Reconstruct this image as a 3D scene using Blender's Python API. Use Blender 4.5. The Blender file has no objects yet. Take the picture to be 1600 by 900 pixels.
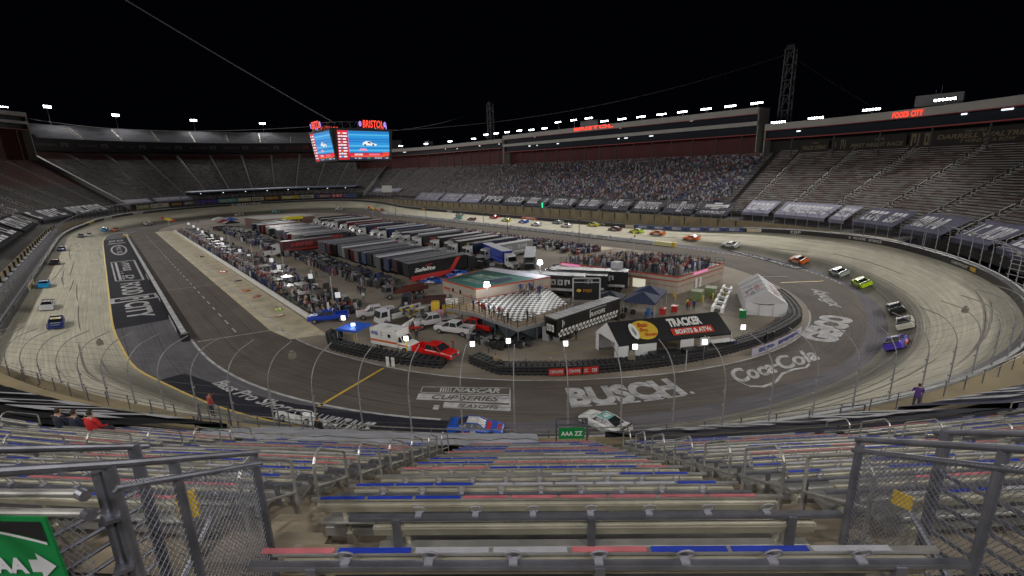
import bpy, bmesh, math, random
import numpy as np
from mathutils import Vector, Matrix
R = random.Random(7)
D = bpy.data
scene = bpy.context.scene
COL = scene.collection
rad = math.radians
# ------------------------------------------------------------------ camera
cam = D.objects.new('camera', D.cameras.new('camera')); COL.objects.link(cam)
cam.matrix_world = Matrix(((-0.6575772, 0.1679897, -0.7344193, -71.709),
                           (-0.7528066, -0.1847760, 0.6317754, 66.310),
                           (-0.0295713, 0.9683167, 0.2479682, 22.5916), (0, 0, 0, 1)))
cam.data.sensor_width = 36.0
cam.data.lens = 726.5 / 1600 * 36.0
cam.data.clip_start = 0.05; cam.data.clip_end = 4000
scene.camera = cam
# ------------------------------------------------------------------ night sky and exposure
w = D.worlds.new('World'); scene.world = w; w.use_nodes = True
bg = w.node_tree.nodes['Background']
bg.inputs['Color'].default_value = (0.08, 0.10, 0.22, 1); bg.inputs['Strength'].default_value = 0.006
vs = scene.view_settings
vs.view_transform = 'Standard'; vs.look = 'None'; vs.gamma = 1; vs.exposure = 0.0; vs.use_curve_mapping = False
scene.cycles.max_bounces = 4; scene.cycles.diffuse_bounces = 2; scene.cycles.glossy_bounces = 2
scene.cycles.use_light_tree = True
scene.cycles.sample_clamp_indirect = 4.0
FLOOD_W = 25000.0          # power of one floodlight bank
FLOOD_RGB = (1.0, 0.965, 0.915)
# ------------------------------------------------------------------ materials
MATS = {}
def mat(name, col, rough=0.6, metal=0.0, noise=0.0, nscale=1.0, emit=None, estr=1.0, objcol=False, spec=None, bump=0.0):
    if name in MATS: return MATS[name]
    m = D.materials.new(name); m.use_nodes = True; nt = m.node_tree; b = nt.nodes['Principled BSDF']
    b.inputs['Base Color'].default_value = (*col, 1); b.inputs['Roughness'].default_value = rough; b.inputs['Metallic'].default_value = metal
    if spec is not None: b.inputs['Specular IOR Level'].default_value = spec
    src = None
    if objcol:
        oi = nt.nodes.new('ShaderNodeObjectInfo'); src = oi.outputs['Color']
    if noise > 0:
        tc = nt.nodes.new('ShaderNodeTexCoord'); n = nt.nodes.new('ShaderNodeTexNoise'); n.inputs['Scale'].default_value = nscale; n.inputs['Detail'].default_value = 5
        nt.links.new(tc.outputs['Object'], n.inputs['Vector'])
        mr = nt.nodes.new('ShaderNodeMapRange'); mr.inputs['From Min'].default_value = 0.3; mr.inputs['From Max'].default_value = 0.7
        mr.inputs['To Min'].default_value = 1 - noise; mr.inputs['To Max'].default_value = 1 + noise
        nt.links.new(n.outputs['Fac'], mr.inputs['Value'])
        mx = nt.nodes.new('ShaderNodeVectorMath'); mx.operation = 'SCALE'
        if src: nt.links.new(src, mx.inputs[0])
        else: mx.inputs[0].default_value = col
        nt.links.new(mr.outputs['Result'], mx.inputs['Scale']); src = mx.outputs['Vector']
        if bump:
            bp = nt.nodes.new('ShaderNodeBump'); bp.inputs['Strength'].default_value = bump
            nt.links.new(n.outputs['Fac'], bp.inputs['Height']); nt.links.new(bp.outputs['Normal'], b.inputs['Normal'])
    if src: nt.links.new(src, b.inputs['Base Color'])
    if emit:
        b.inputs['Emission Color'].default_value = (*emit, 1); b.inputs['Emission Strength'].default_value = estr
    MATS[name] = m; return m
WHITE = mat('white_paint', (.72, .72, .70), .5, noise=.08, nscale=.8)
OFFW = mat('worn_white_paint', (.45, .45, .46), .85, noise=.34, nscale=.9, spec=.2)
BLACK = mat('black_vinyl', (.018, .018, .02), .45)
DGREY = mat('dark_grey', (.05, .05, .055), .6, noise=.15, nscale=2)
GREY = mat('mid_grey', (.22, .22, .23), .6, noise=.12, nscale=2)
LGREY = mat('light_grey', (.42, .43, .45), .55, noise=.1, nscale=1)
GALV = mat('galvanised_steel', (.23, .235, .275), .42, .75, noise=.22, nscale=6)
ALU = mat('brushed_aluminium', (.45, .44, .42), .40, .7, noise=.30, nscale=3)
CREAM = mat('anodised_cream_aluminium', (.50, .475, .38), .36, .55, noise=.28, nscale=3)
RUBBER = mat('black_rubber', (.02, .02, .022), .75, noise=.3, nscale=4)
GLASS = mat('dark_glass', (.015, .018, .022), .25, spec=.5)
RED = mat('red_paint', (.50, .03, .025), .4)
BLUE = mat('blue_paint', (.03, .07, .42), .4)
YEL = mat('yellow_paint', (.62, .42, .04), .5)
GREEN = mat('green_vinyl', (.01, .21, .055), .4)
TEAL = mat('teal_vinyl', (.01, .13, .11), .5, noise=.1)
NAVY = mat('navy_canvas', (.035, .045, .10), .8, noise=.15, nscale=2)
TAN = mat('tan_siding', (.42, .36, .30), .7, noise=.08, nscale=1)
REDTRIM = mat('red_trim', (.42, .06, .035), .5)
SEATRED = mat('seat_red', (.42, .12, .14), .5, noise=.30, nscale=4)
SEATBLUE = mat('seat_blue', (.012, .035, .34), .5, noise=.30, nscale=4)
SEATWHITE = mat('seat_silver', (.55, .55, .60), .35, .4, noise=.12, nscale=9)
PAINT = mat('car_paint', (1, 1, 1), .28, objcol=True)
PAINT.node_tree.nodes['Principled BSDF'].inputs['Coat Weight'].default_value = .4
CLOTH = mat('shirt_cloth', (1, 1, 1), .85, objcol=True)
SKIN = mat('skin', (.42, .26, .19), .6)
HAIR = mat('hair', (.035, .025, .02), .8)
DENIM = mat('dark_trousers', (.045, .05, .07), .85)
LAMP = mat('floodlight_glow', (1, 1, 1), .4, emit=(.92, .97, 1.0), estr=22)
PANELLAMP = mat('panel_lamp_glow', (1, 1, 1), .4, emit=(1.0, .98, .93), estr=1.7)
SCREENW = mat('pit_screen_glow', (.8, .8, .8), .4, emit=(.9, .95, 1), estr=.32)
LEDRED = mat('led_red', (.1, 0, 0), .5, emit=(1, .06, .03), estr=1.6)
LEDPURP = mat('led_purple', (.1, 0, .1), .5, emit=(.42, .25, .9), estr=1.4)
LEDPINK = mat('led_pink', (.1, 0, .1), .5, emit=(1, .45, .7), estr=1.3)
# ------------------------------------------------------------------ mesh helpers
class MB:
    def __init__(s): s.v = []; s.f = []; s.m = []
    def add(s, vs, fs, m=0):
        o = len(s.v); s.v += [tuple(map(float, p)) for p in vs]
        for f in fs: s.f.append([i + o for i in f]); s.m.append(m)
        return s
    def hexa(s, b, t, m=0):     # bottom 4, top 4 (same winding, counterclockwise from above)
        return s.add(list(b) + list(t), [(3, 2, 1, 0), (4, 5, 6, 7), (0, 1, 5, 4), (1, 2, 6, 5), (2, 3, 7, 6), (3, 0, 4, 7)], m)
    def box(s, c, d, rz=0.0, m=0, taper=1.0):
        cx, cy, cz = c; x, y, z = d[0] / 2, d[1] / 2, d[2] / 2; co, si = math.cos(rz), math.sin(rz)
        def q(a, b_, k, h): a *= k; b_ *= k; return (cx + a * co - b_ * si, cy + a * si + b_ * co, cz + h)
        P4 = [(-x, -y), (x, -y), (x, y), (-x, y)]
        return s.hexa([q(a, b_, 1, -z) for a, b_ in P4], [q(a, b_, taper, z) for a, b_ in P4], m)
    def tube(s, p, q, r, n=6, m=0, r2=None, cap=True):
        p = Vector(p); q = Vector(q); d = q - p
        if d.length < 1e-6: return s
        a = d.orthogonal().normalized(); b = d.normalized().cross(a); r2 = r if r2 is None else r2
        vs = []
        for c, rr in ((p, r), (q, r2)):
            for i in range(n):
                t = 2 * math.pi * i / n; vs.append(c + a * math.cos(t) * rr + b * math.sin(t) * rr)
        fs = [(i, (i + 1) % n, n + (i + 1) % n, n + i) for i in range(n)]
        if cap: fs += [tuple(range(n))[::-1], tuple(range(n, 2 * n))]
        return s.add(vs, fs, m)
    def path(s, pts, r, n=6, m=0, closed=False):
        pts = [Vector(p) for p in pts]; k = len(pts); vs = []; prev = None
        for i, p in enumerate(pts):
            d = (pts[(i + 1) % k] if (closed or i < k - 1) else p) - (pts[i - 1] if (closed or i > 0) else p)
            d.normalize()
            a = d.orthogonal().normalized() if prev is None else (prev - d * prev.dot(d)).normalized()
            prev = a; b = d.cross(a)
            for j in range(n):
                t = 2 * math.pi * j / n; vs.append(p + a * math.cos(t) * r + b * math.sin(t) * r)
        fs = []
        for i in range(k if closed else k - 1):
            i2 = (i + 1) % k
            fs += [(i * n + j, i * n + (j + 1) % n, i2 * n + (j + 1) % n, i2 * n + j) for j in range(n)]
        if not closed: fs += [tuple(range(n))[::-1], tuple(range((k - 1) * n, k * n))]
        return s.add(vs, fs, m)
    def loft(s, rows, m=0, cap=True, closed=True, mf=None):
        n = len(rows[0]); vs = [p for r in rows for p in r]; o = len(s.v)
        s.v += [tuple(map(float, p)) for p in vs]
        for i in range(len(rows) - 1):
            for j in range(n if closed else n - 1):
                j2 = (j + 1) % n
                s.f.append([o + i * n + j, o + i * n + j2, o + (i + 1) * n + j2, o + (i + 1) * n + j]); s.m.append(mf(i, j) if mf else m)
        if cap and closed:
            s.f.append([o + j for j in range(n)][::-1]); s.m.append(m)
            s.f.append([o + (len(rows) - 1) * n + j for j in range(n)]); s.m.append(m)
        return s
    def prism(s, prof, y0, y1, m=0, inset=0.0):    # side profile (x,z) extruded along y
        n = len(prof); vs = [(x, y0, z) for x, z in prof] + [(x, y1, z) for x, z in prof]
        fs = [tuple(range(n)), tuple(range(n, 2 * n))[::-1]] + [(i, i + n, (i + 1) % n + n, (i + 1) % n) for i in range(n)]
        return s.add(vs, fs, m)
    def disc(s, c, r, ax, n=12, m=0):
        ax = Vector(ax).normalized(); a = ax.orthogonal().normalized(); b = ax.cross(a); c = Vector(c)
        return s.add([c + (a * math.cos(2 * math.pi * i / n) + b * math.sin(2 * math.pi * i / n)) * r for i in range(n)], [tuple(range(n))], m)
    def build(s, name, mats, parent=None, world=False, smooth=False, bevel=0.0, fix=True):
        me = D.meshes.new(name)
        vs = s.v
        if world and parent is not None:
            inv = parent.matrix_basis.inverted(); vs = [tuple(inv @ Vector(p)) for p in vs]
        me.from_pydata(vs, [], s.f)
        if not isinstance(mats, (list, tuple)): mats = [mats]
        for m in mats: me.materials.append(m)
        me.polygons.foreach_set('material_index', s.m)
        if fix:
            bm = bmesh.new(); bm.from_mesh(me); bmesh.ops.recalc_face_normals(bm, faces=bm.faces); bm.to_mesh(me); bm.free()
        if smooth: me.polygons.foreach_set('use_smooth', [True] * len(me.polygons))
        o = D.objects.new(name, me); COL.objects.link(o)
        if parent is not None: o.parent = parent
        if bevel:
            md = o.modifiers.new('Bevel', 'BEVEL'); md.width = bevel; md.segments = 2; md.limit_method = 'ANGLE'
        return o
def tag(o, label=None, cat=None, group=None, kind=None):
    if label: o['label'] = label
    if cat: o['category'] = cat
    if group: o['group'] = group
    if kind: o['kind'] = kind
    return o
def thing(name, label, cat, loc=(0, 0, 0), rz=0.0, group=None, kind=None):
    o = D.objects.new(name, None); COL.objects.link(o); o.location = loc; o.rotation_euler = (0, 0, rz)
    o.matrix_basis = Matrix.Translation(loc) @ Matrix.Rotation(rz, 4, 'Z')
    o.empty_display_size = .3
    return tag(o, label, cat, group, kind)
def copy_tree(o, parent=None, color=None):
    c = o.copy(); COL.objects.link(c)
    if parent is not None: c.parent = parent
    if color is not None: c.color = color
    for ch in o.children: copy_tree(ch, c, color)
    return c
def place(o, loc, rz=0.0, rot=None):
    o.location = loc; o.rotation_euler = rot if rot else (0, 0, rz); return o
def setcolor(o, col):
    o.color = (*col, 1)
    for ch in o.children: setcolor(ch, col)
# ------------------------------------------------------------------ writing
_TX = {}
def glyphs(txt, bold=0.0, shear=0.0):
    k = (txt, bold, shear)
    if k in _TX: return _TX[k]
    cu = D.curves.new('t', 'FONT'); cu.body = txt; cu.size = 1; cu.offset = bold; cu.shear = shear; cu.resolution_u = 3; cu.align_x = 'LEFT'
    if '\n' in txt: cu.align_x = 'CENTER'; cu.space_line = .8
    ob = D.objects.new('t', cu); COL.objects.link(ob)
    dg = bpy.context.evaluated_depsgraph_get(); me = D.meshes.new_from_object(ob.evaluated_get(dg))
    bm = bmesh.new(); bm.from_mesh(me); bmesh.ops.remove_doubles(bm, verts=bm.verts, dist=1e-5)
    bmesh.ops.subdivide_edges(bm, edges=[e for e in bm.edges if e.calc_length() > .35], cuts=1)
    vs = [(v.co.x, v.co.y) for v in bm.verts]; bm.verts.index_update(); fs = [[v.index for v in f.verts] for f in bm.faces]; bm.free()
    D.objects.remove(ob); D.meshes.remove(me); D.curves.remove(cu)
    xs = [a for a, _ in vs]; ys = [b for _, b in vs]; x0, x1, y0, y1 = min(xs), max(xs), min(ys), max(ys)
    vs = [((a - x0) / (x1 - x0), (b - y0) / (y1 - y0)) for a, b in vs]
    _TX[k] = (vs, fs); return _TX[k]
def put_text(mb, txt, fn, box=(0, 0, 1, 1), bold=.02, shear=0.0, m=0):
    "writing mapped by fn(u, v) -> point, into box (u0, v0, u1, v1), v up"
    vs, fs = glyphs(txt, bold, shear); u0, v0, u1, v1 = box
    mb.add([fn(u0 + a * (u1 - u0), v0 + b * (v1 - v0)) for a, b in vs], fs, m); return mb
def rect(mb, fn, u0, v0, u1, v1, m=0, n=1):
    for i in range(n):
        a = u0 + (u1 - u0) * i / n; b = u0 + (u1 - u0) * (i + 1) / n
        mb.add([fn(a, v0), fn(b, v0), fn(b, v1), fn(a, v1)], [(0, 1, 2, 3)], m)
    return mb
def bq(TL, TR, BR, BL, dz=0.0):
    TL, TR, BR, BL = [Vector(p if len(p) == 3 else (*p, 0)) for p in (TL, TR, BR, BL)]
    def fn(u, v): return (BL * (1 - u) + BR * u) * (1 - v) + (TL * (1 - u) + TR * u) * v + Vector((0, 0, dz))
    return fn
def scribble(mb, fn, box, seed=0, m=0, n=9):
    "strokes of letters too small to be read"
    r = random.Random(seed); u0, v0, u1, v1 = box; w = (u1 - u0) / n
    for i in range(n):
        a = u0 + i * w; k = r.random()
        if k < .12: continue
        rect(mb, fn, a + w * .1, v0, a + w * .35, v1, m)
        if k > .3: rect(mb, fn, a + w * .35, v1 - (v1 - v0) * .25, a + w * .85, v1, m)
        if k > .55: rect(mb, fn, a + w * .35, v0, a + w * .85, v0 + (v1 - v0) * .25, m)
        if .2 < k < .8: rect(mb, fn, a + w * .6, v0 + (v1 - v0) * .25, a + w * .85, v1 - (v1 - v0) * .25, m)
    return mb
# ------------------------------------------------------------------ the oval as rings
XF=190.0
def itp(x,T):
    return float(np.interp(x,[a for a,_ in T],[b for _,b in T]))
# radial tables for the near turn, direction angle 90 (front straight) .. 270 (back straight)
T_W=[(90,79.6),(99,75.9),(107,73.8),(116,72.7),(126,72.3),(180,72.2),(210,71.9),(240,70.9),(255,70.2),(270,69.7)]
T_ZW=[(90,2.0),(100,3.4),(112,5.0),(128,5.6),(228,5.6),(250,4.2),(270,2.2)]
T_Y=[(90,67.3),(95,65.6),(100,64.8),(111,64.0),(130,62.6),(150,61.4),(190,61.0),(225,61.2),(250,60.0),(270,57.5)]
T_L2=[(90,59.9),(97,59.6),(150,59.2),(163,59.0),(176,59.5),(190,58.5),(205,59.0),(217,59.8),(235,58.0),(255,54.5),(270,53.2)]
T_L1=[(90,49.2),(110,49.0),(129,50.4),(147,51.2),(164,52.6),(176,53.0),(189,52.2),(202,50.6),(215,47.6),(240,44.0),(270,42.0)]
def stations():
    K=[]
    for x in np.arange(XF,0,-4.0): K.append(('f',float(x)))
    for a in np.arange(90,270,3.0): K.append(('n',float(a)))
    for x in np.arange(0,XF,4.0): K.append(('b',float(x)))
    for a in np.arange(270,90,-3.0): K.append(('r',float(a)))
    return K
def ring(T,K,front,back):
    out=[]
    for k,v in K:
        if k=='n':
            r=itp(v,T); a=math.radians(v); out.append((r*math.cos(a),r*math.sin(a)))
        elif k=='r':
            r=itp(v,T); a=math.radians(v); out.append((XF-r*math.cos(a),r*math.sin(a)))
        elif k=='f':
            e=min(v,XF-v); w=min(1,e/24.0); w=w*w*(3-2*w); y=itp(90,T)*(1-w)+front*w; out.append((v,y))
        else:
            e=min(v,XF-v); w=min(1,e/24.0); w=w*w*(3-2*w); y=itp(270,T)*(1-w)+back*w; out.append((v,-y))
    return np.array(out)
def zring(T,K,front,back):
    out=[]
    for k,v in K:
        if k in 'nr': out.append(itp(v,T))
        else:
            e=min(v,XF-v); w=min(1,e/24.0)
            b=90 if k=='f' else 270; s=front if k=='f' else back
            out.append(itp(b,T)*(1-w)+s*w)
    return np.array(out)
def smooth(a,n=3):
    for _ in range(n): a=.5*a+.25*(np.roll(a,1,0)+np.roll(a,-1,0))
    return a
KEYS=stations()
RW=smooth(ring(T_W,KEYS,80.6,69.6),4); ZW=smooth(zring(T_ZW,KEYS,1.4,1.6),3)
RY=smooth(ring(T_Y,KEYS,68.6,55.0)); RL2=smooth(ring(T_L2,KEYS,60.2,52.6),2); RL1=smooth(ring(T_L1,KEYS,49.2,42.0))
NS=len(KEYS)
_T=np.roll(RW,-1,0)-np.roll(RW,1,0); _T/=np.linalg.norm(_T,axis=1)[:,None]
NW=np.stack([_T[:,1],-_T[:,0]],1)      # outward normal (stations run counterclockwise)
_seg=np.hypot(*(np.roll(RW,-1,0)-RW).T); SARC=np.r_[0,np.cumsum(_seg)]; SL=float(SARC[-1])
def _at(A,s):
    s=s%SL; i=int(np.searchsorted(SARC,s,side='right')-1)%NS; t=(s-SARC[i])/_seg[i]
    return A[i]*(1-t)+A[(i+1)%NS]*t
def P(s,d,z):
    "point outside the track wall: s metres along, d metres outward, height z"
    p=_at(RW,s); n=_at(NW,s); n=n/np.linalg.norm(n); return (p[0]+n[0]*d,p[1]+n[1]*d,z)
def S(x,y):
    "arc position of the wall point nearest to x,y"
    best=None
    for i in range(NS):
        a=RW[i]; b=RW[(i+1)%NS]; ab=b-a; t=max(0,min(1,float(((x-a[0])*ab[0]+(y-a[1])*ab[1])/(ab@ab)))); q=a+ab*t
        dd=math.hypot(q[0]-x,q[1]-y)
        if best is None or dd<best[0]: best=(dd,SARC[i]+t*_seg[i])
    return best[1]
def bank(s,f):
    "point on the banked track, f=0 low edge, f=1 at the wall"
    a=_at(RY,s); b=_at(RW,s); z=float(_at(ZW,s)); p=a*(1-f)+b*f; return (float(p[0]),float(p[1]),max(0.0,z*f))
def heading(s):
    a=_at(RW,s-1); b=_at(RW,s+1); return math.atan2(b[1]-a[1],b[0]-a[0])
# ------------------------------------------------------------------ ground, pit road, apron, banked track
def track_mat(name, col, v_dark=None, joints=False, groove=0.0):
    m = D.materials.new(name); m.use_nodes = True; nt = m.node_tree; N = nt.nodes; L = nt.links; b = N['Principled BSDF']
    b.inputs['Roughness'].default_value = .85; b.inputs['Specular IOR Level'].default_value = .25
    uv = N.new('ShaderNodeUVMap'); uv.uv_map = 'UVMap'
    sep = N.new('ShaderNodeSeparateXYZ'); L.new(uv.outputs['UV'], sep.inputs[0])
    # long streaks along the lap: compress u
    mp = N.new('ShaderNodeMapping'); mp.inputs['Scale'].default_value = (.018, 1.5, 1); L.new(uv.outputs['UV'], mp.inputs['Vector'])
    n1 = N.new('ShaderNodeTexNoise'); n1.inputs['Scale'].default_value = 3.0; n1.inputs['Detail'].default_value = 7; n1.inputs['Roughness'].default_value = .62; L.new(mp.outputs[0], n1.inputs['Vector'])
    mp2 = N.new('ShaderNodeMapping'); mp2.inputs['Scale'].default_value = (.12, .35, 1); L.new(uv.outputs['UV'], mp2.inputs['Vector'])
    n2 = N.new('ShaderNodeTexNoise'); n2.inputs['Scale'].default_value = 1.2; n2.inputs['Detail'].default_value = 8; n2.inputs['Roughness'].default_value = .65; L.new(mp2.outputs[0], n2.inputs['Vector'])
    def mr(src, a, b_, c, d):
        k = N.new('ShaderNodeMapRange'); k.inputs['From Min'].default_value = a; k.inputs['From Max'].default_value = b_; k.inputs['To Min'].default_value = c; k.inputs['To Max'].default_value = d
        L.new(src, k.inputs['Value']); return k.outputs['Result']
    def mul(a, b_):
        k = N.new('ShaderNodeMath'); k.operation = 'MULTIPLY'
        for i, s_ in enumerate((a, b_)):
            if isinstance(s_, float): k.inputs[i].default_value = s_
            else: L.new(s_, k.inputs[i])
        return k.outputs[0]
    f = mul(mr(n1.outputs['Fac'], .3, .72, .72, 1.18), mr(n2.outputs['Fac'], .3, .7, .82, 1.16))
    if groove:     # rubber laid down by the cars: a dark groove across the lane, second UV map carries the lane position
        u2 = N.new('ShaderNodeUVMap'); u2.uv_map = 'Lane'; s2 = N.new('ShaderNodeSeparateXYZ'); L.new(u2.outputs['UV'], s2.inputs[0])
        cr = N.new('ShaderNodeValToRGB'); e = cr.color_ramp.elements
        e[0].position = 0; e[0].color = (.42, .42, .42, 1); e[1].position = 1; e[1].color = (.95, .95, .95, 1)
        for p_, c_ in ((.10, .26), (.20, .22), (.29, .42), (.38, .88), (.60, 1.0), (.72, .93), (.80, 1.0)):
            k = e.new(p_); k.color = (c_, c_, c_, 1)
        dn = N.new('ShaderNodeMath'); dn.operation = 'MULTIPLY_ADD'; L.new(n1.outputs['Fac'], dn.inputs[0]); dn.inputs[1].default_value = .22; dn.inputs[2].default_value = -.11
        ad = N.new('ShaderNodeMath'); ad.operation = 'ADD'; L.new(s2.outputs['Y'], ad.inputs[0]); L.new(dn.outputs[0], ad.inputs[1]); L.new(ad.outputs[0], cr.inputs['Fac'])
        mxg = N.new('ShaderNodeMix'); mxg.data_type = 'FLOAT'; mxg.inputs[2].default_value = 1.0; L.new(cr.outputs['Color'], mxg.inputs[3]); L.new(s2.outputs['X'], mxg.inputs[0])
        f = mul(f, mxg.outputs[0])
    if joints == 'soft':      # paving seams along the lap, and the odd patch
        fr3 = N.new('ShaderNodeMath'); fr3.operation = 'FRACT'; L.new(mul(sep.outputs['Y'], 1 / 3.7), fr3.inputs[0])
        lt3 = N.new('ShaderNodeMath'); lt3.operation = 'GREATER_THAN'; L.new(fr3.outputs[0], lt3.inputs[0]); lt3.inputs[1].default_value = .965
        f = mul(f, mr(lt3.outputs[0], 0, 1, 1, .62))
        vo = N.new('ShaderNodeTexVoronoi'); vo.inputs['Scale'].default_value = .07; L.new(uv.outputs['UV'], vo.inputs['Vector']); sx_ = N.new('ShaderNodeSeparateXYZ'); L.new(vo.outputs['Color'], sx_.inputs[0])
        f = mul(f, mr(sx_.outputs['X'], 0, 1, .88, 1.1))
    elif joints:
        fr = N.new('ShaderNodeMath'); fr.operation = 'FRACT'; mj = mul(sep.outputs['X'], 1 / 4.0); L.new(mj, fr.inputs[0])
        lt = N.new('ShaderNodeMath'); lt.operation = 'GREATER_THAN'; L.new(fr.outputs[0], lt.inputs[0]); lt.inputs[1].default_value = .985
        f = mul(f, mr(lt.outputs[0], 0, 1, 1, .72))
        fr2 = N.new('ShaderNodeMath'); fr2.operation = 'FRACT'; mj2 = mul(sep.outputs['Y'], 1 / 3.2); L.new(mj2, fr2.inputs[0])
        lt2 = N.new('ShaderNodeMath'); lt2.operation = 'GREATER_THAN'; L.new(fr2.outputs[0], lt2.inputs[0]); lt2.inputs[1].default_value = .98
        f = mul(f, mr(lt2.outputs[0], 0, 1, 1, .85))
    vm = N.new('ShaderNodeVectorMath'); vm.operation = 'SCALE'; vm.inputs[0].default_value = col; L.new(f, vm.inputs['Scale'])
    L.new(vm.outputs['Vector'], b.inputs['Base Color'])
    MATS[name] = m; return m
def strip(name, A, B, za, zb, m, nsub=1, zoff=0.0, i0=0, i1=None, lane=None, kind='structure'):
    i1 = NS if i1 is None else i1; cl = (i0 == 0 and i1 == NS); idx = list(range(i0, i1 + 1))
    vs = []; uvs = []; lan = []
    for i in idx:
        j = i % NS
        for k in range(nsub + 1):
            t = k / nsub; p = A[j] * (1 - t) + B[j] * t
            vs.append((p[0], p[1], za[j] * (1 - t) + zb[j] * t + zoff)); uvs.append((float(SARC[i] if i <= NS else 0), t * float(np.hypot(*(B[j] - A[j]))))); lan.append((1.0 if lane is None else float(lane[j]), t))
    fs = []
    for a in range(len(idx) - 1):
        for k in range(nsub): o = a * (nsub + 1) + k; fs.append((o, o + nsub + 1, o + nsub + 2, o + 1))
    me = D.meshes.new(name); me.from_pydata(vs, [], fs); me.materials.append(m)
    u = me.uv_layers.new(name='UVMap'); u2 = me.uv_layers.new(name='Lane')
    for l in me.loops: u.data[l.index].uv = uvs[l.vertex_index]; u2.data[l.index].uv = lan[l.vertex_index]
    bm = bmesh.new(); bm.from_mesh(me); bmesh.ops.recalc_face_normals(bm, faces=bm.faces)
    if bm.faces[0].normal.z < 0 and abs(bm.faces[0].normal.z) > .05: bmesh.ops.reverse_faces(bm, faces=bm.faces)
    bm.to_mesh(me); bm.free()
    me.polygons.foreach_set('use_smooth', [True] * len(me.polygons))
    o = D.objects.new(name, me); COL.objects.link(o); o['kind'] = kind; return o
Z0 = np.zeros(NS)
CONC = track_mat('banked_concrete', (.56, .53, .42), joints=True, groove=1)
ASPH = track_mat('apron_asphalt', (.130, .122, .140), joints='soft')
BROWN = track_mat('pit_road_asphalt', (.120, .102, .087), joints='soft')
# lane darkness: strong in the turns, faint on the straights
LANE = smooth(np.array([1.0 if k in 'nr' else .15 for k, _ in KEYS]), 6)
i90 = [i for i, k in enumerate(KEYS) if k == ('n', 90.0)][0]
strip('race_track', RY, RW, Z0, ZW, CONC, 6, lane=LANE)
strip('apron', RL2, RY, Z0, Z0, ASPH)
strip('pit_road', RL1, RL2, Z0, Z0, BROWN)
gm = mat('infield_asphalt', (.25, .215, .172), .85, noise=.30, nscale=.09)
mb = MB(); pts = [(p[0], p[1], 0) for p in RL1]; mb.add(pts, [tuple(range(NS))]); tag(mb.build('infield_ground', gm, fix=False), kind='structure')
g2 = MB(); g2.add([(-1500, -1500, -.6), (1700, -1500, -.6), (1700, 1500, -.6), (-1500, 1500, -.6)], [(0, 1, 2, 3)])
tag(g2.build('ground', mat('dark_soil', (.05, .05, .04), .9, noise=.2, nscale=.05), fix=False), kind='structure')
# pale concrete pit stalls on both straights, a sheet laid over the infield
stall = mat('stall_concrete', (.54, .47, .33), .8, noise=.22, nscale=.35)
mb = MB(); mb.add([(-5, 45, .008), (188, 44.2, .008), (190, 50.6, .008), (3, 50.6, .008), (-3.5, 49.6, .008)], [(0, 1, 2, 3, 4)])
tag(mb.build('pit_stalls', stall, fix=False), kind='structure')
mb = MB(); mb.add([(8, -36, .008), (8, -40.8, .008), (185, -42.2, .008), (185, -36, .008)], [(0, 1, 2, 3)])
tag(mb.build('back_pit_stalls', stall, fix=False), kind='structure')
# painted lines (one mesh per line system, surface marking of the road)
def line(mb, pts, w=.15, z=.016, m=0):
    for a, b in zip(pts[:-1], pts[1:]):
        a = Vector((a[0], a[1])); b = Vector((b[0], b[1])); d = (b - a).normalized(); n = Vector((-d.y, d.x)) * w / 2
        mb.add([(a.x - n.x, a.y - n.y, z), (b.x - n.x, b.y - n.y, z), (b.x + n.x, b.y + n.y, z), (a.x + n.x, a.y + n.y, z)], [(0, 1, 2, 3)], m)
def arcpts(A, k0, k1): return [tuple(A[i % NS]) for i in range(k0, k1)]
i270 = [i for i, k in enumerate(KEYS) if k == ('b', 0.0)][0]
mb = MB()
line(mb, [(176, 49.3), (100, 49.25), (0, 49.3)] + arcpts(RL1 + 0.0, i90 + 1, i90 + 36), .22)
line(mb, [(176, 48.7), (60, 48.65), (3, 48.7)], .12)
line(mb, [(7.4, 60.1), (3, 60.0)] + arcpts(RL2, i90, i90 + 14), .3)
for x in np.arange(6, 176, 5.5): line(mb, [(x, 54.6), (x + 2.6, 54.6)], .2)
for i in range(i90 + 42, i270, 1):
    p, q = RL2[i], RL2[i + 1]
    for t in (0, .5): line(mb, [p * (1 - t) + q * t - 0, p * (1 - t - .3) + q * (t + .3)], .3)
for x in np.arange(0, 60, 3.2): line(mb, [(x, -53.2), (x + 1.9, -53.1)], .25)
line(mb, [(5.3, 59.6), (2.8, 49.9), (-5.7, 45.3)], .2); line(mb, [(48, 60), (46, 50)], .14); line(mb, [(98, 60), (96, 50)], .14)
line(mb, [(-33.7, -30.2), (-39.2, -35.0)], .25)
for x in np.arange(8, 176, 8.2): line(mb, [(x, 48.6), (x - .4, 45.2)], .1)
pl = mb.build('pit_road_lines', OFFW, fix=False); tag(pl, kind='structure')
mb = MB(); line(mb, [(-22.4, 44.5), (-26.5, 53.6)], .35); line(mb, [(26, 28), (120, 33)], .12); line(mb, [(-40, -28.8), (-45.3, -35.3)], .3); line(mb, [(-20, 31), (-37, 17), (-52, 6)], .12); line(mb, [(-33, 28), (-44, 4)], .1)
for a, b in zip(range(0, i90 + 13), range(1, i90 + 14)):
    if KEYS[a % NS][0] == 'f' and KEYS[a % NS][1] > 186: continue
    line(mb, [RY[a] - 0, RY[b] - 0], .3, .02)
tag(mb.build('yellow_lines', YEL, fix=False), kind='structure')
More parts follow.
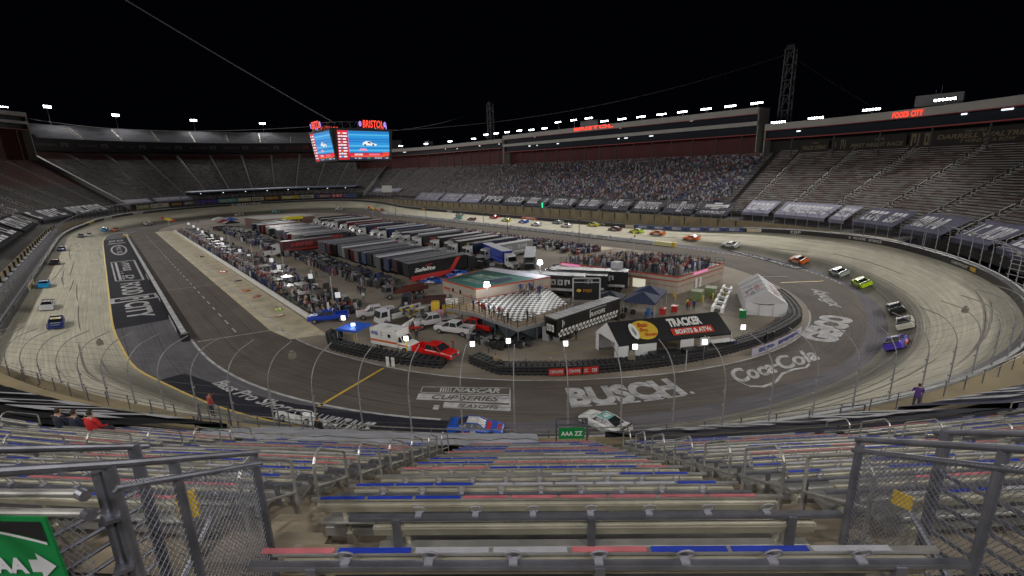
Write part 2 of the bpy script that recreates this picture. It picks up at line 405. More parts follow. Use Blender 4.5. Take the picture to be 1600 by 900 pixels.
# patched and stained asphalt, tyre marks
def marks(n, fn, seed, name, m):
    r = random.Random(seed); mb = MB()
    for _ in range(n):
        line_pts, w = fn(r); line3(mb, line_pts, w)
    tag(mb.build(name, m, fix=False), kind='structure')
def line3(mb, pts, w):
    k = len(pts)
    for i in range(k - 1):
        a = Vector(pts[i]); b = Vector(pts[i + 1]); d = (b - a); d.z = 0; d.normalize(); n = Vector((-d.y, d.x, 0)) * w / 2
        wa = min(1, i / 2, (k - 1 - i) / 2 + .01) ; wb = min(1, (i + 1) / 2, (k - 2 - i) / 2 + .01)
        if wa + wb <= .03: continue
        mb.add([a - n * wa, b - n * wb, b + n * wb, a + n * wa], [(0, 1, 2, 3)])
def tyremark(r):
    s0 = r.uniform(20, 420); f0 = r.uniform(.1, .8); L_ = r.uniform(6, 34); df = r.uniform(-.12, .12)
    pts = []
    for i in range(12):
        t = i / 11; q = bank(s0 + L_ * t, min(.97, max(.02, f0 + df * t * t))); pts.append((q[0], q[1], q[2] + .02))
    return pts, r.uniform(.10, .22)
marks(44, tyremark, 3, 'tyre_marks', mat('rubber_marks', (.17, .16, .14), .9))
# dark painted strip beside the front pit wall
mb = MB()
for a in range(0, i90 + 14):
    k, v = KEYS[a]
    if k == 'f' and not (24 <= v <= 176): continue
    if k == 'n' and not (96 <= v <= 129): continue
    if k == 'f' : 
        if KEYS[a + 1][0] != 'f' or KEYS[a + 1][1] < 22: continue
        q = [RL2[a] + (0, .6), RL2[a + 1] + (0, .6), RY[a + 1] - (0, .2), RY[a] - (0, .2)]
    else:
        t = max(0, (v - 96) / 33)
        def mixp(i, f_): return RL2[i] * (1 - f_) + RY[i] * f_
        lo0 = .55 - .55 * min(1, t * 1.2); lo1 = .55 - .55 * min(1, (t + 3 / 33) * 1.2)
        q = [mixp(a, max(.04, lo0)), mixp(a + 1, max(.04, lo1)), mixp(a + 1, .96), mixp(a, .96)]
    mb.add([(p[0], p[1], .012) for p in q], [(0, 1, 2, 3)])
tag(mb.build('painted_apron_strip', mat('apron_black_paint', (.020, .020, .030), .85, spec=.15, noise=.25, nscale=.5), fix=False), kind='structure')
# ------------------------------------------------------------------ writing painted on the asphalt
def logo(name, label, fn_list, m=OFFW, cat='painted logo'):
    mb = MB()
    for f in fn_list: f(mb)
    o = mb.build(name, m, fix=False); return tag(o, label, cat)
ZP = .024
fc = bq((63.8, 63.0), (26.6, 62.8), (27.4, 66.6), (63.8, 66.5), ZP)
logo('painted_logo', 'long white FOOD CITY lettering painted on the black strip beside the pit wall', [
    lambda mb: put_text(mb, 'FOOD', fc, (0, .0, .40, 1), .03), lambda mb: put_text(mb, 'CITY', fc, (.62, 0, 1, 1), .03),
    lambda mb: [rect(mb, fc, *b) for b in ((.45, -.55, .475, 1.55), (.565, -.55, .59, 1.55), (.475, -.55, .565, -.35), (.475, 1.35, .565, 1.55))],
    lambda mb: put_text(mb, 'F', fc, (.49, -.1, .55, 1.1), .03)])
bx = bq((103, 61.9), (64.6, 61.9), (68.5, 67.2), (103.5, 67.4), ZP)
logo('painted_logo', 'white outlined box of lettering painted on the black strip beyond FOOD CITY', [
    lambda mb: [rect(mb, bx, *b) for b in ((0, 0, .02, 1), (.98, 0, 1, 1), (0, 0, 1, .06), (0, .92, 1, 1), (.04, .15, .96, .24))],
    lambda mb: scribble(mb, bx, (.05, .40, .95, .70), 3, 0, 9), lambda mb: scribble(mb, bx, (.55, .27, .95, .36), 4, 0, 10)])
o1 = bq((150, 62.5), (118, 62.5), (118, 66.8), (150, 66.8), ZP)
def ringlogo(mb):
    for i in range(16):
        a = 2 * math.pi * i / 16; b = 2 * math.pi * (i + 1) / 16
        f = lambda t, r_: o1(.5 + .5 * r_ * math.cos(t), .5 + .5 * r_ * math.sin(t))
        mb.add([f(a, .8), f(b, .8), f(b, 1), f(a, 1)], [(0, 1, 2, 3)])
    scribble(mb, o1, (.18, .35, .82, .65), 9, 0, 7)
logo('painted_logo', 'white oval emblem painted on the black strip near its far end', [ringlogo])
o2 = bq((168, 62.3), (154, 62.3), (154, 67), (168, 67), ZP)
logo('painted_logo', 'two white square emblems painted at the far end of the black strip', [
    lambda mb: [rect(mb, o2, *b) for b in ((0, .55, .12, .95), (.3, .55, .42, .95), (.12, .85, .3, .95), (.12, .55, .3, .65), (0, .05, .12, .45), (.3, .05, .42, .45), (.12, .05, .3, .15), (.12, .35, .3, .45), (.8, -.05, .95, 1.05))]])
nb = bq((-30.04, 43.72), (-37.01, 37.07), (-40.69, 40.26), (-33.23, 46.48), .014)
nbt = bq((-30.04, 43.72), (-37.01, 37.07), (-40.69, 40.26), (-33.23, 46.48), ZP)
def nascar(mb):
    for b in ((-.0, .66, .012, 1), (.985, .0, 1, 1), (0, .97, 1, 1), (0, .66, 1, .69)): rect(mb, nb, *b)
    rect(mb, nb, -.01, .30, .985, .62); rect(mb, nb, .30, -.02, .985, .23); rect(mb, nb, .2, -.12, .26, .08)
    put_text(mb, 'NASCAR', nbt, (.36, .73, .88, .95), .03, .3)
    for i in range(5): rect(mb, nbt, .215 + i * .028, .73, .232 + i * .028, .95)
    put_text(mb, 'CUP SERIES', nbt, (.15, .35, .88, .58), .03, .3, 1)
    put_text(mb, 'PLAYOFFS', nbt, (.45, .03, .88, .19), .03, .3, 1)
o = MB(); nascar(o); tag(o.build('painted_logo', [OFFW, BROWN], fix=False), 'white NASCAR CUP SERIES PLAYOFFS panel painted on the near asphalt turn', 'painted logo')
def polar(r0, r1, a0, a1, z=ZP):
    return lambda u, v: ((r0 * v + r1 * (1 - v)) * math.cos(rad(a0 + (a1 - a0) * u)), (r0 * v + r1 * (1 - v)) * math.sin(rad(a0 + (a1 - a0) * u)), z)
bu = polar(52.7, 56.7, 141.2, 153.6); bu2 = polar(52.9, 56.9, 141.8, 154.2)
DGP = mat('grey_outline_paint', (.15, .14, .13), .8)
o = MB(); put_text(o, 'BUSCH', bu, (0, 0, 1, 1), .055)
rect(o, bu, 1.03, 0.0, 1.06, .12); [rect(o, bu, a, -.04, a + .17, .03) for a in (0, .2, .4, .6, .8)]
tag(o.build('painted_logo', OFFW, fix=False), 'large white BUSCH lettering painted on the near asphalt turn', 'painted logo')
cc = bq((-50.3, 17.6), (-54.9, 4.0), (-57.4, 6.2), (-53.6, 19.6), ZP)
def coke(mb):
    put_text(mb, 'Coca', cc, (.02, .12, .46, .92), .03, .45); put_text(mb, 'Cola', cc, (.52, .12, .99, 1.02), .03, .45)
    put_text(mb, '-', cc, (.45, .45, .52, .58), .03)
    pts = [(0.02, .3), (.05, -.1), (.15, -.32), (.3, -.3), (.45, -.02), (.6, .02), (.72, -.08), (.8, .05)]
    for (a, b), (c, d) in zip(pts[:-1], pts[1:]): mb.add([cc(a, b - .05), cc(c, d - .05), cc(c, d + .05), cc(a, b + .05)], [(0, 1, 2, 3)])
logo('painted_logo', 'white script Coca-Cola lettering painted on the right of the near turn', [coke])
ge = bq((-52.6, .6), (-51.6, -12.6), (-55.6, -13.4), (-56.7, .0), ZP)
logo('painted_logo', 'white block GEICO lettering painted on the right turn below the white tent', [lambda mb: put_text(mb, 'GEICO', ge, (0, 0, 1, 1), .07)])
xf = bq((-50.6, -16.6), (-44.6, -27.0), (-47.6, -28.6), (-53.6, -18.6), ZP)
logo('painted_logo', 'white XFINITY lettering painted beside the white tent and orange pit line', [lambda mb: put_text(mb, 'xfinity', xf, (0, .1, 1, .9), .02, .3)])
bp = polar(59.9, 63.6, 101, 124, ZP)
logo('painted_logo', 'white Bass Pro Shops script on the black strip of the near turn', [lambda mb: put_text(mb, 'Bass Pro Shops', bp, (.02, .35, .62, .85), .02, .4), lambda mb: put_text(mb, 'NRA NIGHT RACE', bp, (.66, .1, .98, .75), .03, .3)])
bw = bq((-17.2, -56.2), (-38.0, -43.0), (-39.8, -45.0), (-18, -58.2), .03)
strip_b = MB(); rect(strip_b, lambda u, v: bw(u, v) - Vector((0, 0, .012)), 0, -.1, 1, 1.1, 0, 4); put_text(strip_b, 'BASS PRO SHOPS', bw, (.02, .2, .55, .8), .02, .3, 1); put_text(strip_b, 'NIGHT RACE', bw, (.6, .2, .96, .8), .02, .3, 1)
tag(strip_b.build('painted_logo', [MATS['apron_black_paint'], OFFW], fix=False), 'black strip with white script at the backstretch entrance of the turn', 'painted logo')
fl = bq((205, 64), (200, 56), (196, 58.5), (200, 66), .1)
logo('painted_logo', 'worn white lettering painted on the far turn apron', [lambda mb: scribble(mb, fl, (0, 0, 1, 1), 5, 0, 9)])
# ------------------------------------------------------------------ outer wall with energy absorbing barrier, catch fence
def zw(s): return float(_at(ZW, s))
def ringloft(mb, prof, s0, s1, step=4.0, m=0, closed=False, zf=zw, mf=None):
    "prof: list of (d, z above wall foot); lofted along the wall curve"
    n = max(1, int(round((s1 - s0) / step))); rows = []
    for i in range(n + 1):
        s = s0 + (s1 - s0) * i / n; zb = zf(s) if zf else 0
        rows.append([P(s, d, zb + z) for d, z in prof])
    return mb.loft(rows, m, cap=True, closed=closed, mf=mf)
SAFER = mat('barrier_black', (.022, .022, .025), .45, noise=.2, nscale=1)
WALLC = mat('wall_concrete', (.20, .18, .13), .85, noise=.2, nscale=.6)
ow = thing('track_wall', 'black barrier wall running right round the banked oval', 'wall')
mb = MB(); ringloft(mb, [(0, 0), (0, 1.05), (.55, 1.1), (.55, 0)], 0, SL, 3.0); mb.build('barrier', SAFER, ow)
mb = MB(); ringloft(mb, [(.56, -.2), (.56, 1.25), (.8, 1.25), (.8, -.2)], 0, SL, 3.0); mb.build('wall_cap', LGREY, ow)
def on_wall(s0, s1, z0=.12, z1=.98, d=-.02):
    def fn(u, v):
        s = s0 + (s1 - s0) * u; return Vector(P(s, d, zw(s) + z0 + (z1 - z0) * v))
    return fn
def wall_sign(label, s0, s1, bgm, fm, txt, z0=.08, z1=1.0, d=-.03, bold=.03, pos=(.06, .15, .94, .85), name='wall_sign', shear=0, extra=None):
    # s runs so that the reader on the track sees u from left to right: decreasing arc position
    f1 = on_wall(s1, s0, z0, z1, d); f2 = on_wall(s1, s0, z0, z1, d - .03)
    b = MB(); n = 6
    rect(b, f1, 0, 0, 1, 1, 0, n)
    if txt.startswith('~'): scribble(b, f2, pos, len(label), 1, int(txt[1:]))
    else: put_text(b, txt, f2, pos, bold, shear, 1)
    if extra: extra(b, f2)
    o = b.build(name, [bgm, fm] + ([YEL, RED]), None, fix=False)
    return tag(o, label, 'sign')
SB = SARC[i270]       # arc position of x=0 on the back straight
def sb(x): return float(SARC[i270]) + x
PALEB = mat('sign_white', (.62, .62, .60), .5); NAVYS = mat('sign_navy', (.03, .06, .22), .5)
for k in range(6):
    wall_sign('navy GEICO panel on the backstretch wall, number %s from the left' % ('one two three four five six'.split()[k]), sb(20.5 - k * 6.2 - 5.6), sb(20.5 - k * 6.2), NAVYS, PALEB, 'GEICO', .05, 1.25, pos=(.22, .2, .78, .8))
wall_sign('pale panel at the right end of the navy backstretch wall signs', sb(-21.5), sb(-17.2), PALEB, YEL, '~4')
wall_sign('pale panel at the left end of the navy backstretch wall signs', sb(21.2), sb(24.6), PALEB, YEL, '~4')
wall_sign('white wall panel just left of the navy backstretch signs', sb(33), sb(39.5), SAFER, PALEB, '~8')
wall_sign('orange panel on the backstretch wall behind the pack', sb(69), sb(78), mat('sign_orange', (.60, .10, .04), .5), PALEB, '~8')
wall_sign('small white CHEVROLET script with gold emblem on the black turn wall', 334.5, 342, SAFER, PALEB, 'CHEVROLET', .2, .95, pos=(.0, .15, .68, .75), shear=.2,
          extra=lambda b, f: rect(b, f, .76, .1, 1, .9, 2))
wall_sign('small white lettering on the black wall of the right turn', 361, 372, SAFER, PALEB, '~16', .2, .9)
wall_sign('white panel on the black wall above the white racing car', 384, 387.5, SAFER, PALEB, '~3')
far = [(2, 12, 1, '~6'), (-13, -4, 2, '~5'), (30, 42, 0, '~8')]
SR = float(SARC[[i for i, k in enumerate(KEYS) if k == ('r', 270.0)][0]])
for (lab, a, b_, bm_, fm_) in (('yellow panel low on the far left turn wall', 810, 814, YEL, BLACK), ('white panel on the far left turn wall', 796, 802, PALEB, SAFER), ('white panel in the far turn under the yellow billboard', 775, 781, PALEB, SAFER),
                               ('yellow panel on the far backstretch wall', 575, 579.5, YEL, BLACK), ('white panel on the far backstretch wall', 549, 553.5, PALEB, SAFER), ('white lettering panel in the middle of the far turn wall', 706, 726, SAFER, PALEB)):
    wall_sign(lab, a, b_, bm_, fm_, '~6')
wall_sign('white panel with gold lettering on the front straight wall', 118, 128, PALEB, YEL, '~8', .1, 1.2)
# catch fence: curved posts (the largest seen as parts), cables and wires
fence = thing('catch_fence', 'tall catch fence of curved posts and cables above the track wall', 'fence')
def fence_pts(s, base=None):
    z = zw(s) + 1.2 if base is None else base
    pts = [P(s, .68, z), P(s, .68, z + 2.9)]
    for i in range(1, 8):
        a = math.pi / 2 * i / 7 * .93; pts.append(P(s, .68 - 2.0 * (1 - math.cos(a)), z + 2.9 + 2.0 * math.sin(a)))
    pts.append(P(s, -1.95, z + 5.05))
    return pts
near_s = list(np.arange(172, 352, 3.15))
for s in near_s:
    b = MB(); pts = fence_pts(s); b.path(pts[:2], .052, 6); b.path(pts[1:], .034, 6)
    for q in (.6, 1.5, 2.4): b.box(P(s, .60, zw(s) + 1.2 + q), (.12, .12, .1))
    b.build('fence_post', mat('post_pale_steel', (.28, .28, .30), .5, .2, noise=.2, nscale=4), fence)
fs = MB()
for s in list(np.arange(0, 172, 3.15)) + list(np.arange(352, SL, 3.15)): fs.path(fence_pts(s), .07, 4)
tag(fs.build('fence_post_row', GALV, fence), kind='stuff')
cb = MB()
for k in (0, 1, 2, 3, 4, 5, 6, 7, 8, 9):
    pts = []
    for i in range(280):
        s = SL * i / 280; q = fence_pts(s)
        if k < 5: a, b_ = q[0], q[1]; t = (k + .6) / 5
        else: a = q[1 + (k - 5) + 1]; b_ = a; t = 0
        pts.append(tuple(np.array(a) * (1 - t) + np.array(b_) * t))
    cb.path(pts, .009, 3, closed=True)
tag(cb.build('cables', DGREY, fence), kind='stuff')
wr = MB(); 
for i in range(int(SL / .45)):
    s = i * .45
    if 165 < s < 350: continue
    q = fence_pts(s); wr.path([q[0], q[1], q[4], q[8]], .011, 3)
tag(wr.build('wire_mesh', GALV, fence), kind='stuff')
for k, s in enumerate((180, 199, 217, 236, 258, 286, 318, 336, 349)):
    q = fence_pts(s)[-3]; b = MB(); b.box((q[0], q[1], q[2] - .25), (.36, .3, .36), rz=heading(s)); b.box((q[0], q[1], q[2] + .03), (.2, .2, .1))
    n_ = ['over the left turn entry', 'over the concrete at the left', 'before the black painted strip', 'beside the white boundary line', 'above the tyre wall opening', 'in front of the striped tent', 'above the GEICO lettering', 'above the tan concrete at the right', 'at the far right'][k]
    tag(b.build('fence_lamp_box', mat('box_khaki', (.22, .21, .16), .6)), 'grey box hung from the catch fence ' + n_, 'box', 'boxes hung from the catch fence')
# concourse behind the wall and its retaining wall up to the stands
cw = thing('concourse_wall', 'tan retaining wall between the track fence and the seats', 'wall')
TANW = mat('tan_concrete', (.27, .215, .12), .8, noise=.25, nscale=.25)
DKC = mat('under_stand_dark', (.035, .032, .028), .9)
def zc(s): return zw(s) + 1.0
def zstand(s): return 8.0
mb = MB()
for a, b_ in ((0, 160), (360, SL)):
    n = int((b_ - a) / 4); rows = []
    for i in range(n + 1):
        s = a + (b_ - a) * i / n; z = zw(s) + 1.0
        rows.append([P(s, .81, z), P(s, 2.6, z + .05), P(s, 2.7, 6.3), P(s, 5.4, 7.4)])
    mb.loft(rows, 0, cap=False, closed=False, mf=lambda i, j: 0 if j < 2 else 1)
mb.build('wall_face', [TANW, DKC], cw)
# ------------------------------------------------------------------ grandstands
SEATMIX = None
def seat_mat(name, c1, c2, c3, scale):
    "rows of benches: seat numbers painted every half metre in changing colours"
    m = D.materials.new(name); m.use_nodes = True; nt = m.node_tree; N = nt.nodes; L = nt.links; b = N['Principled BSDF']; b.inputs['Roughness'].default_value = .5; b.inputs['Metallic'].default_value = .2
    uv = N.new('ShaderNodeUVMap'); mp = N.new('ShaderNodeMapping'); mp.inputs['Scale'].default_value = (1 / scale, 1, 1); L.new(uv.outputs[0], mp.inputs[0])
    fl_ = N.new('ShaderNodeVectorMath'); fl_.operation = 'FLOOR'; L.new(mp.outputs[0], fl_.inputs[0])
    wn = N.new('ShaderNodeTexWhiteNoise'); wn.noise_dimensions = '2D'; L.new(fl_.outputs[0], wn.inputs['Vector'])
    cr = N.new('ShaderNodeValToRGB'); cr.color_ramp.interpolation = 'CONSTANT'; e = cr.color_ramp.elements
    e[0].position = 0; e[0].color = (*c1, 1); e[1].position = .45; e[1].color = (*c2, 1); k = e.new(.75); k.color = (*c3, 1)
    L.new(wn.outputs['Value'], cr.inputs['Fac']); L.new(cr.outputs['Color'], b.inputs['Base Color']); return m
SEAT_BROWN = seat_mat('seat_rows_right', (.36, .34, .33), (.30, .27, .265), (.22, .145, .14), 1.4)
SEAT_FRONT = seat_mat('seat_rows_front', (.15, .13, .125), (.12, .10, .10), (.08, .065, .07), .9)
SEAT_GREY = seat_mat('seat_rows_grey', (.36, .34, .345), (.28, .26, .265), (.18, .16, .17), 1.2)
SEAT_REDM = seat_mat('seat_rows_red', (.20, .03, .028), (.16, .025, .025), (.13, .025, .025), .9)
SEAT_UPPER = seat_mat('seat_rows_upper', (.44, .45, .48), (.40, .41, .45), (.36, .37, .40), 1.2)
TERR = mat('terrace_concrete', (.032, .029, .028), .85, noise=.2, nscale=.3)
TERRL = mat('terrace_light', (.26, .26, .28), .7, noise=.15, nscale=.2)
STEPM = mat('aisle_step', (.30, .29, .28), .7, noise=.2, nscale=1)
def grandstand(label, s0, s1, d0, z0, slope, nrows, pitch, seatm, aisles, terr=TERR, red_from=None, zf=None, name='grandstand', step=5.0):
    g = thing(name, label, 'grandstand', P((s0 + s1) / 2, d0, z0 - 2) if False else (0, 0, 0))
    rise = slope * pitch; n = max(2, int((s1 - s0) / step)); SS = [s0 + (s1 - s0) * i / n for i in range(n + 1)]
    rows = []
    for s in SS:
        r = [P(s, d0 - .3, z0 - 2.5)]
        for k in range(nrows): r += [P(s, d0 + k * pitch, z0 + k * rise), P(s, d0 + (k + 1) * pitch - .02, z0 + k * rise)]
        rows.append(r)
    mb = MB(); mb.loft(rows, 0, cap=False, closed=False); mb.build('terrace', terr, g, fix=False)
    cuts = [s0] + sorted(aisles) + [s1]
    for k in range(nrows):
        vs = []; fs = []; uvs = []
        dd = d0 + k * pitch; zz = z0 + k * rise
        for a, b_ in zip(cuts[:-1], cuts[1:]):
            a += .7; b_ -= .7
            if b_ - a < 1: continue
            m_ = max(1, int((b_ - a) / 4)); off = len(vs)
            for i in range(m_ + 1):
                s = a + (b_ - a) * i / m_
                vs += [P(s, dd + .12, zz + .42), P(s, dd + .42, zz + .44), P(s, dd + .49, zz + .73), P(s, dd + .50, zz + .86), P(s, dd + .55, zz + .86), P(s, dd + .55, zz + .55)]
                uvs += [(s, k * 7 + t) for t in (.1, .2, .3, .4, .5, .6)]
            for i in range(m_):
                for j in (0, 2, 3): o = off + i * 6 + j; fs.append((o, o + 1, o + 7, o + 6))
        me = D.meshes.new('bench_row'); me.from_pydata(vs, [], fs)
        me.materials.append(SEAT_REDM if (red_from is not None and k >= red_from) else seatm)
        ul = me.uv_layers.new(name='UVMap')
        for l in me.loops: ul.data[l.index].uv = uvs[l.vertex_index]
        o = D.objects.new('bench_row', me); COL.objects.link(o); o.parent = g
    for s in sorted(aisles):
        b = MB()
        for k in range(nrows):
            b.hexa([P(s - .5, d0 + k * pitch, z0 + k * rise), P(s + .5, d0 + k * pitch, z0 + k * rise), P(s + .5, d0 + (k + .5) * pitch, z0 + k * rise), P(s - .5, d0 + (k + .5) * pitch, z0 + k * rise)],
                   [P(s - .5, d0 + k * pitch, z0 + (k + .5) * rise), P(s + .5, d0 + k * pitch, z0 + (k + .5) * rise), P(s + .5, d0 + (k + .5) * pitch, z0 + (k + .5) * rise), P(s - .5, d0 + (k + .5) * pitch, z0 + (k + .5) * rise)])
        b.build('aisle_steps', STEPM, g, fix=False)
        b = MB(); k = 1
        while k < nrows - 3:
            a_ = P(s, d0 + k * pitch, z0 + k * rise); c_ = P(s, d0 + (k + 2.4) * pitch, z0 + (k + 2.4) * rise)
            b.path([a_, (a_[0], a_[1], a_[2] + .95), (c_[0], c_[1], c_[2] + .95), c_], .06, 4); k += 3.4
        b.build('aisle_handrail', mat('handrail_pale', (.48, .48, .46), .5), g)
    return g
def srange(a, b_, st): return [float(x) for x in np.arange(a, b_, st)]
s_x = sb(-6)
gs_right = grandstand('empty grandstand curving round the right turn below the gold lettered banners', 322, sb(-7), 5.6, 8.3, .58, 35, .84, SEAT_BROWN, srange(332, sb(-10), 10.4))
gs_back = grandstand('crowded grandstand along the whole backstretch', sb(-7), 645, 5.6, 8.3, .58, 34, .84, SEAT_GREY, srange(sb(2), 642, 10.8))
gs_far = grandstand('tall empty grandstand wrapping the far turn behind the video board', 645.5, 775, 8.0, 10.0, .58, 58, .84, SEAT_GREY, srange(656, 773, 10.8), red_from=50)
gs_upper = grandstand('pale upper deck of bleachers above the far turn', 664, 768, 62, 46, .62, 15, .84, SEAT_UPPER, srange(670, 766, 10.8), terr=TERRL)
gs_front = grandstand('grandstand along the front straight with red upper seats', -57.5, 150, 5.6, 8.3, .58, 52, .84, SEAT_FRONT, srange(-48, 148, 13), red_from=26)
# facade between the two far decks, side walls, suites
fac = thing('deck_facade', 'dark facade with faint emblems between the far lower and upper decks', 'facade')
mb = MB(); ringloft(mb, [(57, 39.4), (59.5, 40), (59.5, 46.2), (62, 46.2)], 646, 772, 6, zf=None); mb.build('wall_face', mat('facade_dark', (.03, .028, .03), .8), fac)
for k, s in enumerate(np.arange(656, 768, 11.0)):
    b = MB(); f = lambda u, v, s=s: Vector(P(s + 4.5 - 9 * u, 59.3, 41 + 4 * v))
    scribble(b, f, (0, .3, .62, .62), int(s), 0, 7); rect(b, f, .72, .2, .8, .8); rect(b, f, .8, .5, .95, .8); rect(b, f, .86, .2, .95, .5)
    b.build('emblem', [mat('dim_emblem', (.12, .115, .11), .8), mat('dim_red_emblem', (.20, .03, .03), .8)][1 if k in (3,) else 0], fac, fix=False)
mb = MB(); ringloft(mb, [(74.7, 30), (74.7, 54.9), (75.2, 54.9), (75.2, 30)], 664, 768, 6, zf=None); mb.build('parapet', TERRL, fac)
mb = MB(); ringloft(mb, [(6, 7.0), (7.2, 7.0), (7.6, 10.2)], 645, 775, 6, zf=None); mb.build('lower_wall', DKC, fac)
# boundary stair wall between the front stand and the far stand
sw = thing('stair_wall', 'sloping boundary wall between the left grandstand and the far turn stand', 'wall')
for s in (645, 775.5):
    b = MB(); b.hexa([P(s - .4, 6, 6), P(s + .4, 6, 6), P(s + .4, 58, 36), P(s - .4, 58, 36)], [P(s - .4, 6, 10.5), P(s + .4, 6, 10.5), P(s + .4, 58, 41), P(s - .4, 58, 41)])
    b.build('sloping_wall', mat('stair_wall_grey', (.20, .20, .21), .7, noise=.2), sw)
WFAS = mat('fascia_white', (.38, .37, .35), .6, noise=.10, nscale=.15)
DARKWIN = mat('suite_windows', (.012, .018, .028), .5, spec=.12)
REDWALL = mat('red_wall', (.085, .014, .014), .7, noise=.15, nscale=.2)
REDL = mat('red_stripe', (.30, .03, .03), .5)
def suites(label, s0, s1, d, ztop, upper=True, zbot=25.6, back=8, red=True):
    g = thing('press_box', label, 'building')
    b = MB(); ringloft(b, [(d, ztop - 1.9), (d, ztop), (d + back, ztop + .2), (d + back, ztop - 1.9)], s0, s1, 6, zf=None, closed=True); b.build('roof', WFAS, g)
    b = MB(); ringloft(b, [(d - .06, ztop - 2.12), (d - .06, ztop - 1.92), (d + .3, ztop - 1.92), (d + .3, ztop - 2.12)], s0, s1, 6, zf=None, closed=True); b.build('red_stripe', REDL, g)
    z = ztop - 1.9
    if upper:
        b = MB(); ringloft(b, [(d + 1.2, z - 2.4), (d + 1.2, z - .02), (d + 1.5, z - .02), (d + 1.5, z - 2.4)], s0, s1, 6, zf=None, closed=True); b.build('upper_windows', DARKWIN, g)
        b = MB(); ringloft(b, [(d + .1, z - 3.7), (d + .1, z - 2.42), (d + 3, z - 2.42), (d + 3, z - 3.7)], s0, s1, 6, zf=None, closed=True); b.build('balcony_band', WFAS, g)
        z -= 3.7
    b = MB(); ringloft(b, [(d + 1.4, z - 2.6), (d + 1.4, z - .02), (d + 1.7, z - .02), (d + 1.7, z - 2.6)], s0, s1, 6, zf=None, closed=True); b.build('lower_windows', DARKWIN, g)
    b = MB(); ringloft(b, [(d - .02, z - 2.9), (d - .02, z - 2.62), (d + 3, z - 2.62), (d + 3, z - 2.9)], s0, s1, 6, zf=None, closed=True); b.build('red_band', REDL, g)
    b = MB(); ringloft(b, [(d + 5, zbot - 1), (d + 5, z - 2.92), (d + 5.4, z - 2.92), (d + 5.4, zbot - 1)], s0, s1, 6, zf=None, closed=True); b.build('red_wall' if red else 'back_wall', REDWALL if red else DKC, g)
    for s in np.arange(s0 + 4, s1 - 1, 8.5):
        b = MB(); b.tube(P(s, d + .6, zbot - 1.2), P(s, d + .6, z - 2.9), .22, 6); b.build('pillar', DGREY, g)
    r = random.Random(int(s0))
    for k in range(int((s1 - s0) / 14)):
        s = r.uniform(s0 + 2, s1 - 3); b = MB(); L_ = r.uniform(.5, 1.8); zz = z - r.choice([.7, 1.1]) + (4.6 if upper and r.random() < .25 else 0)
        b.add([P(s, d + 1.15, zz), P(s + L_, d + 1.15, zz), P(s + L_, d + 1.15, zz + .35), P(s, d + 1.15, zz + .35)], [(0, 1, 2, 3)])
        b.build('lit_window', mat('lit_window_glow', (1, 1, 1), .5, emit=(.85, .93, 1), estr=1.3), g, fix=False)
    e = MB(); 
    for s in (s0, s1): e.hexa([P(s - .1, d + .5, zbot), P(s + .1, d + .5, zbot), P(s + .1, d + back, zbot), P(s - .1, d + back, zbot)], [P(s - .1, d + .5, ztop), P(s + .1, d + .5, ztop), P(s + .1, d + back, ztop), P(s - .1, d + back, ztop)])
    e.build('end_wall', WFAS, g)
    return g
suites('two level suites with a white fascia above the crowded backstretch', sb(-3), sb(125), 30, 39.6)
suites('low suite row with grey fascia at the far end of the backstretch', sb(125.5), 660, 30, 38.2, upper=False)
suites('suites with a white fascia above the empty right turn stand', 300, sb(-5), 30, 34.1, upper=False, zbot=24.6, red=False)
suites('tall white roofed suites above the far left corner', -58, 60, 49, 57.2, zbot=34)
def ring_text(name, label, s_left, s_right, d, z0, z1, txt, m, pos=(0, 0, 1, 1), bold=.03, shear=0.0, bgm=None, cat='sign', sub=None):
    f = lambda u, v: Vector(P(s_left + (s_right - s_left) * u, d, z0 + (z1 - z0) * v)); f2 = lambda u, v: Vector(P(s_left + (s_right - s_left) * u, d - .06, z0 + (z1 - z0) * v))
    b = MB(); mats = [m]
    if bgm: mats = [m, bgm]; rect(b, f, 0, 0, 1, 1, 1, 6)
    if txt.startswith('~'): scribble(b, f2, pos, len(label), 0, int(txt[1:]))
    else: put_text(b, txt, f2, pos, bold, shear, 0)
    if sub: sub(b, f2)
    return tag(b.build(name, mats, fix=False), label, cat)
ring_text('roof_sign', 'red lit BRISTOL sign on the white backstretch fascia', sb(76), sb(52), 29.8, 38.0, 39.7, 'BRISTOL', LEDRED, pos=(.05, .1, .95, .9))
ring_text('roof_sign', 'red lit FOOD CITY sign on the right turn fascia', 387, 382, 29.7, 32.3, 33.7, 'FOOD  CITY', LEDRED, pos=(0, 0, 1, 1), sub=lambda b, f: rect(b, f, .47, .1, .53, .9))
GOLD = mat('banner_gold', (.17, .14, .085), .8); BANB = mat('banner_brown_black', (.022, .02, .018), .8)
ring_text('wall_banner', 'black banner reading TRACK OPENS in dull gold', 405.5, 399.5, 33.6, 24.9, 28.3, 'TRACK OPENS', GOLD, pos=(.12, .2, .92, .55), bgm=BANB, shear=.2, sub=lambda b, f: put_text(b, '1961', f, (.45, .68, .65, .86), .02))
ring_text('wall_banner', 'black banner reading FIRST NIGHT RACE in dull gold', 399, 385.8, 33.6, 24.9, 28.4, 'FIRST NIGHT RACE', GOLD, pos=(.28, .2, .97, .5), bgm=BANB, shear=.2, sub=lambda b, f: (put_text(b, '1978', f, (.6, .64, .72, .84), .02), scribble(b, f, (.02, .1, .24, .9), 4, 0, 4)))
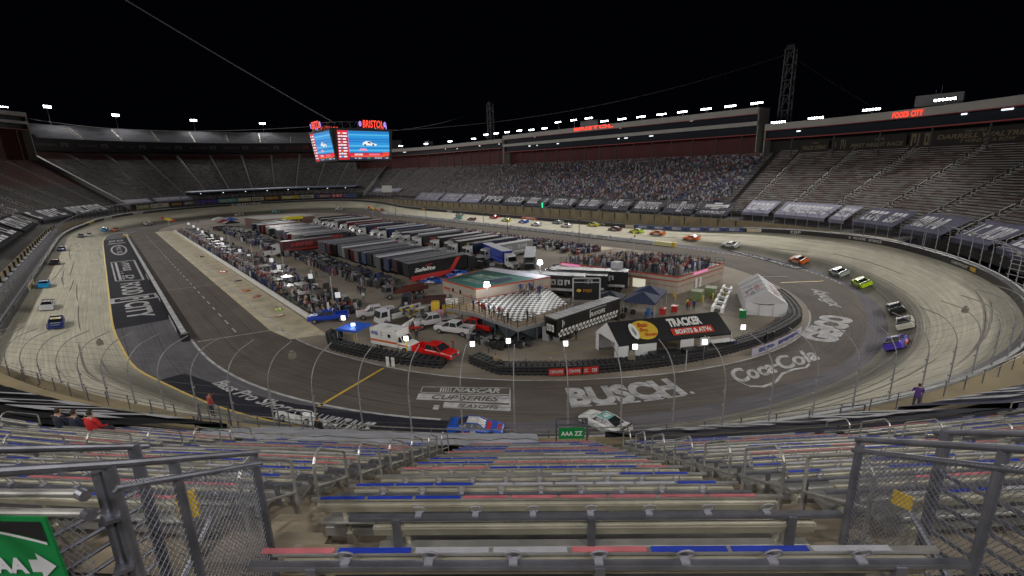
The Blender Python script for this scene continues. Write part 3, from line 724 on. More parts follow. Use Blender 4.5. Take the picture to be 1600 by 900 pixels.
ring_text('wall_banner', 'black banner reading DARRELL WALTRIP\'S 7 WINS IN A ROW', 385.3, 366, 33.6, 24.9, 28.6, "DARRELL WALTRIP'S", GOLD, pos=(.22, .42, .92, .72), bgm=BANB, shear=.2, sub=lambda b, f: (put_text(b, '7 WINS IN A ROW', f, (.4, .14, .8, .36), .02, .2), put_text(b, '1981-1984', f, (.42, .78, .58, .9), .02), scribble(b, f, (.01, .1, .17, .9), 7, 0, 3)))
# ------------------------------------------------------------------ tarpaulins over the lowest rows
TARP = mat('tarp_slate', (.055, .057, .072), .95, spec=.1, noise=.2, nscale=.4); TARPL = mat('tarp_pale', (.24, .24, .32), .9, spec=.1, noise=.15, nscale=.4); TARPK = mat('tarp_black', (.018, .018, .022), .98, spec=.05, noise=.2)
TW = mat('tarp_writing', (.46, .46, .50), .7, noise=.12, nscale=1)
def tarp(label, sl, sr, txt, m=TARP, d0=4.7, d1=9.6, z0=8.6, sl_=.60, bold=.03, shear=.0, wm=None, pos=(.08, .2, .92, .8)):
    f = lambda u, v: Vector(P(sl + (sr - sl) * u, d0 + (d1 - d0) * v, z0 + sl_ * (d1 - d0) * v + .12 * math.sin(v * 9.4 + u * 5) * (v * (1 - v))))
    f2 = lambda u, v: f(u, v) + Vector((0, 0, .09))
    b = MB()
    for i in range(6): rect(b, f, 0, i / 6, 1, (i + 1) / 6, 0, 10)
    rect(b, lambda u, v: Vector(P(sl + (sr - sl) * u, d0 - .02, z0 - .8 + .8 * v)), 0, 0, 1, 1, 0, 6)
    if txt.startswith('~'): scribble(b, f2, pos, len(label) + int(abs(sl)), 1, int(txt[1:]))
    elif txt: 
        if txt == 'FOOD CITY':
            put_text(b, 'FOOD', f2, (.07, .34, .40, .70), bold, .1, 1); put_text(b, 'CITY', f2, (.64, .34, .95, .70), bold, .1, 1)
            for q in ((.44, .12, .47, .9), (.57, .12, .60, .9), (.47, .12, .57, .2), (.47, .82, .57, .9)): rect(b, f2, *q, 1)
            put_text(b, 'F', f2, (.485, .26, .555, .76), .04, 0, 1)
        elif txt == 'CHEVROLET':
            rect(b, f2, .15, .55, .85, .80, 1, 3); rect(b, f2, .38, .42, .62, .92, 1); put_text(b, txt, f2, (.12, .10, .88, .30), bold, 0, 1)
        else: put_text(b, txt, f2, pos, bold, shear, 1)
    return tag(b.build('tarp_banner', [m, wm or TW], fix=False), label, 'banner')
bt = [(1.5, -8.5, 'CHEVROLET', 'slate tarp with a white CHEVROLET emblem at the right end of the crowd'), (13, 2.7, 'FOOD CITY', 'slate FOOD CITY tarp left of the CHEVROLET tarp'), (25.4, 14.4, '~9', 'slate tarp with pale script between the two FOOD CITY tarps'),
      (38.4, 27, 'FOOD CITY', 'slate FOOD CITY tarp two places left of the CHEVROLET tarp'), (51, 39.8, '~10', 'slate tarp with white lettering behind the green marker lamp'), (66, 53, '~9', 'slate tarp with slanted white lettering left of the green lamp'), (81, 68, '~7', 'slate tarp with thin pale marks in the middle of the backstretch'),
      (96, 83, 'ARCO', 'slate tarp reading ARCO under the backstretch crowd'), (112, 98, 'PPG', 'slate tarp reading PPG under the backstretch crowd'), (130, 114, '~8', 'pale tarp at the far part of the backstretch'), (149, 132, '~9', 'pale crumpled tarp near the far backstretch end'), (176, 151, '~9', 'long pale tarp at the far backstretch corner')]
for a, b_, t, lab in bt: tarp(lab, sb(a), sb(b_), t, TARPL if b_ > 112 else TARP, d0=3.6, d1=9.0, z0=7.2, sl_=.66)
for a, b_, t, lab in [(405, 397.5, '~5', 'pale tarp at the left end of the empty right stand'), (396, 382.5, '~11', 'wide pale tarp with two rows of lettering in the right stand'), (381.5, 377.5, '~3', 'narrow pale striped tarp in the right stand'),
                      (375.5, 365.5, '~8', 'pale tarp with round emblem and lettering in the right stand'), (363.5, 354, '~7', 'violet grey tarp with white lettering in the right stand'), (351.5, 343, '~7', 'large violet grey tarp at the right edge of the right stand'), (341, 330, '~6', 'violet grey tarp beyond the right frame edge')]:
    tarp(lab, a, b_, t, TARPL if a > 376 else mat('tarp_violet', (.10, .10, .15), .95, spec=.1, noise=.2, nscale=.4))
# left stand tarps, reading from the track
for a, b_, t, lab in [(58, 20, '~9', 'long black tarp with pale lettering on the left stand, farther one'), (112, 62, '~8', 'long black tarp with pale lettering on the left stand, nearer one'), (6, -20, '~5', 'slate tarp where the left stand starts to bend'), (-22, -47, '~6', 'slate tarp farthest along the left bend')]:
    tarp(lab, b_, a, t, TARPK if a > 20 else TARP, d1=11, pos=(.06, .1, .94, .9)) if False else tarp(lab, a, b_, t, TARPK if a > 20 else TARP, d1=10.8, sl_=.62, pos=(.06, .15, .94, .85))
for a, b_, lab in [(775, 761, 'thin white tarp in the far turn stand behind the yellow billboard'), (759, 741, 'thin white tarp in the far turn stand behind the dark billboard'), (640, 618, 'thin white tarp below the video board')]:
    tarp(lab, a, b_, '~10', TARPL, d0=8.2, d1=11.5, z0=10.8)
# billboards along the far turn wall
bb = [(783, 775, (.30, .28, .05), 'dark yellow billboard at the left of the far turn'), (774.5, 764, (.55, .53, .42), 'cream billboard in the far turn'), (763, 756.5, (.02, .015, .01), 'black billboard with orange emblem in the far turn'), (756, 749, (.10, .09, .10), 'dark lettered billboard in the far turn'),
      (748, 737.5, (.08, .03, .30), 'purple billboard in the left half of the far turn'), (737, 727, (.10, .35, .42), 'cyan billboard in the far turn'), (726.5, 719, (.45, .42, .22), 'olive cream billboard in the far turn'), (718.5, 712, (.5, .47, .35), 'pale cream billboard in the far turn'), (711.5, 703, (.16, .06, .01), 'brown orange billboard in the far turn'),
      (702, 691, (.42, .34, .02), 'mustard billboard in the far turn'), (690.5, 682, (.40, .42, .30), 'grey green billboard in the far turn'), (681, 671, (.09, .03, .16), 'dark violet billboard in the far turn'), (670.5, 663, (.45, .03, .05), 'red billboard right of the violet one in the far turn'), (662.5, 653, (.05, .10, .28), 'blue billboard at the right end of the far turn')]
for k, (a, b_, c_, lab) in enumerate(bb):
    a -= 6; b_ -= 6
    f = lambda u, v: Vector(P(a + (b_ - a) * u, 1.0, 7.9 + 2.1 * v)); f2 = lambda u, v: Vector(P(a + (b_ - a) * u, .9, 7.9 + 2.1 * v))
    m_ = MB(); rect(m_, f, 0, 0, 1, 1, 0, 3); scribble(m_, f2, (.1, .25, .9, .75), k + 3, 1, 5)
    for u in (0, 1): q = f(u, 0); m_.tube((q.x, q.y, 5.5), (q.x, q.y, 10.0), .08, 4, 2)
    tag(m_.build('billboard', [mat('billboard_%d' % k, c_, .5), [PALEB, BLACK, YEL][k % 3], DGREY], fix=False), lab, 'billboard')
# small club stand with lit eaves in the far turn
g = thing('club_terrace', 'low dark club terrace with a lit eave in the far turn', 'building')
b = MB(); ringloft(b, [(6.5, 14.2), (6.5, 14.9), (13, 15.3), (13, 14.6)], 652, 742, 6, zf=None, closed=True); b.build('roof', mat('club_roof', (.16, .19, .28), .6), g)
b = MB(); ringloft(b, [(12.5, 9), (12.5, 14.5)], 652, 742, 6, zf=None); b.build('back_wall', DKC, g)
for s in np.arange(655, 742, 9): b = MB(); b.tube(P(s, 7, 9.5), P(s, 7, 14.3), .12, 5); b.build('pillar', DGREY, g)
for s in np.arange(658, 740, 11.3): b = MB(); b.box(P(s, 7.4, 13.7), (.5, .5, .2)); b.build('eave_lamp', mat('eave_glow', (1, 1, 1), .5, emit=(.8, .9, 1), estr=2.5), g)
b = MB(); f = lambda u, v: Vector(P(630 - 9 * u, 5.5, 10.5 + 4.2 * v)); rect(b, f, 0, 0, 1, 1, 0); scribble(b, lambda u, v: f(u, v) + Vector((-.1, 0, 0)), (.1, .4, .9, .8), 2, 1, 6); [b.tube(P(s, 5.6, 7), P(s, 5.6, 11), .15, 5, 1) for s in (623, 629)]
tag(b.build('white_score_sign', [PALEB, GREY], fix=False), 'white framed board standing at the far end of the backstretch', 'sign')

# ribs, stair flights and clutter in front of the tan wall under the left stand
for i in range(22):
    s_ = 4 + i * 6.9
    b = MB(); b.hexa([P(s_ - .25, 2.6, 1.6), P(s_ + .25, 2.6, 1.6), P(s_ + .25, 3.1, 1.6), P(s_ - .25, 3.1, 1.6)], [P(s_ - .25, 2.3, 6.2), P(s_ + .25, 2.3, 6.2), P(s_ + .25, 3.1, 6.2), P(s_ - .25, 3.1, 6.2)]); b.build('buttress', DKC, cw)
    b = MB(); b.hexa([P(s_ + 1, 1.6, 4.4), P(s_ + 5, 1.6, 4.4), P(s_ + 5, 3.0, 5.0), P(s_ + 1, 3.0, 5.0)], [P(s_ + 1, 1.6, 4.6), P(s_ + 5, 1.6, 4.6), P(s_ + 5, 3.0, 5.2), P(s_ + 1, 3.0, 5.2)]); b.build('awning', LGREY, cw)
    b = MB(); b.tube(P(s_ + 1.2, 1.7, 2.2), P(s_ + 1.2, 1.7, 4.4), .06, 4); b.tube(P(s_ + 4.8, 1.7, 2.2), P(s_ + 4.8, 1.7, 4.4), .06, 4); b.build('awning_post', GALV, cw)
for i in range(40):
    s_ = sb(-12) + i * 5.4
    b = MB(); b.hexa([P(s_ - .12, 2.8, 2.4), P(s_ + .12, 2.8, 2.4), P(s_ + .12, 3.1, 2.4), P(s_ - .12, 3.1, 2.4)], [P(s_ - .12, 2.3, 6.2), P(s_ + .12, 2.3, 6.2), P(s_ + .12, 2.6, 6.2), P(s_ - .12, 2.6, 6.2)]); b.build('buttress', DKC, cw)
# ------------------------------------------------------------------ floodlights: pole, crossbar, lamp heads and their own lamp
def floodlight(label, pos, aim, pole=1.6, width=4.6, heads=6, power=1.0, group='floodlight banks on the roofs', lit=True, spot=100, rows=1):
    x, y, z = pos; a = math.atan2(aim[1] - y, aim[0] - x)
    t = thing('floodlight', label, 'floodlight', (x, y, z - pole), a, group)
    b = MB(); b.tube((0, 0, -.3), (0, 0, pole), .16 if pole > 4 else .1, 6); b.build('pole', GALV, t)
    b = MB(); b.box((0, 0, pole), (.14, width, .14)); b.build('crossbar', GALV, t)
    for r_ in range(rows):
        for i in range(heads):
            yy = (i - (heads - 1) / 2) * width / heads; zz = pole + .12 + r_ * .75
            b = MB(); k = .35
            b.hexa([(.0, yy - .3, zz - .25), (.5, yy - .34, zz - .5), (.5, yy + .34, zz - .5), (.0, yy + .3, zz - .25)], [(.1, yy - .3, zz + .3), (.62, yy - .34, zz + .22), (.62, yy + .34, zz + .22), (.1, yy + .3, zz + .3)])
            h = b.build('lamp_head', DGREY, t)
            b = MB(); b.add([(.55, yy - .2, zz - .36), (.55, yy + .2, zz - .36), (.64, yy + .2, zz + .1), (.64, yy - .2, zz + .1)], [(0, 1, 2, 3)])
            b.build('lens', LAMP, h, fix=False)
    if lit:
        ld = D.lights.new('flood', 'SPOT'); ld.energy = FLOOD_W * power; ld.color = FLOOD_RGB; ld.spot_size = rad(spot); ld.spot_blend = .75; ld.shadow_soft_size = .9
        l = D.objects.new('flood_lamp', ld); COL.objects.link(l)
        src = Vector((x, y, z + .3)) + Vector((math.cos(a), math.sin(a), 0)) * 1.4
        l.location = src; l.rotation_euler = (Vector(aim) - src).to_track_quat('-Z', 'Y').to_euler()
    return t
nth = 'first second third fourth fifth sixth seventh eighth ninth tenth eleventh twelfth thirteenth fourteenth fifteenth sixteenth seventeenth eighteenth nineteenth twentieth twenty-first twenty-second'.split()
back_x = [-2.9, 5.7, 14.2, 23.3, 31.8, 40.9, 49.9, 58.8, 67.4, 76.1, 85.7, 94.5, 103.7, 112.7, 122.1, 131.1, 140.2, 151.7, 175.7, 201.3, 225.6]
for i, x in enumerate(back_x):
    z = 41.0 if i < 13 else 41.3 if i < 17 else 39.9
    if i in (8, 9, 10): z = 43.0
    y = -100.9 if x < 190 else -99.5 if x < 210 else -94.4
    floodlight('lit floodlight bank on the backstretch roof, %s counting from its right end' % nth[i], (x, y, z), (x * .9 + 6, -30, 0), pole=1.5 if z < 42 else 3.2, width=4.2 if i < 9 else 3.6, power=.75)
for i, (x, y, z) in enumerate([(-10.4, -99.9, 34.4), (-21.2, -98.7, 34.6), (-35.5, -94.7, 35.2), (-51.1, -87.8, 35.4)]):
    floodlight('lit floodlight bank on the right turn roof, %s from the left end' % nth[i], (x, y, z), (x * .75, y * .35, 0), pole=1.1, width=4.4, power=1.15)
for i, (x, y, z) in enumerate([(315.8, 79.6, 64.5), (330.4, 49.2, 62.8), (339, 6.2, 62.2), (334, -37.3, 61.2)]):
    floodlight('lit floodlight on a tall pole above the far upper deck, %s from the left' % nth[i], (x, y, z), (215, 0, 0), pole=9, width=4.2, rows=2, power=2.4, spot=150)
floodlight('lit floodlight bank on the tall white suites at the far left', (266, 94.5, 58.6), (180, 30, 0), pole=1.2, width=7, heads=8, power=1.5)
# the same ring of banks goes on round the stands outside the frame
for x in (8, 40, 72, 104, 136, 168, 200): floodlight('floodlight bank on the front straight roof above the left stand', (x, 131, 58.5), (x, 60, 0), pole=1.2, width=6, heads=8, power=2.0, spot=125)
for a in (104, 118, 131, 144, 158): floodlight('floodlight bank on the roof behind the near stand', (116 * math.cos(rad(a)), 116 * math.sin(rad(a)), 43), (70 * math.cos(rad(a)), 70 * math.sin(rad(a)), 3), pole=1.2, width=5, power=.62, spot=150)
for a in (176, 192, 208): floodlight('floodlight bank on the right turn roof beyond the frame', (104 * math.cos(rad(a)), 104 * math.sin(rad(a)), 36), (48 * math.cos(rad(a)), 48 * math.sin(rad(a)), 0), pole=1.2, width=5, power=1.15)
# small lights and boxes on the roofs
for i, (x, y, z, sx) in enumerate([(-49, -92, 36, 9), (206, -101, 40.5, 4), (72, -105, 41.5, 10)]):
    b = MB(); b.box((x, y - 3, z), (sx, 4, 2.6)); b.tube((x, y - 3, z), (x, y - 3, z + 3.4), .05, 4); b.tube((x + 1, y - 3, z), (x + 1, y - 3, z + 2.4), .04, 4)
    tag(b.build('roof_box', GREY), ['dark plant box on the right turn roof', 'dark box on the low backstretch roof', 'long dark box behind the lit red roof sign'][i], 'roof box')
# ------------------------------------------------------------------ video board
VX, VY = 93.0, -3.5
vb = thing('video_board', 'four sided video board hanging lit above the infield', 'video board', (VX, VY, 27))
HW, HT, ZB, ZT = 9.0, 10.6, .2, 9.4      # half width of a screen, half size of the ring
VBLK = mat('board_black', (.012, .012, .014), .5)
def face(ax):   # returns map (u, v) -> local point; u left to right seen from outside
    c, s = math.cos(ax), math.sin(ax)
    def fn(u, v, out=0.0):
        r = HT - 1.15 * (1 - v) * 1.0 + out; t = (u - .5) * 2 * HW * (1 - .0 * v)
        return Vector((c * r - s * t, s * r + c * t, ZB + (ZT - ZB) * v))
    return fn
screen_base = D.materials.new('screen_picture')
def emi(name, c, e=1.0): return mat(name, (.0, .0, .0), .5, emit=c, estr=e)
SC = [emi('screen_blue', (.02, .30, .72)), emi('screen_pale_blue', (.10, .50, .78)), emi('screen_red', (.75, .02, .05)), emi('screen_white', (.9, .9, .95)), emi('screen_black', (.01, .01, .015)), emi('screen_orange', (.85, .10, .03)), emi('screen_green', (.02, .3, .12)), emi('screen_deep_blue', (.01, .19, .55)), emi('screen_pink', (.85, .3, .5)), emi('screen_navy', (.03, .03, .10))]
for k, ax in enumerate((math.pi, math.pi / 2, 0, -math.pi / 2)):
    f0 = face(ax); f = (lambda u, v, f0=f0, o=.22: f0(u, v, o)); f2 = (lambda u, v, f0=f0: f0(u, v, .27)); f3 = (lambda u, v, f0=f0: f0(u, v, .31))
    b = MB(); b.hexa([f0(-.04, -.05, -.5), f0(1.04, -.05, -.5), f0(1.04, -.05, .2), f0(-.04, -.05, .2)], [f0(-.04, 1.06, -.5), f0(1.04, 1.06, -.5), f0(1.04, 1.06, .2), f0(-.04, 1.06, .2)]); b.build('screen_housing', VBLK, vb)
    b = MB(); r = random.Random(5)
    rect(b, f, 0, 0, 1, 1, 4); rect(b, f2, .0, .0, .2, .98, 2)
    rect(b, f2, .2, .24, 1, .97, 0)
    for i in range(9):
        v = .29 + i * .076; rect(b, f3, .2, v, 1, v + r.uniform(.02, .055), [1, 7, 1, 0, 7, 7, 0, 1, 7][i])
    for i in range(9):
        v = .86 - i * .098; rect(b, f3, .015, v, .05, v + .05, 3); rect(b, f3, .06, v, .09, v + .06, [5, 3, 0][i % 3]); rect(b, f3, .1, v, .1 + r.uniform(.05, .085), v + .05, 3); rect(b, lambda u, v: f0(u, v, .29), .0, v - .035, .19, v - .012, 4)
    rect(b, f3, .2, .13, 1, .22, 2); rect(b, f3, .2, .2, 1, .24, 9); rect(b, f3, .86, .1, .98, .25, 5); rect(b, f3, .3, .14, .46, .2, 3); rect(b, f3, .58, .14, .8, .2, 8); rect(b, f3, .22, .08, .9, .13, 5)
    rect(b, f3, .2, .0, 1, .08, 9)
    for a, c_ in ((.3, .44), (.66, .84), (.9, .97)): scribble(b, lambda u, v: f0(u, v, .34), (a, .02, c_, .06), int(a * 100), 3, 6)
    rect(b, lambda u, v: f0(u, v, .34), .54, .015, .6, .065, 6)
    # the racing car in the picture: white body, dark windows, wheels
    cs = .60; f4 = lambda u, v: f0(u, v, .36)
    b.add([f4(*q) for q in ((cs - .14, .50), (cs + .12, .47), (cs + .15, .53), (cs + .06, .56), (cs + .0, .63), (cs - .07, .63), (cs - .13, .58))], [tuple(range(7))], 3)
    f5 = lambda u, v: f0(u, v, .39)
    b.add([f5(*q) for q in ((cs - .03, .56), (cs + .04, .55), (cs - .0, .61), (cs - .04, .61))], [(0, 1, 2, 3)], 4)
    for q in (-.09, .07): b.add([f5(cs + q + .02 * math.cos(t), .50 + .035 * math.sin(t)) for t in np.arange(0, 6.28, .7)], [tuple(range(9))], 4)
    b.add([f5(*q) for q in ((.38, .3), (.56, .3), (.52, .38), (.42, .38))], [(0, 1, 2, 3)], 8)
    b.build('screen', SC, vb, fix=False)
    b = MB(); g_ = lambda u, v: f0(u, 1.08 + .25 * v, 1.75)
    put_text(b, 'BRISTOL', g_, (.45, 0, .85, 1), .015, .1); b.build('red_lettering', LEDRED, vb, fix=False)
    for u in (.40, .88):
        b = MB(); b.add([f0(u + .028 * math.cos(t), 1.2 + .09 * math.sin(t), 1.8) for t in np.arange(0, 6.28, .5)], [tuple(range(13))])
        scribble(b, lambda a, c_: f0(u - .02 + .04 * a, 1.15 + .1 * c_, 1.9), (0, 0, 1, 1), 3, 1, 2); b.build('purple_emblem', [LEDPURP, PALEB], vb, fix=False)
b = MB()      # top ring truss
for zz in (9.9, 11.9):
    for r_ in (12.0, 10.8):
        b.path([(r_ * math.cos(t), r_ * math.sin(t), zz) for t in [2 * math.pi * i / 32 for i in range(32)]], .12, 4, closed=True)
for i in range(32):
    t = 2 * math.pi * i / 32; t2 = 2 * math.pi * (i + 1) / 32
    b.tube((12 * math.cos(t), 12 * math.sin(t), 9.9), (12 * math.cos(t), 12 * math.sin(t), 11.9), .09, 4); b.tube((12 * math.cos(t), 12 * math.sin(t), 9.9), (12 * math.cos(t2), 12 * math.sin(t2), 11.9), .06, 4)
    b.tube((10.8 * math.cos(t), 10.8 * math.sin(t), 11.9), (12 * math.cos(t), 12 * math.sin(t), 11.9), .06, 4)
b.build('ring_truss', DGREY, vb)
b = MB()
for sx in (-1, 1):
    for sy in (-1, 1): b.hexa([(sx * 8.2, sy * 8.2, -.3), (sx * 9.3, sy * 7.4, -.3), (sx * 9.3, sy * 9.3, -.3), (sx * 7.4, sy * 9.3, -.3)], [(sx * 9.2, sy * 9.2, 10), (sx * 10.6, sy * 8.6, 10), (sx * 10.6, sy * 10.6, 10), (sx * 8.6, sy * 10.6, 10)])
b.build('corner_posts', VBLK, vb)
b = MB(); b.box((0, 0, 8.8), (16, 16, 1.6)); b.build('service_deck', DGREY, vb)
# towers and cables
TOWERM = mat('tower_steel', (.10, .10, .11), .6, noise=.2)
def tower(label, x, y, z1, w0, w1):
    t = thing('lattice_tower', label, 'tower', (x, y, 0)); b = MB(); n = 12
    for sx in (-1, 1):
        for sy in (-1, 1): b.tube((sx * w0, sy * w0, 0), (sx * w1, sy * w1, z1), .3, 5)
    b.build('legs', TOWERM, t); b = MB()
    for i in range(n):
        za, zb_ = z1 * i / n, z1 * (i + 1) / n; wa = w0 + (w1 - w0) * i / n; wb = w0 + (w1 - w0) * (i + 1) / n
        for (ax, ay, bx_, by) in ((-1, -1, 1, -1), (1, -1, 1, 1), (1, 1, -1, 1), (-1, 1, -1, -1)):
            b.tube((ax * wa, ay * wa, za), (bx_ * wb, by * wb, zb_), .14, 4); b.tube((ax * wb, ay * wb, zb_), (bx_ * wb, by * wb, zb_), .14, 4)
    b.build('bracing', TOWERM, t); b = MB(); b.box((0, 0, z1 + .8), (w1 * 2.6, w1 * 2.6, 1.6), taper=.55); b.build('head', GALV, t)
tower('tall lattice tower behind the right turn roof', -2.8, -125, 60, 2.0, 1.4)
tower('distant lattice tower behind the backstretch roof', 139.3, -99.5, 55.5, 1.0, .8) if False else tower('distant lattice tower behind the backstretch roof', 150, -112, 58.5, 1.6, 1.2)
tower('lattice tower out of frame at the front left corner', 40, 150, 62, 2.0, 1.4); tower('lattice tower beyond the far left corner', 330, 100, 62, 2.0, 1.4)
def cable(label, a, b_, sag, r=.09):
    pts = [tuple(Vector(a) * (1 - t) + Vector(b_) * t - Vector((0, 0, sag * 4 * t * (1 - t)))) for t in [i / 20 for i in range(21)]]
    b = MB(); b.path(pts, r, 4); tag(b.build('suspension_cable', mat('cable_steel', (.09, .085, .08), .7)), label, 'cable', 'cables holding the video board')
cable('cable from the video board up to the upper left of the sky', (84, 5, 38.4), (5, 145, 96), 2, .12)
cable('cable from the video board over the far left stand', (86, 6, 38), (330, 100, 62), 5)
cable('cable from the video board towards the tall lattice tower', (103, -12, 38), (-2.8, -125, 59), 6)
cable('second fainter cable beside the one to the tall lattice tower', (104, -13, 37.5), (150, -112, 58), 3, .06)
cable('thin guy wire falling right from the tall lattice tower', (-2.8, -125, 58), (-30, -118, 38), .3, .03)
# ------------------------------------------------------------------ cars and trucks
TYRE = mat('tyre', (.018, .018, .018), .85); RIM = mat('wheel_rim', (.35, .35, .37), .35, .7); CHROME = mat('chrome', (.6, .6, .62), .2, .95)
HEADL = mat('headlamp_glass', (.55, .58, .6), .15); TAILL = mat('tail_lamp', (.35, .01, .01), .3); NUM = mat('door_number', (.75, .75, .75), .5); NUMY = mat('door_number_yellow', (.75, .65, .05), .5)
def wheel(t, x, y, r=.33, w=.25, name='wheel', rimm=RIM):
    b = MB(); b.tube((x, y - w / 2, r), (x, y + w / 2, r), r, 14); o = b.build(name, TYRE, t)
    s = 1 if y > 0 else -1; b = MB(); b.disc((x, y + s * (w / 2 + .006), r), r * .6, (0, s, 0), 10); b.build('rim', rimm, o)
    return o
def sec(x, w, zl, zh, k=.86, zs=None):
    zs = zh - (zh - zl) * .25 if zs is None else zs
    return [(x, -w * .96, zl), (x, -w, (zl + zs) / 2), (x, -w, zs), (x, -w * k, zh), (x, w * k, zh), (x, w, zs), (x, w, (zl + zs) / 2), (x, w * .96, zl)]
def race_car(color, roof, second, num):
    t = thing('stock_car', 'car', 'racing car'); t.color = (*color, 1)
    rows = [sec(2.42, .70, .12, .40), sec(2.30, .88, .08, .52), sec(1.9, .96, .08, .66), sec(1.3, .98, .10, .74), sec(.75, .97, .12, .82), sec(-.3, .96, .12, .86), sec(-1.3, .98, .12, .90), sec(-1.9, .97, .12, .96), sec(-2.35, .92, .18, .98), sec(-2.45, .86, .25, .94)]
    b = MB(); b.loft(rows, 0); body = b.build('body', PAINT, t, bevel=.02); body.color = (*color, 1)
    gh = [[(.85, -.72, .80), (.85, .72, .80)], [(.30, -.60, 1.20), (.30, .60, 1.20)], [(-.75, -.58, 1.24), (-.75, .58, 1.24)], [(-1.65, -.66, .93), (-1.65, .66, .93)]]
    lo = [(.85, .80, .80), (.30, .84, .84), (-.75, .84, .86), (-1.65, .78, .90)]
    b = MB()
    vs = []; 
    for (x, w_, z_), g_ in zip(lo, gh): vs += [(x, -w_, z_), tuple(g_[0]), tuple(g_[1]), (x, w_, z_)]
    fs = []; ms = []
    for i in range(3):
        o = i * 4; fs += [(o, o + 4, o + 5, o + 1), (o + 1, o + 5, o + 6, o + 2), (o + 2, o + 6, o + 7, o + 3)]; ms += [0, 1 if i == 1 else 0, 0]
    b.v = vs; b.f = [list(f) for f in fs]; b.m = ms
    cab = b.build('cabin', [GLASS, PAINT], t); cab.color = (*roof, 1)
    for s in (-1, 1):
        for (xa, xb) in ((.42, .28), (-.62, -.80), (-1.35, -1.6)):
            pass
    b = MB()
    for s in (-1, 1): b.path([(.85, s * .80, .82), (.31, s * .62, 1.21), (-.74, s * .60, 1.25), (-1.62, s * .68, .95)], .045, 4); b.tube((-.2, s * .86, .86), (-.22, s * .60, 1.23), .05, 4)
    p = b.build('pillars', PAINT, t); p.color = (*color, 1)
    b = MB(); b.box((-2.38, 0, 1.06), (.05, 1.55, .2)); b.build('spoiler', mat('spoiler_black', (.03, .03, .03), .4), t)
    b = MB(); b.box((2.44, 0, .09), (.16, 1.7, .05)); b.build('splitter', DGREY, t)
    b = MB(); 
    for s in (-1, 1): b.add([(x_, s * .993, z_) for x_, z_ in ((1.2, .2), (-1.1, .2), (-1.6, .62), (.4, .52))], [(0, 1, 2, 3)])
    b.add([(2.2, -.5, .601), (2.2, .5, .601), (1.0, .62, .788), (1.0, -.62, .788)], [(0, 1, 2, 3)])
    q = b.build('stripe', PAINT, t, fix=False); q.color = (*second, 1)
    b = MB(); put_text(b, num, lambda u, v: Vector((-.55 + .62 * v, .36 - .72 * u, 1.252)), (0, 0, 1, 1), .05)
    for s in (-1, 1): put_text(b, num, lambda u, v, s=s: Vector(((-.45 + .7 * u) * (-s) - .1, s * 1.0, .3 + .42 * v)), (0, 0, 1, 1), .05)
    b.build('race_number', NUM, t, fix=False)
    for s in (-1, 1):
        b = MB(); b.add([(2.36, s * .45, .40), (2.31, s * .80, .40), (2.2, s * .80, .52), (2.27, s * .45, .54)], [(0, 1, 2, 3)]); b.build('headlight', HEADL, t, fix=False)
        b = MB(); b.add([(-2.44, s * .45, .62), (-2.44, s * .82, .62), (-2.41, s * .82, .76), (-2.43, s * .45, .76)], [(0, 1, 2, 3)]); b.build('tail_light', TAILL, t, fix=False)
        for x in (1.45, -1.42): wheel(t, x, s * .86, .34, .28)
    return t
C_ = dict(blue=(.02, .10, .55), sky=(.02, .30, .65), white=(.62, .62, .62), black=(.02, .02, .022), purple=(.09, .05, .50), lime=(.48, .72, .02), orange=(.75, .16, .03), red=(.6, .03, .03), silver=(.35, .40, .38), yellow=(.7, .6, .05), teal=(.10, .42, .40), maroon=(.16, .03, .04), navy=(.02, .03, .16), cream=(.6, .58, .5))
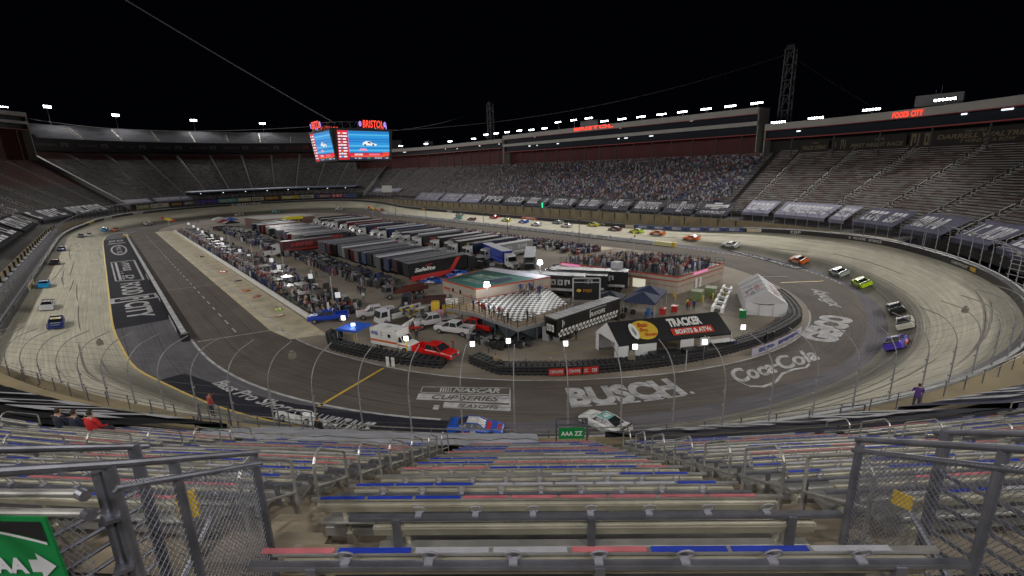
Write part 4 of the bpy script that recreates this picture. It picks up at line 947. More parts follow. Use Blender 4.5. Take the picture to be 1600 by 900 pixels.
cars = [ # arc position, bank fraction, body, roof, stripe, number, label
 (162, .55, 'navy', 'yellow', 'silver', '24', 'navy and silver racing car with a yellow roof, nearest on the left straight'), (147, .70, 'white', 'maroon', 'white', '19', 'white racing car with a maroon roof on the left straight'), (123, .85, 'sky', 'sky', 'sky', '43', 'bright blue racing car high on the left straight'),
 (86, .85, 'black', 'orange', 'black', '66', 'black racing car with an orange roof along the left wall'), (52, .85, 'navy', 'black', 'silver', '77', 'dark blue racing car farthest along the left wall'),
 (2, .45, 'white', 'white', 'silver', '2', 'white racing car entering the left straight behind a black one'), (6.5, .60, 'black', 'black', 'navy', '3', 'black racing car touching the tail of a white one in the far left corner'), (818, .40, 'sky', 'navy', 'sky', '17', 'light blue racing car in the far left corner beside an orange one'), (813, .2, 'orange', 'maroon', 'white', '95', 'orange and maroon racing car in the far left corner'),
 (784, .15, 'white', 'orange', 'white', '27', 'white racing car with an orange roof alone in the far left corner'), (724, .06, 'cream', 'white', 'orange', '32', 'cream racing car seen above the white garage roof'), (700, .10, 'teal', 'teal', 'white', '42', 'teal racing car in the middle of the far turn'),
 (655, .12, 'white', 'white', 'teal', '21', 'white racing car leaving the far turn behind the garages'), (629, .16, 'silver', 'white', 'teal', '13', 'pale green racing car just ahead of an orange one in the far turn'), (612, .2, 'orange', 'orange', 'white', '14', 'orange racing car just behind a pale green one in the far turn'),
 (536, .7, 'silver', 'white', 'teal', '34', 'pale racing car at the far end of the backstretch pack'), (529, .30, 'teal', 'teal', 'white', '8', 'teal racing car low on the backstretch'), (519, .35, 'maroon', 'white', 'maroon', '18', 'maroon racing car low on the backstretch'), (511, .8, 'red', 'red', 'orange', '41', 'red racing car high on the backstretch'),
 (499, .60, 'yellow', 'white', 'yellow', '38', 'yellow racing car on the backstretch below the slanted lettering tarp'), (488, .60, 'blue', 'white', 'white', '9', 'blue and white racing car under the green marker lamp'), (478, .45, 'white', 'silver', 'white', '37', 'white racing car low in the backstretch pack'), (472, .85, 'silver', 'silver', 'navy', '12', 'silver racing car high in the backstretch pack'), (464, .6, 'white', 'navy', 'white', '6', 'white racing car with a navy roof in the backstretch pack'),
 (455, .92, 'yellow', 'lime', 'yellow', '47', 'yellow green racing car against the backstretch wall'), (443, .70, 'maroon', 'white', 'silver', '20', 'maroon and silver racing car left of the yellow flag'), (434, .65, 'lime', 'yellow', 'lime', '15', 'lime racing car beside the yellow and red flag'), (426, .60, 'orange', 'orange', 'white', '10', 'orange racing car right of the yellow and red flag'),
 (413, .40, 'orange', 'white', 'orange', '48', 'orange and white racing car entering the right turn'), (398, .20, 'white', 'white', 'silver', '1', 'white racing car over the black painted backstretch script'), (373, .10, 'orange', 'white', 'white', '11', 'orange and white racing car in the right turn'), (358, .10, 'silver', 'white', 'teal', '88', 'pale green racing car just ahead of the lime one'), (348, .10, 'lime', 'lime', 'yellow', '22', 'bright lime racing car in the right turn'),
 (328, .12, 'black', 'black', 'lime', '00', 'black racing car with lime and orange trim in the right turn'), (318.5, .16, 'cream', 'navy', 'cream', '4', 'cream racing car with a lettered bonnet between the black and purple ones'), (308, .14, 'purple', 'purple', 'red', '95', 'purple racing car nearest in the right turn')]
grp = 'stock cars racing round the oval'
def put_car(t, s, f, lab):
    t['label'] = lab; t['group'] = grp
    q = Vector(bank(s, f)); h = heading(s); fwd = Vector((math.cos(h), math.sin(h), 0)); q2 = Vector(bank(s, min(1, f + .1))); q1 = Vector(bank(s, max(0, f - .1)))
    side = (q1 - q2).normalized(); up_ = fwd.cross(side).normalized()
    if up_.z < 0: up_ = -up_
    fwd2 = side.cross(up_).normalized()
    if fwd2.dot(fwd) < 0: fwd2 = -fwd2
    sd = up_.cross(fwd2); M_ = Matrix((fwd2, sd, up_)).transposed(); t.rotation_euler = M_.to_euler(); t.location = q + up_ * .03
for s, f, a, b_, c_, n, lab in cars:
    put_car(race_car(C_[a], C_[b_], C_[c_], n), s, f, lab)
for (s, f, a, b_, c_, n, lab) in ((226.5, -.04, 'white', 'white', 'silver', '5', 'white racing car sweeping past the near wall at the left'), (246, -.12, 'blue', 'white', 'red', '40', 'blue, white and red racing car against the near wall'), (259.5, -.10, 'white', 'teal', 'silver', '44', 'white racing car with a green roof against the near wall')):
    put_car(race_car(C_[a], C_[b_], C_[c_], n), s, f, lab)
# ------------------------------------------------------------------ pit walls
def seg_wall(name, label, pts, h, w, m, top=None, cat='wall', z0=0.0):
    t = thing(name, label, cat); b = MB(); c = MB()
    for a, b_ in zip(pts[:-1], pts[1:]):
        a = Vector((*a, 0)); d = Vector((*b_, 0)) - a; L_ = d.length; an = math.atan2(d.y, d.x); mid = a + d / 2
        b.box((mid.x, mid.y, z0 + h / 2), (L_ + .02, w, h), rz=an)
        if top: c.box((mid.x, mid.y, z0 + h + .05), (L_ + .02, w * 1.15, .1), rz=an)
    b.build('wall_body', m, t)
    if top: c.build('wall_cap', top, t)
    return t
t = seg_wall('pit_wall', 'long black and white topped wall between the front straight and pit road', [(176, 60.9), (7.6, 60.75)], .95, .55, SAFER, OFFW)
b = MB(); b.box((7.2, 60.75, .55), (.8, 1.0, 1.1)); b.build('end_block', SAFER, t)
for x in np.arange(9, 60, 1.6): b = MB(); b.box((x, 61.15, .5), (.16, .22, .9)); b.build('buttress', DGREY, t)
b = MB(); b.box((178.5, 61, .6), (3, 1.6, 1.0)); [b.tube((177 + i, 61.6, .4), (177 + i, 60.2, .4), .4, 8) for i in range(3)]; tag(b.build('yellow_barrel_row', YEL), 'yellow crash barrels at the far end of the pit wall', 'crash barrel')
for x0, x1 in ((12, 22), (36, 41), (62, 70)):
    b = MB(); rect(b, lambda u, v: Vector((x1 + (x0 - x1) * u, 61.3, .12 + .75 * v)), 0, 0, 1, 1, 0); scribble(b, lambda u, v: Vector((x1 + (x0 - x1) * u, 61.32, .12 + .75 * v)), (.1, .3, .9, .7), int(x0), 1, 9)
    tag(b.build('pit_wall_sign', [PALEB, NAVYS], fix=False), 'white sign on the front of the pit wall, %s' % {12: 'nearest its near end', 36: 'second along', 62: 'farthest along'}[x0], 'sign')
seg_wall('crew_wall', 'low white wall the pit crews stand behind on the front side', [(183, 44.1), (2.5, 44.4)], .85, .35, WHITE)
seg_wall('crew_wall', 'low white wall in front of the backstretch pit crews', [(10, -36), (186, -36)], .85, .35, WHITE)
# backstretch pit wall: white foam cushion blocks
t = thing('back_pit_wall', 'long white padded wall between the backstretch and its pit road', 'wall')
x = 3.0; k = 0
while x < 176:
    b = MB(); L_ = 8.0; b.box((x + L_ / 2, -53.0, .55), (L_ - .1, .8, 1.1), taper=.96); b.box((x + L_ - .4, -53.0, 1.15), (.5, .5, .35)); b.build('wall_panel', [OFFW if k % 5 else LGREY, BLACK][0], t); x += L_; k += 1
b = MB(); b.box((-.3, -53.1, .55), (5.5, 1.2, 1.15), m=0); b.build('yellow_end', mat('cream_pad', (.62, .58, .30), .6), t)
b = MB(); b.tube((-3.4, -53.2, 0), (-3.4, -53.2, 1.2), .6, 10); b.build('end_barrel', YEL, t)
# ------------------------------------------------------------------ tyre barrier round the near infield
def arc_r(r, a): return (r * math.cos(rad(a)), r * math.sin(rad(a)))
def tyre_wall(label, pts, rows=3, h=4, w0=.0):
    t = thing('tyre_barrier', label, 'tyre barrier')
    for rr in range(rows):
        b = MB()
        L_ = 0; i = 0
        P2 = [Vector(p) for p in pts]; acc = 0; 
        for a, c in zip(P2[:-1], P2[1:]):
            d = c - a; n = Vector((-d.y, d.x)).normalized(); steps = max(1, int(d.length / .64))
            for k in range(steps):
                p = a + d * (k + .5) / steps + n * (rr * .62 + .3)
                for z in range(h): b.tube((p.x, p.y, z * .26 + .01), (p.x, p.y, z * .26 + .235), .31, 8)
        b.build('tyre_row', RUBBER, t)
    b = MB()
    P2 = [Vector(p) for p in pts]
    for a, c in zip(P2[:-1], P2[1:]):
        d = c - a; n = Vector((-d.y, d.x)).normalized() * -.04
        for z in (.25, .62, .95): b.add([(a.x + n.x, a.y + n.y, z), (c.x + n.x, c.y + n.y, z), (c.x + n.x, c.y + n.y, z + .2), (a.x + n.x, a.y + n.y, z + .2)], [(0, 1, 2, 3)])
    b.build('rubber_belt', mat('conveyor_belt', (.03, .03, .033), .6), t, fix=False)
    return t
P1_ = [(-6.3, 44.5), (-7.4, 45.9), (-9.3, 46.4)] + [arc_r(48.4, a) for a in range(104, 127, 3)]
tyre_wall('black tyre barrier curving past the ambulance and the blue canopy', P1_[::1])
tyre_wall('long black tyre barrier curving past the striped tent to the white tent', [arc_r(46.3, 128), arc_r(47.5, 130)] + [arc_r(49.2 + max(0, (a - 130)) * .035, a) for a in range(133, 190, 3)] + [arc_r(50.7 - (a - 190) * .22, a) for a in range(190, 206, 3)])
for i in range(2):
    b = MB(); a = 116.9 + i * .9; q = arc_r(49.2, a); b.box((q[0], q[1], .6), (.08, .42, 1.2), rz=rad(a)); tag(b.build('white_marker_board', WHITE), 'white upright board on the tyre barrier, %s of a pair' % ('left' if i == 0 else 'right'), 'marker board')
for i in range(3):
    a0, a1 = 139.6 + i * 2.2, 141.6 + i * 2.2; f = lambda u, v: Vector((*arc_r(50.0 + .1, a0 + (a1 - a0) * u), .25 + .85 * v)); b = MB(); rect(b, f, 0, 0, 1, 1, 0, 2)
    put_text(b, 'x', lambda u, v: f(0, 0), (0, 0, 1, 1), 0, 0, 1) if False else scribble(b, lambda u, v: f(u, v) * 1.0 + Vector((-.03, .03, 0)), (.08, .3, .92, .75), i, 1, 7)
    tag(b.build('red_barrier_sign', [RED, PALEB], fix=False), 'red sign with white letters on the near tyre barrier, %s of three' % ['left', 'middle', 'right'][i], 'sign')
b = MB(); f = lambda u, v: Vector((*arc_r(52.4 - .0, 167.5 + 14 * u), .1 + 1.0 * v)); rect(b, f, 0, 0, 1, 1, 0, 6); scribble(b, lambda u, v: f(u, v) * 1.001, (.1, .25, .9, .75), 6, 1, 12)
tag(b.build('barrier_sign', [mat('sign_pale_violet', (.45, .42, .52), .5), NAVYS], fix=False), 'pale lettered sign along the tyre barrier below the white tent', 'sign')
# ------------------------------------------------------------------ haulers
def hauler(body, cabcol, roofm, gfx=0):
    t = thing('hauler', 'x', 'hauler truck'); b = MB(); b.box((0, 0, 2.55), (14.6, 2.55, 2.9)); b.box((.3, 0, .95), (9, 2.3, .5)); tr = b.build('trailer', PAINT, t, bevel=.05); tr.color = (*body, 1)
    b = MB(); b.box((0, 0, 4.03), (14.5, 2.45, .06)); 
    for x in np.arange(-6.6, 7, 1.2): b.box((x, 0, 4.08), (.05, 2.4, .04))
    b.build('trailer_roof', roofm, t)
    b = MB(); b.box((-7.33, 0, 2.5), (.06, 2.3, 2.6)); b.box((-7.37, 0, 2.5), (.02, .08, 2.6)); q = b.build('rear_door', PAINT, t); q.color = (*body, 1)
    b = MB()
    for s in (-1, 1):
        b.add([(x_, s * 1.285, z_) for x_, z_ in ((-6.8, 1.3), (6.8, 1.3), (6.8, 1.75), (-6.8, 1.75))], [(0, 1, 2, 3)])
        scribble(b, lambda u, v, s=s: Vector((s * (-5 + 10 * u), s * 1.286 if s > 0 else -1.286, 2.3 + 1.0 * v)) if s < 0 else Vector((5 - 10 * u, 1.286, 2.3 + 1.0 * v)), (0, 0, 1, 1), gfx + 2, 0, 8)
    b.build('side_lettering', [OFFW, mat('dull_red_paint', (.40, .04, .03), .4), mat('dull_gold_paint', (.4, .32, .05), .4), mat('dull_blue_paint', (.05, .12, .45), .4)][gfx % 4], t, fix=False)
    # tractor
    b = MB(); b.hexa([(8.0, -1.15, .7), (10.3, -1.15, .7), (10.3, 1.15, .7), (8.0, 1.15, .7)], [(8.0, -1.1, 3.6), (9.7, -1.1, 3.3), (9.7, 1.1, 3.3), (8.0, 1.1, 3.6)]); b.hexa([(10.3, -1.0, .7), (12.2, -.9, .7), (12.2, .9, .7), (10.3, 1.0, .7)], [(10.3, -1.0, 1.95), (12.1, -.85, 1.65), (12.1, .85, 1.65), (10.3, 1.0, 1.95)])
    q = b.build('tractor', PAINT, t, bevel=.06); q.color = (*cabcol, 1)
    b = MB(); b.add([(10.32, -1.0, 2.0), (10.32, 1.0, 2.0), (9.80, .95, 2.95), (9.80, -.95, 2.95)], [(0, 1, 2, 3)])
    for s in (-1, 1): b.add([(9.2, s * 1.16, 2.0), (10.0, s * 1.16, 2.0), (9.8, s * 1.13, 2.7), (9.2, s * 1.13, 2.7)], [(0, 1, 2, 3)])
    b.build('windscreen', GLASS, t, fix=False)
    b = MB(); b.box((12.2, 0, 1.2), (.06, 1.1, .8)); b.build('grille', CHROME, t)
    for s in (-1, 1):
        for x in (-5.6, -4.3, 7.2, 8.5, 11.3): 
            bb_ = MB(); bb_.tube((x, s * .75, .5), (x, s * 1.2, .5), .5, 10); bb_.build('wheel', TYRE, t)
        bb_ = MB(); bb_.tube((7.9, s * .95, .9), (7.9, s * .95, 3.9), .09, 6); bb_.build('exhaust', CHROME, t)
    return t
ROOFG = mat('trailer_roof_grey', (.20, .21, .235), .35, noise=.35, nscale=.5); ROOFW = mat('trailer_roof_white', (.50, .51, .56), .5, noise=.08, nscale=.4); ROOFD = mat('trailer_roof_dark', (.07, .07, .08), .4, noise=.3, nscale=.6)
protos = {}
def put_hauler(label, x, y, rz, body, cabc, roofm=None, gfx=0, group='race team haulers parked in the infield rows', sx=1):
    key = (roofm.name if roofm else 'g', gfx % 4)
    if key not in protos:
        protos[key] = hauler(body, cabc, roofm or ROOFG, gfx); t = protos[key]
    else: t = copy_tree(protos[key])
    for ch in t.children:
        n_ = ch.name.split('.')[0]
        if n_ in ('trailer',): ch.color = (*body, 1)
        if n_ == 'rear_door': ch.color = (*[min(1, c * .45 + .035 * (gfx % 4)) for c in body], 1)
        if n_ == 'tractor': ch.color = (*cabc, 1)
    t['label'] = label; t['group'] = group; t['category'] = 'hauler truck'; place(t, (x, y, 0), rz); t.scale = (R.uniform(.94, 1.03), 1, R.uniform(.93, 1.04)); return t
HC = [(.02, .02, .022), (.07, .015, .02), (.02, .035, .11), (.03, .03, .035), (.22, .22, .23), (.02, .02, .03), (.02, .05, .16), (.05, .05, .055), (.16, .02, .02), (.015, .015, .018), (.34, .34, .34), (.02, .03, .06)]
CC = [(.03, .03, .03), (.55, .55, .55), (.5, .5, .52), (.03, .03, .04), (.5, .5, .5), (.2, .02, .02)]
coln = {0: 'black', 1: 'maroon', 2: 'navy', 3: 'black', 4: 'grey', 5: 'black', 6: 'blue', 7: 'charcoal', 8: 'red', 9: 'black', 10: 'silver', 11: 'dark blue'}
k = 0
for x in np.arange(19.3, 70, 3.05):      # near block: rear doors face the front pits
    put_hauler('%s hauler rear end to the front pits, %s from the near end' % (coln[k % 12], nth[k + 1]), x + R.uniform(-.15, .15), 13.4 + R.uniform(-.7, .7), -math.pi / 2 + R.uniform(-.02, .02), HC[k % 12], CC[k % 6], [ROOFG, ROOFG, ROOFD, ROOFW, ROOFG, ROOFD, ROOFG][k % 7], k); k += 1
j = 0
for x in np.arange(82, 150, 3.15):
    put_hauler('%s hauler rear end to the front pits, %s in the farther block' % (coln[(j * 5) % 12], nth[j] if j < 22 else 'last'), x, 13.5 + R.uniform(-.9, .9), -math.pi / 2, HC[(j * 5) % 12], CC[(j * 3) % 6], [ROOFG, ROOFD, ROOFG, ROOFW, ROOFG][j % 5], j + 1); j += 1
# second row: noses to the centre lane, trailers towards the backstretch
xs = [21, 27, 33.5, 38, 43, 52, 56, 60, 64, 69, 76, 80, 84, 93, 98, 104, 110, 118, 124, 131, 138, 145]
for j, x in enumerate(xs):
    put_hauler('%s hauler nose to the centre lane, %s in the back row' % (coln[(j * 7 + 4) % 12], nth[j]), x, -13.5 + (j % 3) * .8, math.pi / 2, HC[(j * 7 + 4) % 12] if j not in (2, 4) else (.03, .03, .03), (.55, .55, .56), [ROOFW, ROOFD, ROOFW, ROOFG][j % 4], j)
# the red trimmed hauler with lettering at the near end of the near block
t = put_hauler('black and red hauler with white Safelite lettering on its side', 15.3, 13.2, -math.pi / 2, (.012, .012, .014), (.02, .02, .02), mat('trailer_roof_near', (.16, .165, .18), .4, noise=.3, nscale=.6), 1)
for ch in list(t.children):
    if ch.name.startswith('side_lettering'): D.objects.remove(ch)
b = MB(); f = lambda u, v: Vector((-6.9 + 13.8 * u, -1.30, .7 + 3.2 * v))
put_text(b, 'Safelite', f, (.06, .42, .42, .68), .035, .25, 0); rect(b, f, 0, .02, .74, .2, 1, 2); b.add([f(.68, .2), f(.76, .2), f(.90, .98), f(.82, .98)], [(0, 1, 2, 3)], 1); b.add([f(.26, .72), f(.38, .82), f(.36, .86), f(.24, .76)], [(0, 1, 2, 3)], 1)
b.build('side_lettering', [WHITE, RED], t, fix=False)
b = MB(); b.box((-1.5, -1.31, .75), (11, .08, .9)); b.build('red_skirt', RED, t)
# black hauler with zigzag lettering by the stage, and the dark ones behind it
t = put_hauler('long black trailer with a jagged white stripe beside the checkered deck', -30.7, 17.6, -math.pi / 2, (.012, .012, .013), (.02, .02, .02), mat('trailer_roof_pale', (.34, .35, .37), .5, noise=.15, nscale=.5), 0, 'display trailers around the checkered deck')
for ch in list(t.children):
    if ch.name.split('.')[0] in ('side_lettering', 'tractor', 'windscreen', 'grille', 'exhaust'): D.objects.remove(ch)
b = MB(); f = lambda u, v: Vector((-7.2 + 14.4 * u, -1.30, .9 + 3.0 * v))
for i in range(17): 
    u = .03 + i * .055; b.add([f(u, .02 + .0 * i), f(u + .035, .02), f(u + .06, .40), f(u + .025, .40)], [(0, 1, 2, 3)])
t.scale = (.94, .82, .86); rect(b, f, .02, .12, .95, .26); put_text(b, 'PLAYOFFS', f, (.5, .55, .74, .78), .03, .2); rect(b, f, .49, .5, .50, .95); rect(b, f, .49, .93, .76, .95); scribble(b, f, (.07, .5, .15, .9), 4, 0, 2)
scribble(b, lambda u, v: Vector((-7.40, 1.1 - 2.2 * u, 1 + 2.8 * v)), (.1, .3, .9, .7), 5, 0, 3)
b.build('jagged_lettering', WHITE, t, fix=False)
for j, (x, y, rz) in enumerate([(-15.2, 4.2, -2.62 + math.pi), (-17.0, .4, -2.62 + math.pi), (-13.2, 8.0, -2.62 + math.pi)]):
    put_hauler('dark pale-roofed trailer behind the stage screen, %s' % ['middle one of three', 'one nearest the tan building', 'one nearest the green roof'][j], x, y, rz, (.02, .02, .022), (.03, .03, .03), ROOFG if j else mat('trailer_roof_near', (.16, .165, .18)), 0, 'display trailers around the checkered deck')
put_hauler('black and white lettered hauler right of the white cab', 6.6, -7.0, math.pi / 2 - 2.35 + math.pi, (.015, .015, .017), (.05, .05, .05), ROOFW, 0)
put_hauler('blue hauler with a big white cab facing the near end', 18, -6.2, math.pi / 2 - 1.9 + math.pi, (.02, .03, .30), (.60, .60, .62), ROOFW, 3)
put_hauler('red graphic hauler with a white cab standing alone between the two blocks', 73.6, 21.8, math.pi / 2, (.09, .025, .03), (.55, .55, .56), ROOFG, 1)
# ------------------------------------------------------------------ pickups, ambulance, trucks
def pickup(label, x, y, rz, col, bed=True, lift=0.0, crew=True, flat=False):
    t = thing('pickup_truck', label, 'pickup truck', (x, y, 0), rz, 'service trucks parked behind the tyre barrier')
    L_ = 2.95; w_ = 1.0; zb = .45 + lift
    rows = [sec(L_, w_ * .86, zb, zb + .55), sec(L_ - .15, w_ * .95, zb, zb + .68), sec(1.55, w_, zb, zb + .78), sec(1.4, w_, zb, zb + .74)]
    b = MB(); b.loft([sec(2.95, .86, zb, zb + .55), sec(2.8, .96, zb, zb + .70), sec(1.5, 1.0, zb, zb + .80), sec(-1.05 if crew else -.4, 1.0, zb, zb + .80)], 0)
    if not flat:
        b.box((-2.0, .95, zb + .45), (2.1, .1, .75)); b.box((-2.0, -.95, zb + .45), (2.1, .1, .75)); b.box((-3.02, 0, zb + .45), (.08, 1.95, .75)); b.box((-2.0, 0, zb + .15), (2.1, 1.9, .15))
    else: b.box((-2.2, 0, zb + .45), (2.9, 2.15, .12)); b.box((-.9, 0, zb + .8), (.08, 2.1, .8))
    q = b.build('body', PAINT, t, bevel=.03); q.color = (*col, 1)
    ro = [(1.45, .92, .80, 1.55), (.75, .80, 1.42, .75)]
    b = MB(); xr = -1.0 if crew else -.35
    lo = [(1.5, -.93), (xr, -.95), (xr, .95), (1.5, .93)]; hi = [(.72, -.76), (xr + .18, -.78), (xr + .18, .78), (.72, .76)]
    vs = [(x_, y_, zb + .78) for x_, y_ in lo] + [(x_, y_, zb + 1.36) for x_, y_ in hi]
    b.add(vs, [(0, 1, 5, 4), (1, 2, 6, 5), (2, 3, 7, 6), (3, 0, 4, 7)], 0); b.build('windows', GLASS, t)
    b = MB(); b.hexa([(.74, -.78, zb + 1.34), (xr + .16, -.80, zb + 1.34), (xr + .16, .80, zb + 1.34), (.74, .78, zb + 1.34)], [(.66, -.70, zb + 1.42), (xr + .24, -.72, zb + 1.42), (xr + .24, .72, zb + 1.42), (.66, .70, zb + 1.42)])
    for (a_, c_) in list(zip(lo, hi)) + [((.25, -.94), (.15, -.78)), ((.25, .94), (.15, .78))]: b.tube((*a_, zb + .78), (*c_, zb + 1.37), .05, 4)
    q = b.build('roof', PAINT, t); q.color = (*col, 1)
    for s in (-1, 1):
        b = MB(); b.box((2.93, s * .68, zb + .42), (.08, .32, .18)); b.build('headlight', HEADL, t)
        b = MB(); b.box((-3.07, s * .88, zb + .5), (.04, .14, .3)); b.build('tail_light', TAILL, t)
        b = MB(); b.box((1.15, s * 1.12, zb + .85), (.1, .16, .2)); b.build('mirror', BLACK, t)
        wheel(t, 1.95, s * .88, .38 + lift * .5, .28); wheel(t, -1.95, s * .88, .38 + lift * .5, .28)
    b = MB(); b.box((2.97, 0, zb + .4), (.08, .95, .35)); b.build('grille', DGREY, t); b = MB(); b.box((3.0, 0, zb + .02), (.16, 1.8, .2)); b.box((-3.1, 0, zb + .02), (.14, 1.8, .2)); b.build('bumper', CHROME, t)
    return t
def hd(x0, y0, x1, y1): return math.atan2(y1 - y0, x1 - x0)
pickup('bright blue pickup with a white roof board by the end of the crew wall', .9, 42.5, rad(62), (.01, .06, .50), lift=.05)
b = MB(); b.box((.9, 42.3, 2.55), (1.9, .3, .62), rz=-.35); [b.tube((.9 + i, 42.3 - .3 * i, 1.8), (.9 + i, 42.3 - .3 * i, 2.3), .03, 4) for i in (-.6, .6)]; tag(b.build('roof_board', WHITE), 'white board on the roof of the blue pickup', 'sign board')
pickup('white utility pickup left of the tow trucks', -2.6, 36.2, rad(70), (.58, .58, .58), lift=.1)
pickup('white crew cab pickup with a flat bed carrying a pink load', -13.3, 32.0, rad(74), (.58, .58, .60), lift=.15, flat=True)
pickup('white pickup parked beside the red one', -18.4, 31.6, rad(24), (.60, .60, .62), lift=.05)
pickup('red pickup parked behind the white one, nose away from the track', -19.4, 28.6, rad(20), (.55, .012, .012))
pickup('red wrecker pickup at the gap in the tyre barrier', -24.4, 38.4, hd(-20.5, 39.7, -27.6, 37.4), (.62, .012, .012), lift=.2)
b = MB(); b.box((-13.0, 30.6, 1.7), (1.1, .9, .8), rz=.4); b.box((-12.2, 30.4, 1.5), (.5, .6, .4)); tag(b.build('pink_bundle', mat('pink_load', (.55, .25, .35), .7)), 'pink wrapped load on the white flat bed pickup', 'load')
# ambulance
t = thing('ambulance', 'white box ambulance with an orange stripe behind the tyre barrier', 'ambulance', (-17.6, 40.4, 0), hd(-14, 41.7, -21, 39.0))
b = MB(); b.box((-.9, 0, 1.75), (4.6, 2.4, 2.2)); q = b.build('box_body', WHITE, t, bevel=.06)
b = MB(); b.loft([sec(3.3, .85, .45, 1.1), sec(3.1, .95, .45, 1.25), sec(2.2, 1.0, .45, 1.4), sec(1.4, 1.0, .45, 1.45)], 0); b.hexa([(1.4, -.98, 1.4), (2.25, -.95, 1.4), (2.25, .95, 1.4), (1.4, .98, 1.4)], [(1.4, -.9, 2.2), (1.75, -.85, 2.2), (1.75, .85, 2.2), (1.4, .9, 2.2)]); b.build('cab', WHITE, t, bevel=.03)
b = MB(); b.add([(2.27, -.88, 1.42), (2.27, .88, 1.42), (1.80, .80, 2.15), (1.80, -.80, 2.15)], [(0, 1, 2, 3)])
for s in (-1, 1): b.add([(1.5, s * .985, 1.42), (2.1, s * .975, 1.42), (1.75, s * .90, 2.1), (1.5, s * .92, 2.1)], [(0, 1, 2, 3)]); b.add([(-.1, s * 1.21, 1.9), (.4, s * 1.21, 1.9), (.4, s * 1.21, 2.35), (-.1, s * 1.21, 2.35)], [(0, 1, 2, 3)])
b.build('windows', GLASS, t, fix=False)
b = MB(); 
for s in (-1, 1): b.add([(-3.2, s * 1.215, 1.15), (1.4, s * 1.215, 1.15), (1.4, s * 1.215, 1.42), (-3.2, s * 1.215, 1.42)], [(0, 1, 2, 3)]); b.add([(1.4, s * 1.02, 1.0), (3.0, s * .98, .95), (3.0, s * .98, 1.1), (1.4, s * 1.02, 1.2)], [(0, 1, 2, 3)])
b.build('orange_stripe', mat('orange_stripe', (.62, .13, .03), .5), t, fix=False)
b = MB(); scribble(b, lambda u, v: Vector((-3.0 + 2.0 * u, -1.22, 2.0 + .5 * v)), (0, 0, 1, 1), 3, 0, 8); b.build('blue_lettering', BLUE, t, fix=False)
b = MB(); b.box((-.9, 0, 2.9), (.6, .6, .12)); [b.box((x_, s, 2.9), (.3, .2, .14)) for x_ in (-3, 1.2) for s in (-1, 1)]; b.build('roof_lamps', LGREY, t)
for s in (-1, 1):
    for x_ in (-1.9, 2.4): wheel(t, x_, s * .98, .4, .3)
# flat bed tow trucks
def tow(label, x, y, rz, cabcol, bedcol):
    t = thing('tow_truck', label, 'tow truck', (x, y, 0), rz, 'tow trucks parked near the green roofed building'); b = MB(); b.hexa([(2.2, -1.05, .6), (4.0, -1.05, .6), (4.0, 1.05, .6), (2.2, 1.05, .6)], [(2.2, -1.0, 2.5), (3.6, -.98, 2.5), (3.6, .98, 2.5), (2.2, 1.0, 2.5)]); q = b.build('cab', PAINT, t, bevel=.05); q.color = (*cabcol, 1)
    b = MB(); b.add([(3.98, -.9, 1.5), (3.98, .9, 1.5), (3.64, .86, 2.35), (3.64, -.86, 2.35)], [(0, 1, 2, 3)])
    for s in (-1, 1): b.add([(2.6, s * 1.05, 1.5), (3.7, s * 1.05, 1.5), (3.5, s * 1.02, 2.3), (2.6, s * 1.02, 2.3)], [(0, 1, 2, 3)])
    b.build('windows', GLASS, t, fix=False)
    b = MB(); b.box((-1.3, 0, 1.0), (6.6, 2.3, .2)); b.box((-1.3, 1.12, 1.4), (6.6, .08, .7)); b.box((-1.3, -1.12, 1.4), (6.6, .08, .7)); q = b.build('bed', PAINT, t); q.color = (*bedcol, 1)
    b = MB(); b.tube((1.6, 0, 1.1), (-.5, 0, 2.6), .14, 6); b.tube((1.6, .6, 1.1), (1.6, .6, 2.4), .08, 5); b.tube((1.6, -.6, 1.1), (1.6, -.6, 2.4), .08, 5); b.box((.8, 0, 1.6), (.9, 1.3, .8)); b.build('boom', DGREY, t)
    for s in (-1, 1):
        for x_ in (-3.2, -2.2, 3.0): wheel(t, x_, s * .95, .48, .32)
    return t
tow('white cab-over truck with a loaded white sided bed', -7.2, 34.2, rad(92), (.6, .6, .6), (.5, .5, .5))
tow('red and black wrecker standing before the striped pit row', 5.8, 26.6, rad(82), (.16, .15, .15), (.13, .035, .03))
tow('dark wrecker with red trim left of the green roofed building', -3.6, 27.6, rad(56), (.04, .04, .05), (.09, .05, .05))
r = random.Random(2); b = MB()
for i in range(60): b.box((-9.6 + r.uniform(-2.6, 2.6), 33.0 + r.uniform(-1.6, 1.6), 1.2 + r.uniform(0, .8)), (r.uniform(.2, .7), r.uniform(.2, .6), r.uniform(.1, .5)), rz=r.uniform(0, 3), m=r.choice([0, 0, 1, 2]))
tag(b.build('scrap_load', [DGREY, GREY, YEL]), 'jumbled grey gear piled behind the white cab-over truck', 'equipment', kind='stuff')
b = MB(); n = 14; rc = [(-13.3, 36.3), (-12.4, 37.5), (-7.0, 33.2), (-8.3, 31.6)]
t = thing('white_trailer_wall', 'white curved panel wall behind the ambulance', 'barrier')
b = MB(); [b.hexa([(a[0] - .05, a[1] - .05, 0), (c[0] - .05, c[1] - .05, 0), (c[0] + .05, c[1] + .05, 0), (a[0] + .05, a[1] + .05, 0)], [(a[0] - .05, a[1] - .05, 1.5), (c[0] - .05, c[1] - .05, 1.5), (c[0] + .05, c[1] + .05, 1.5), (a[0] + .05, a[1] + .05, 1.5)]) for a, c in zip(((-13.6, 37.2), (-12.2, 35.0), (-10.4, 32.5)), ((-12.2, 35.0), (-10.4, 32.5), (-8.9, 31.2)))]; b.build('panels', WHITE, t)
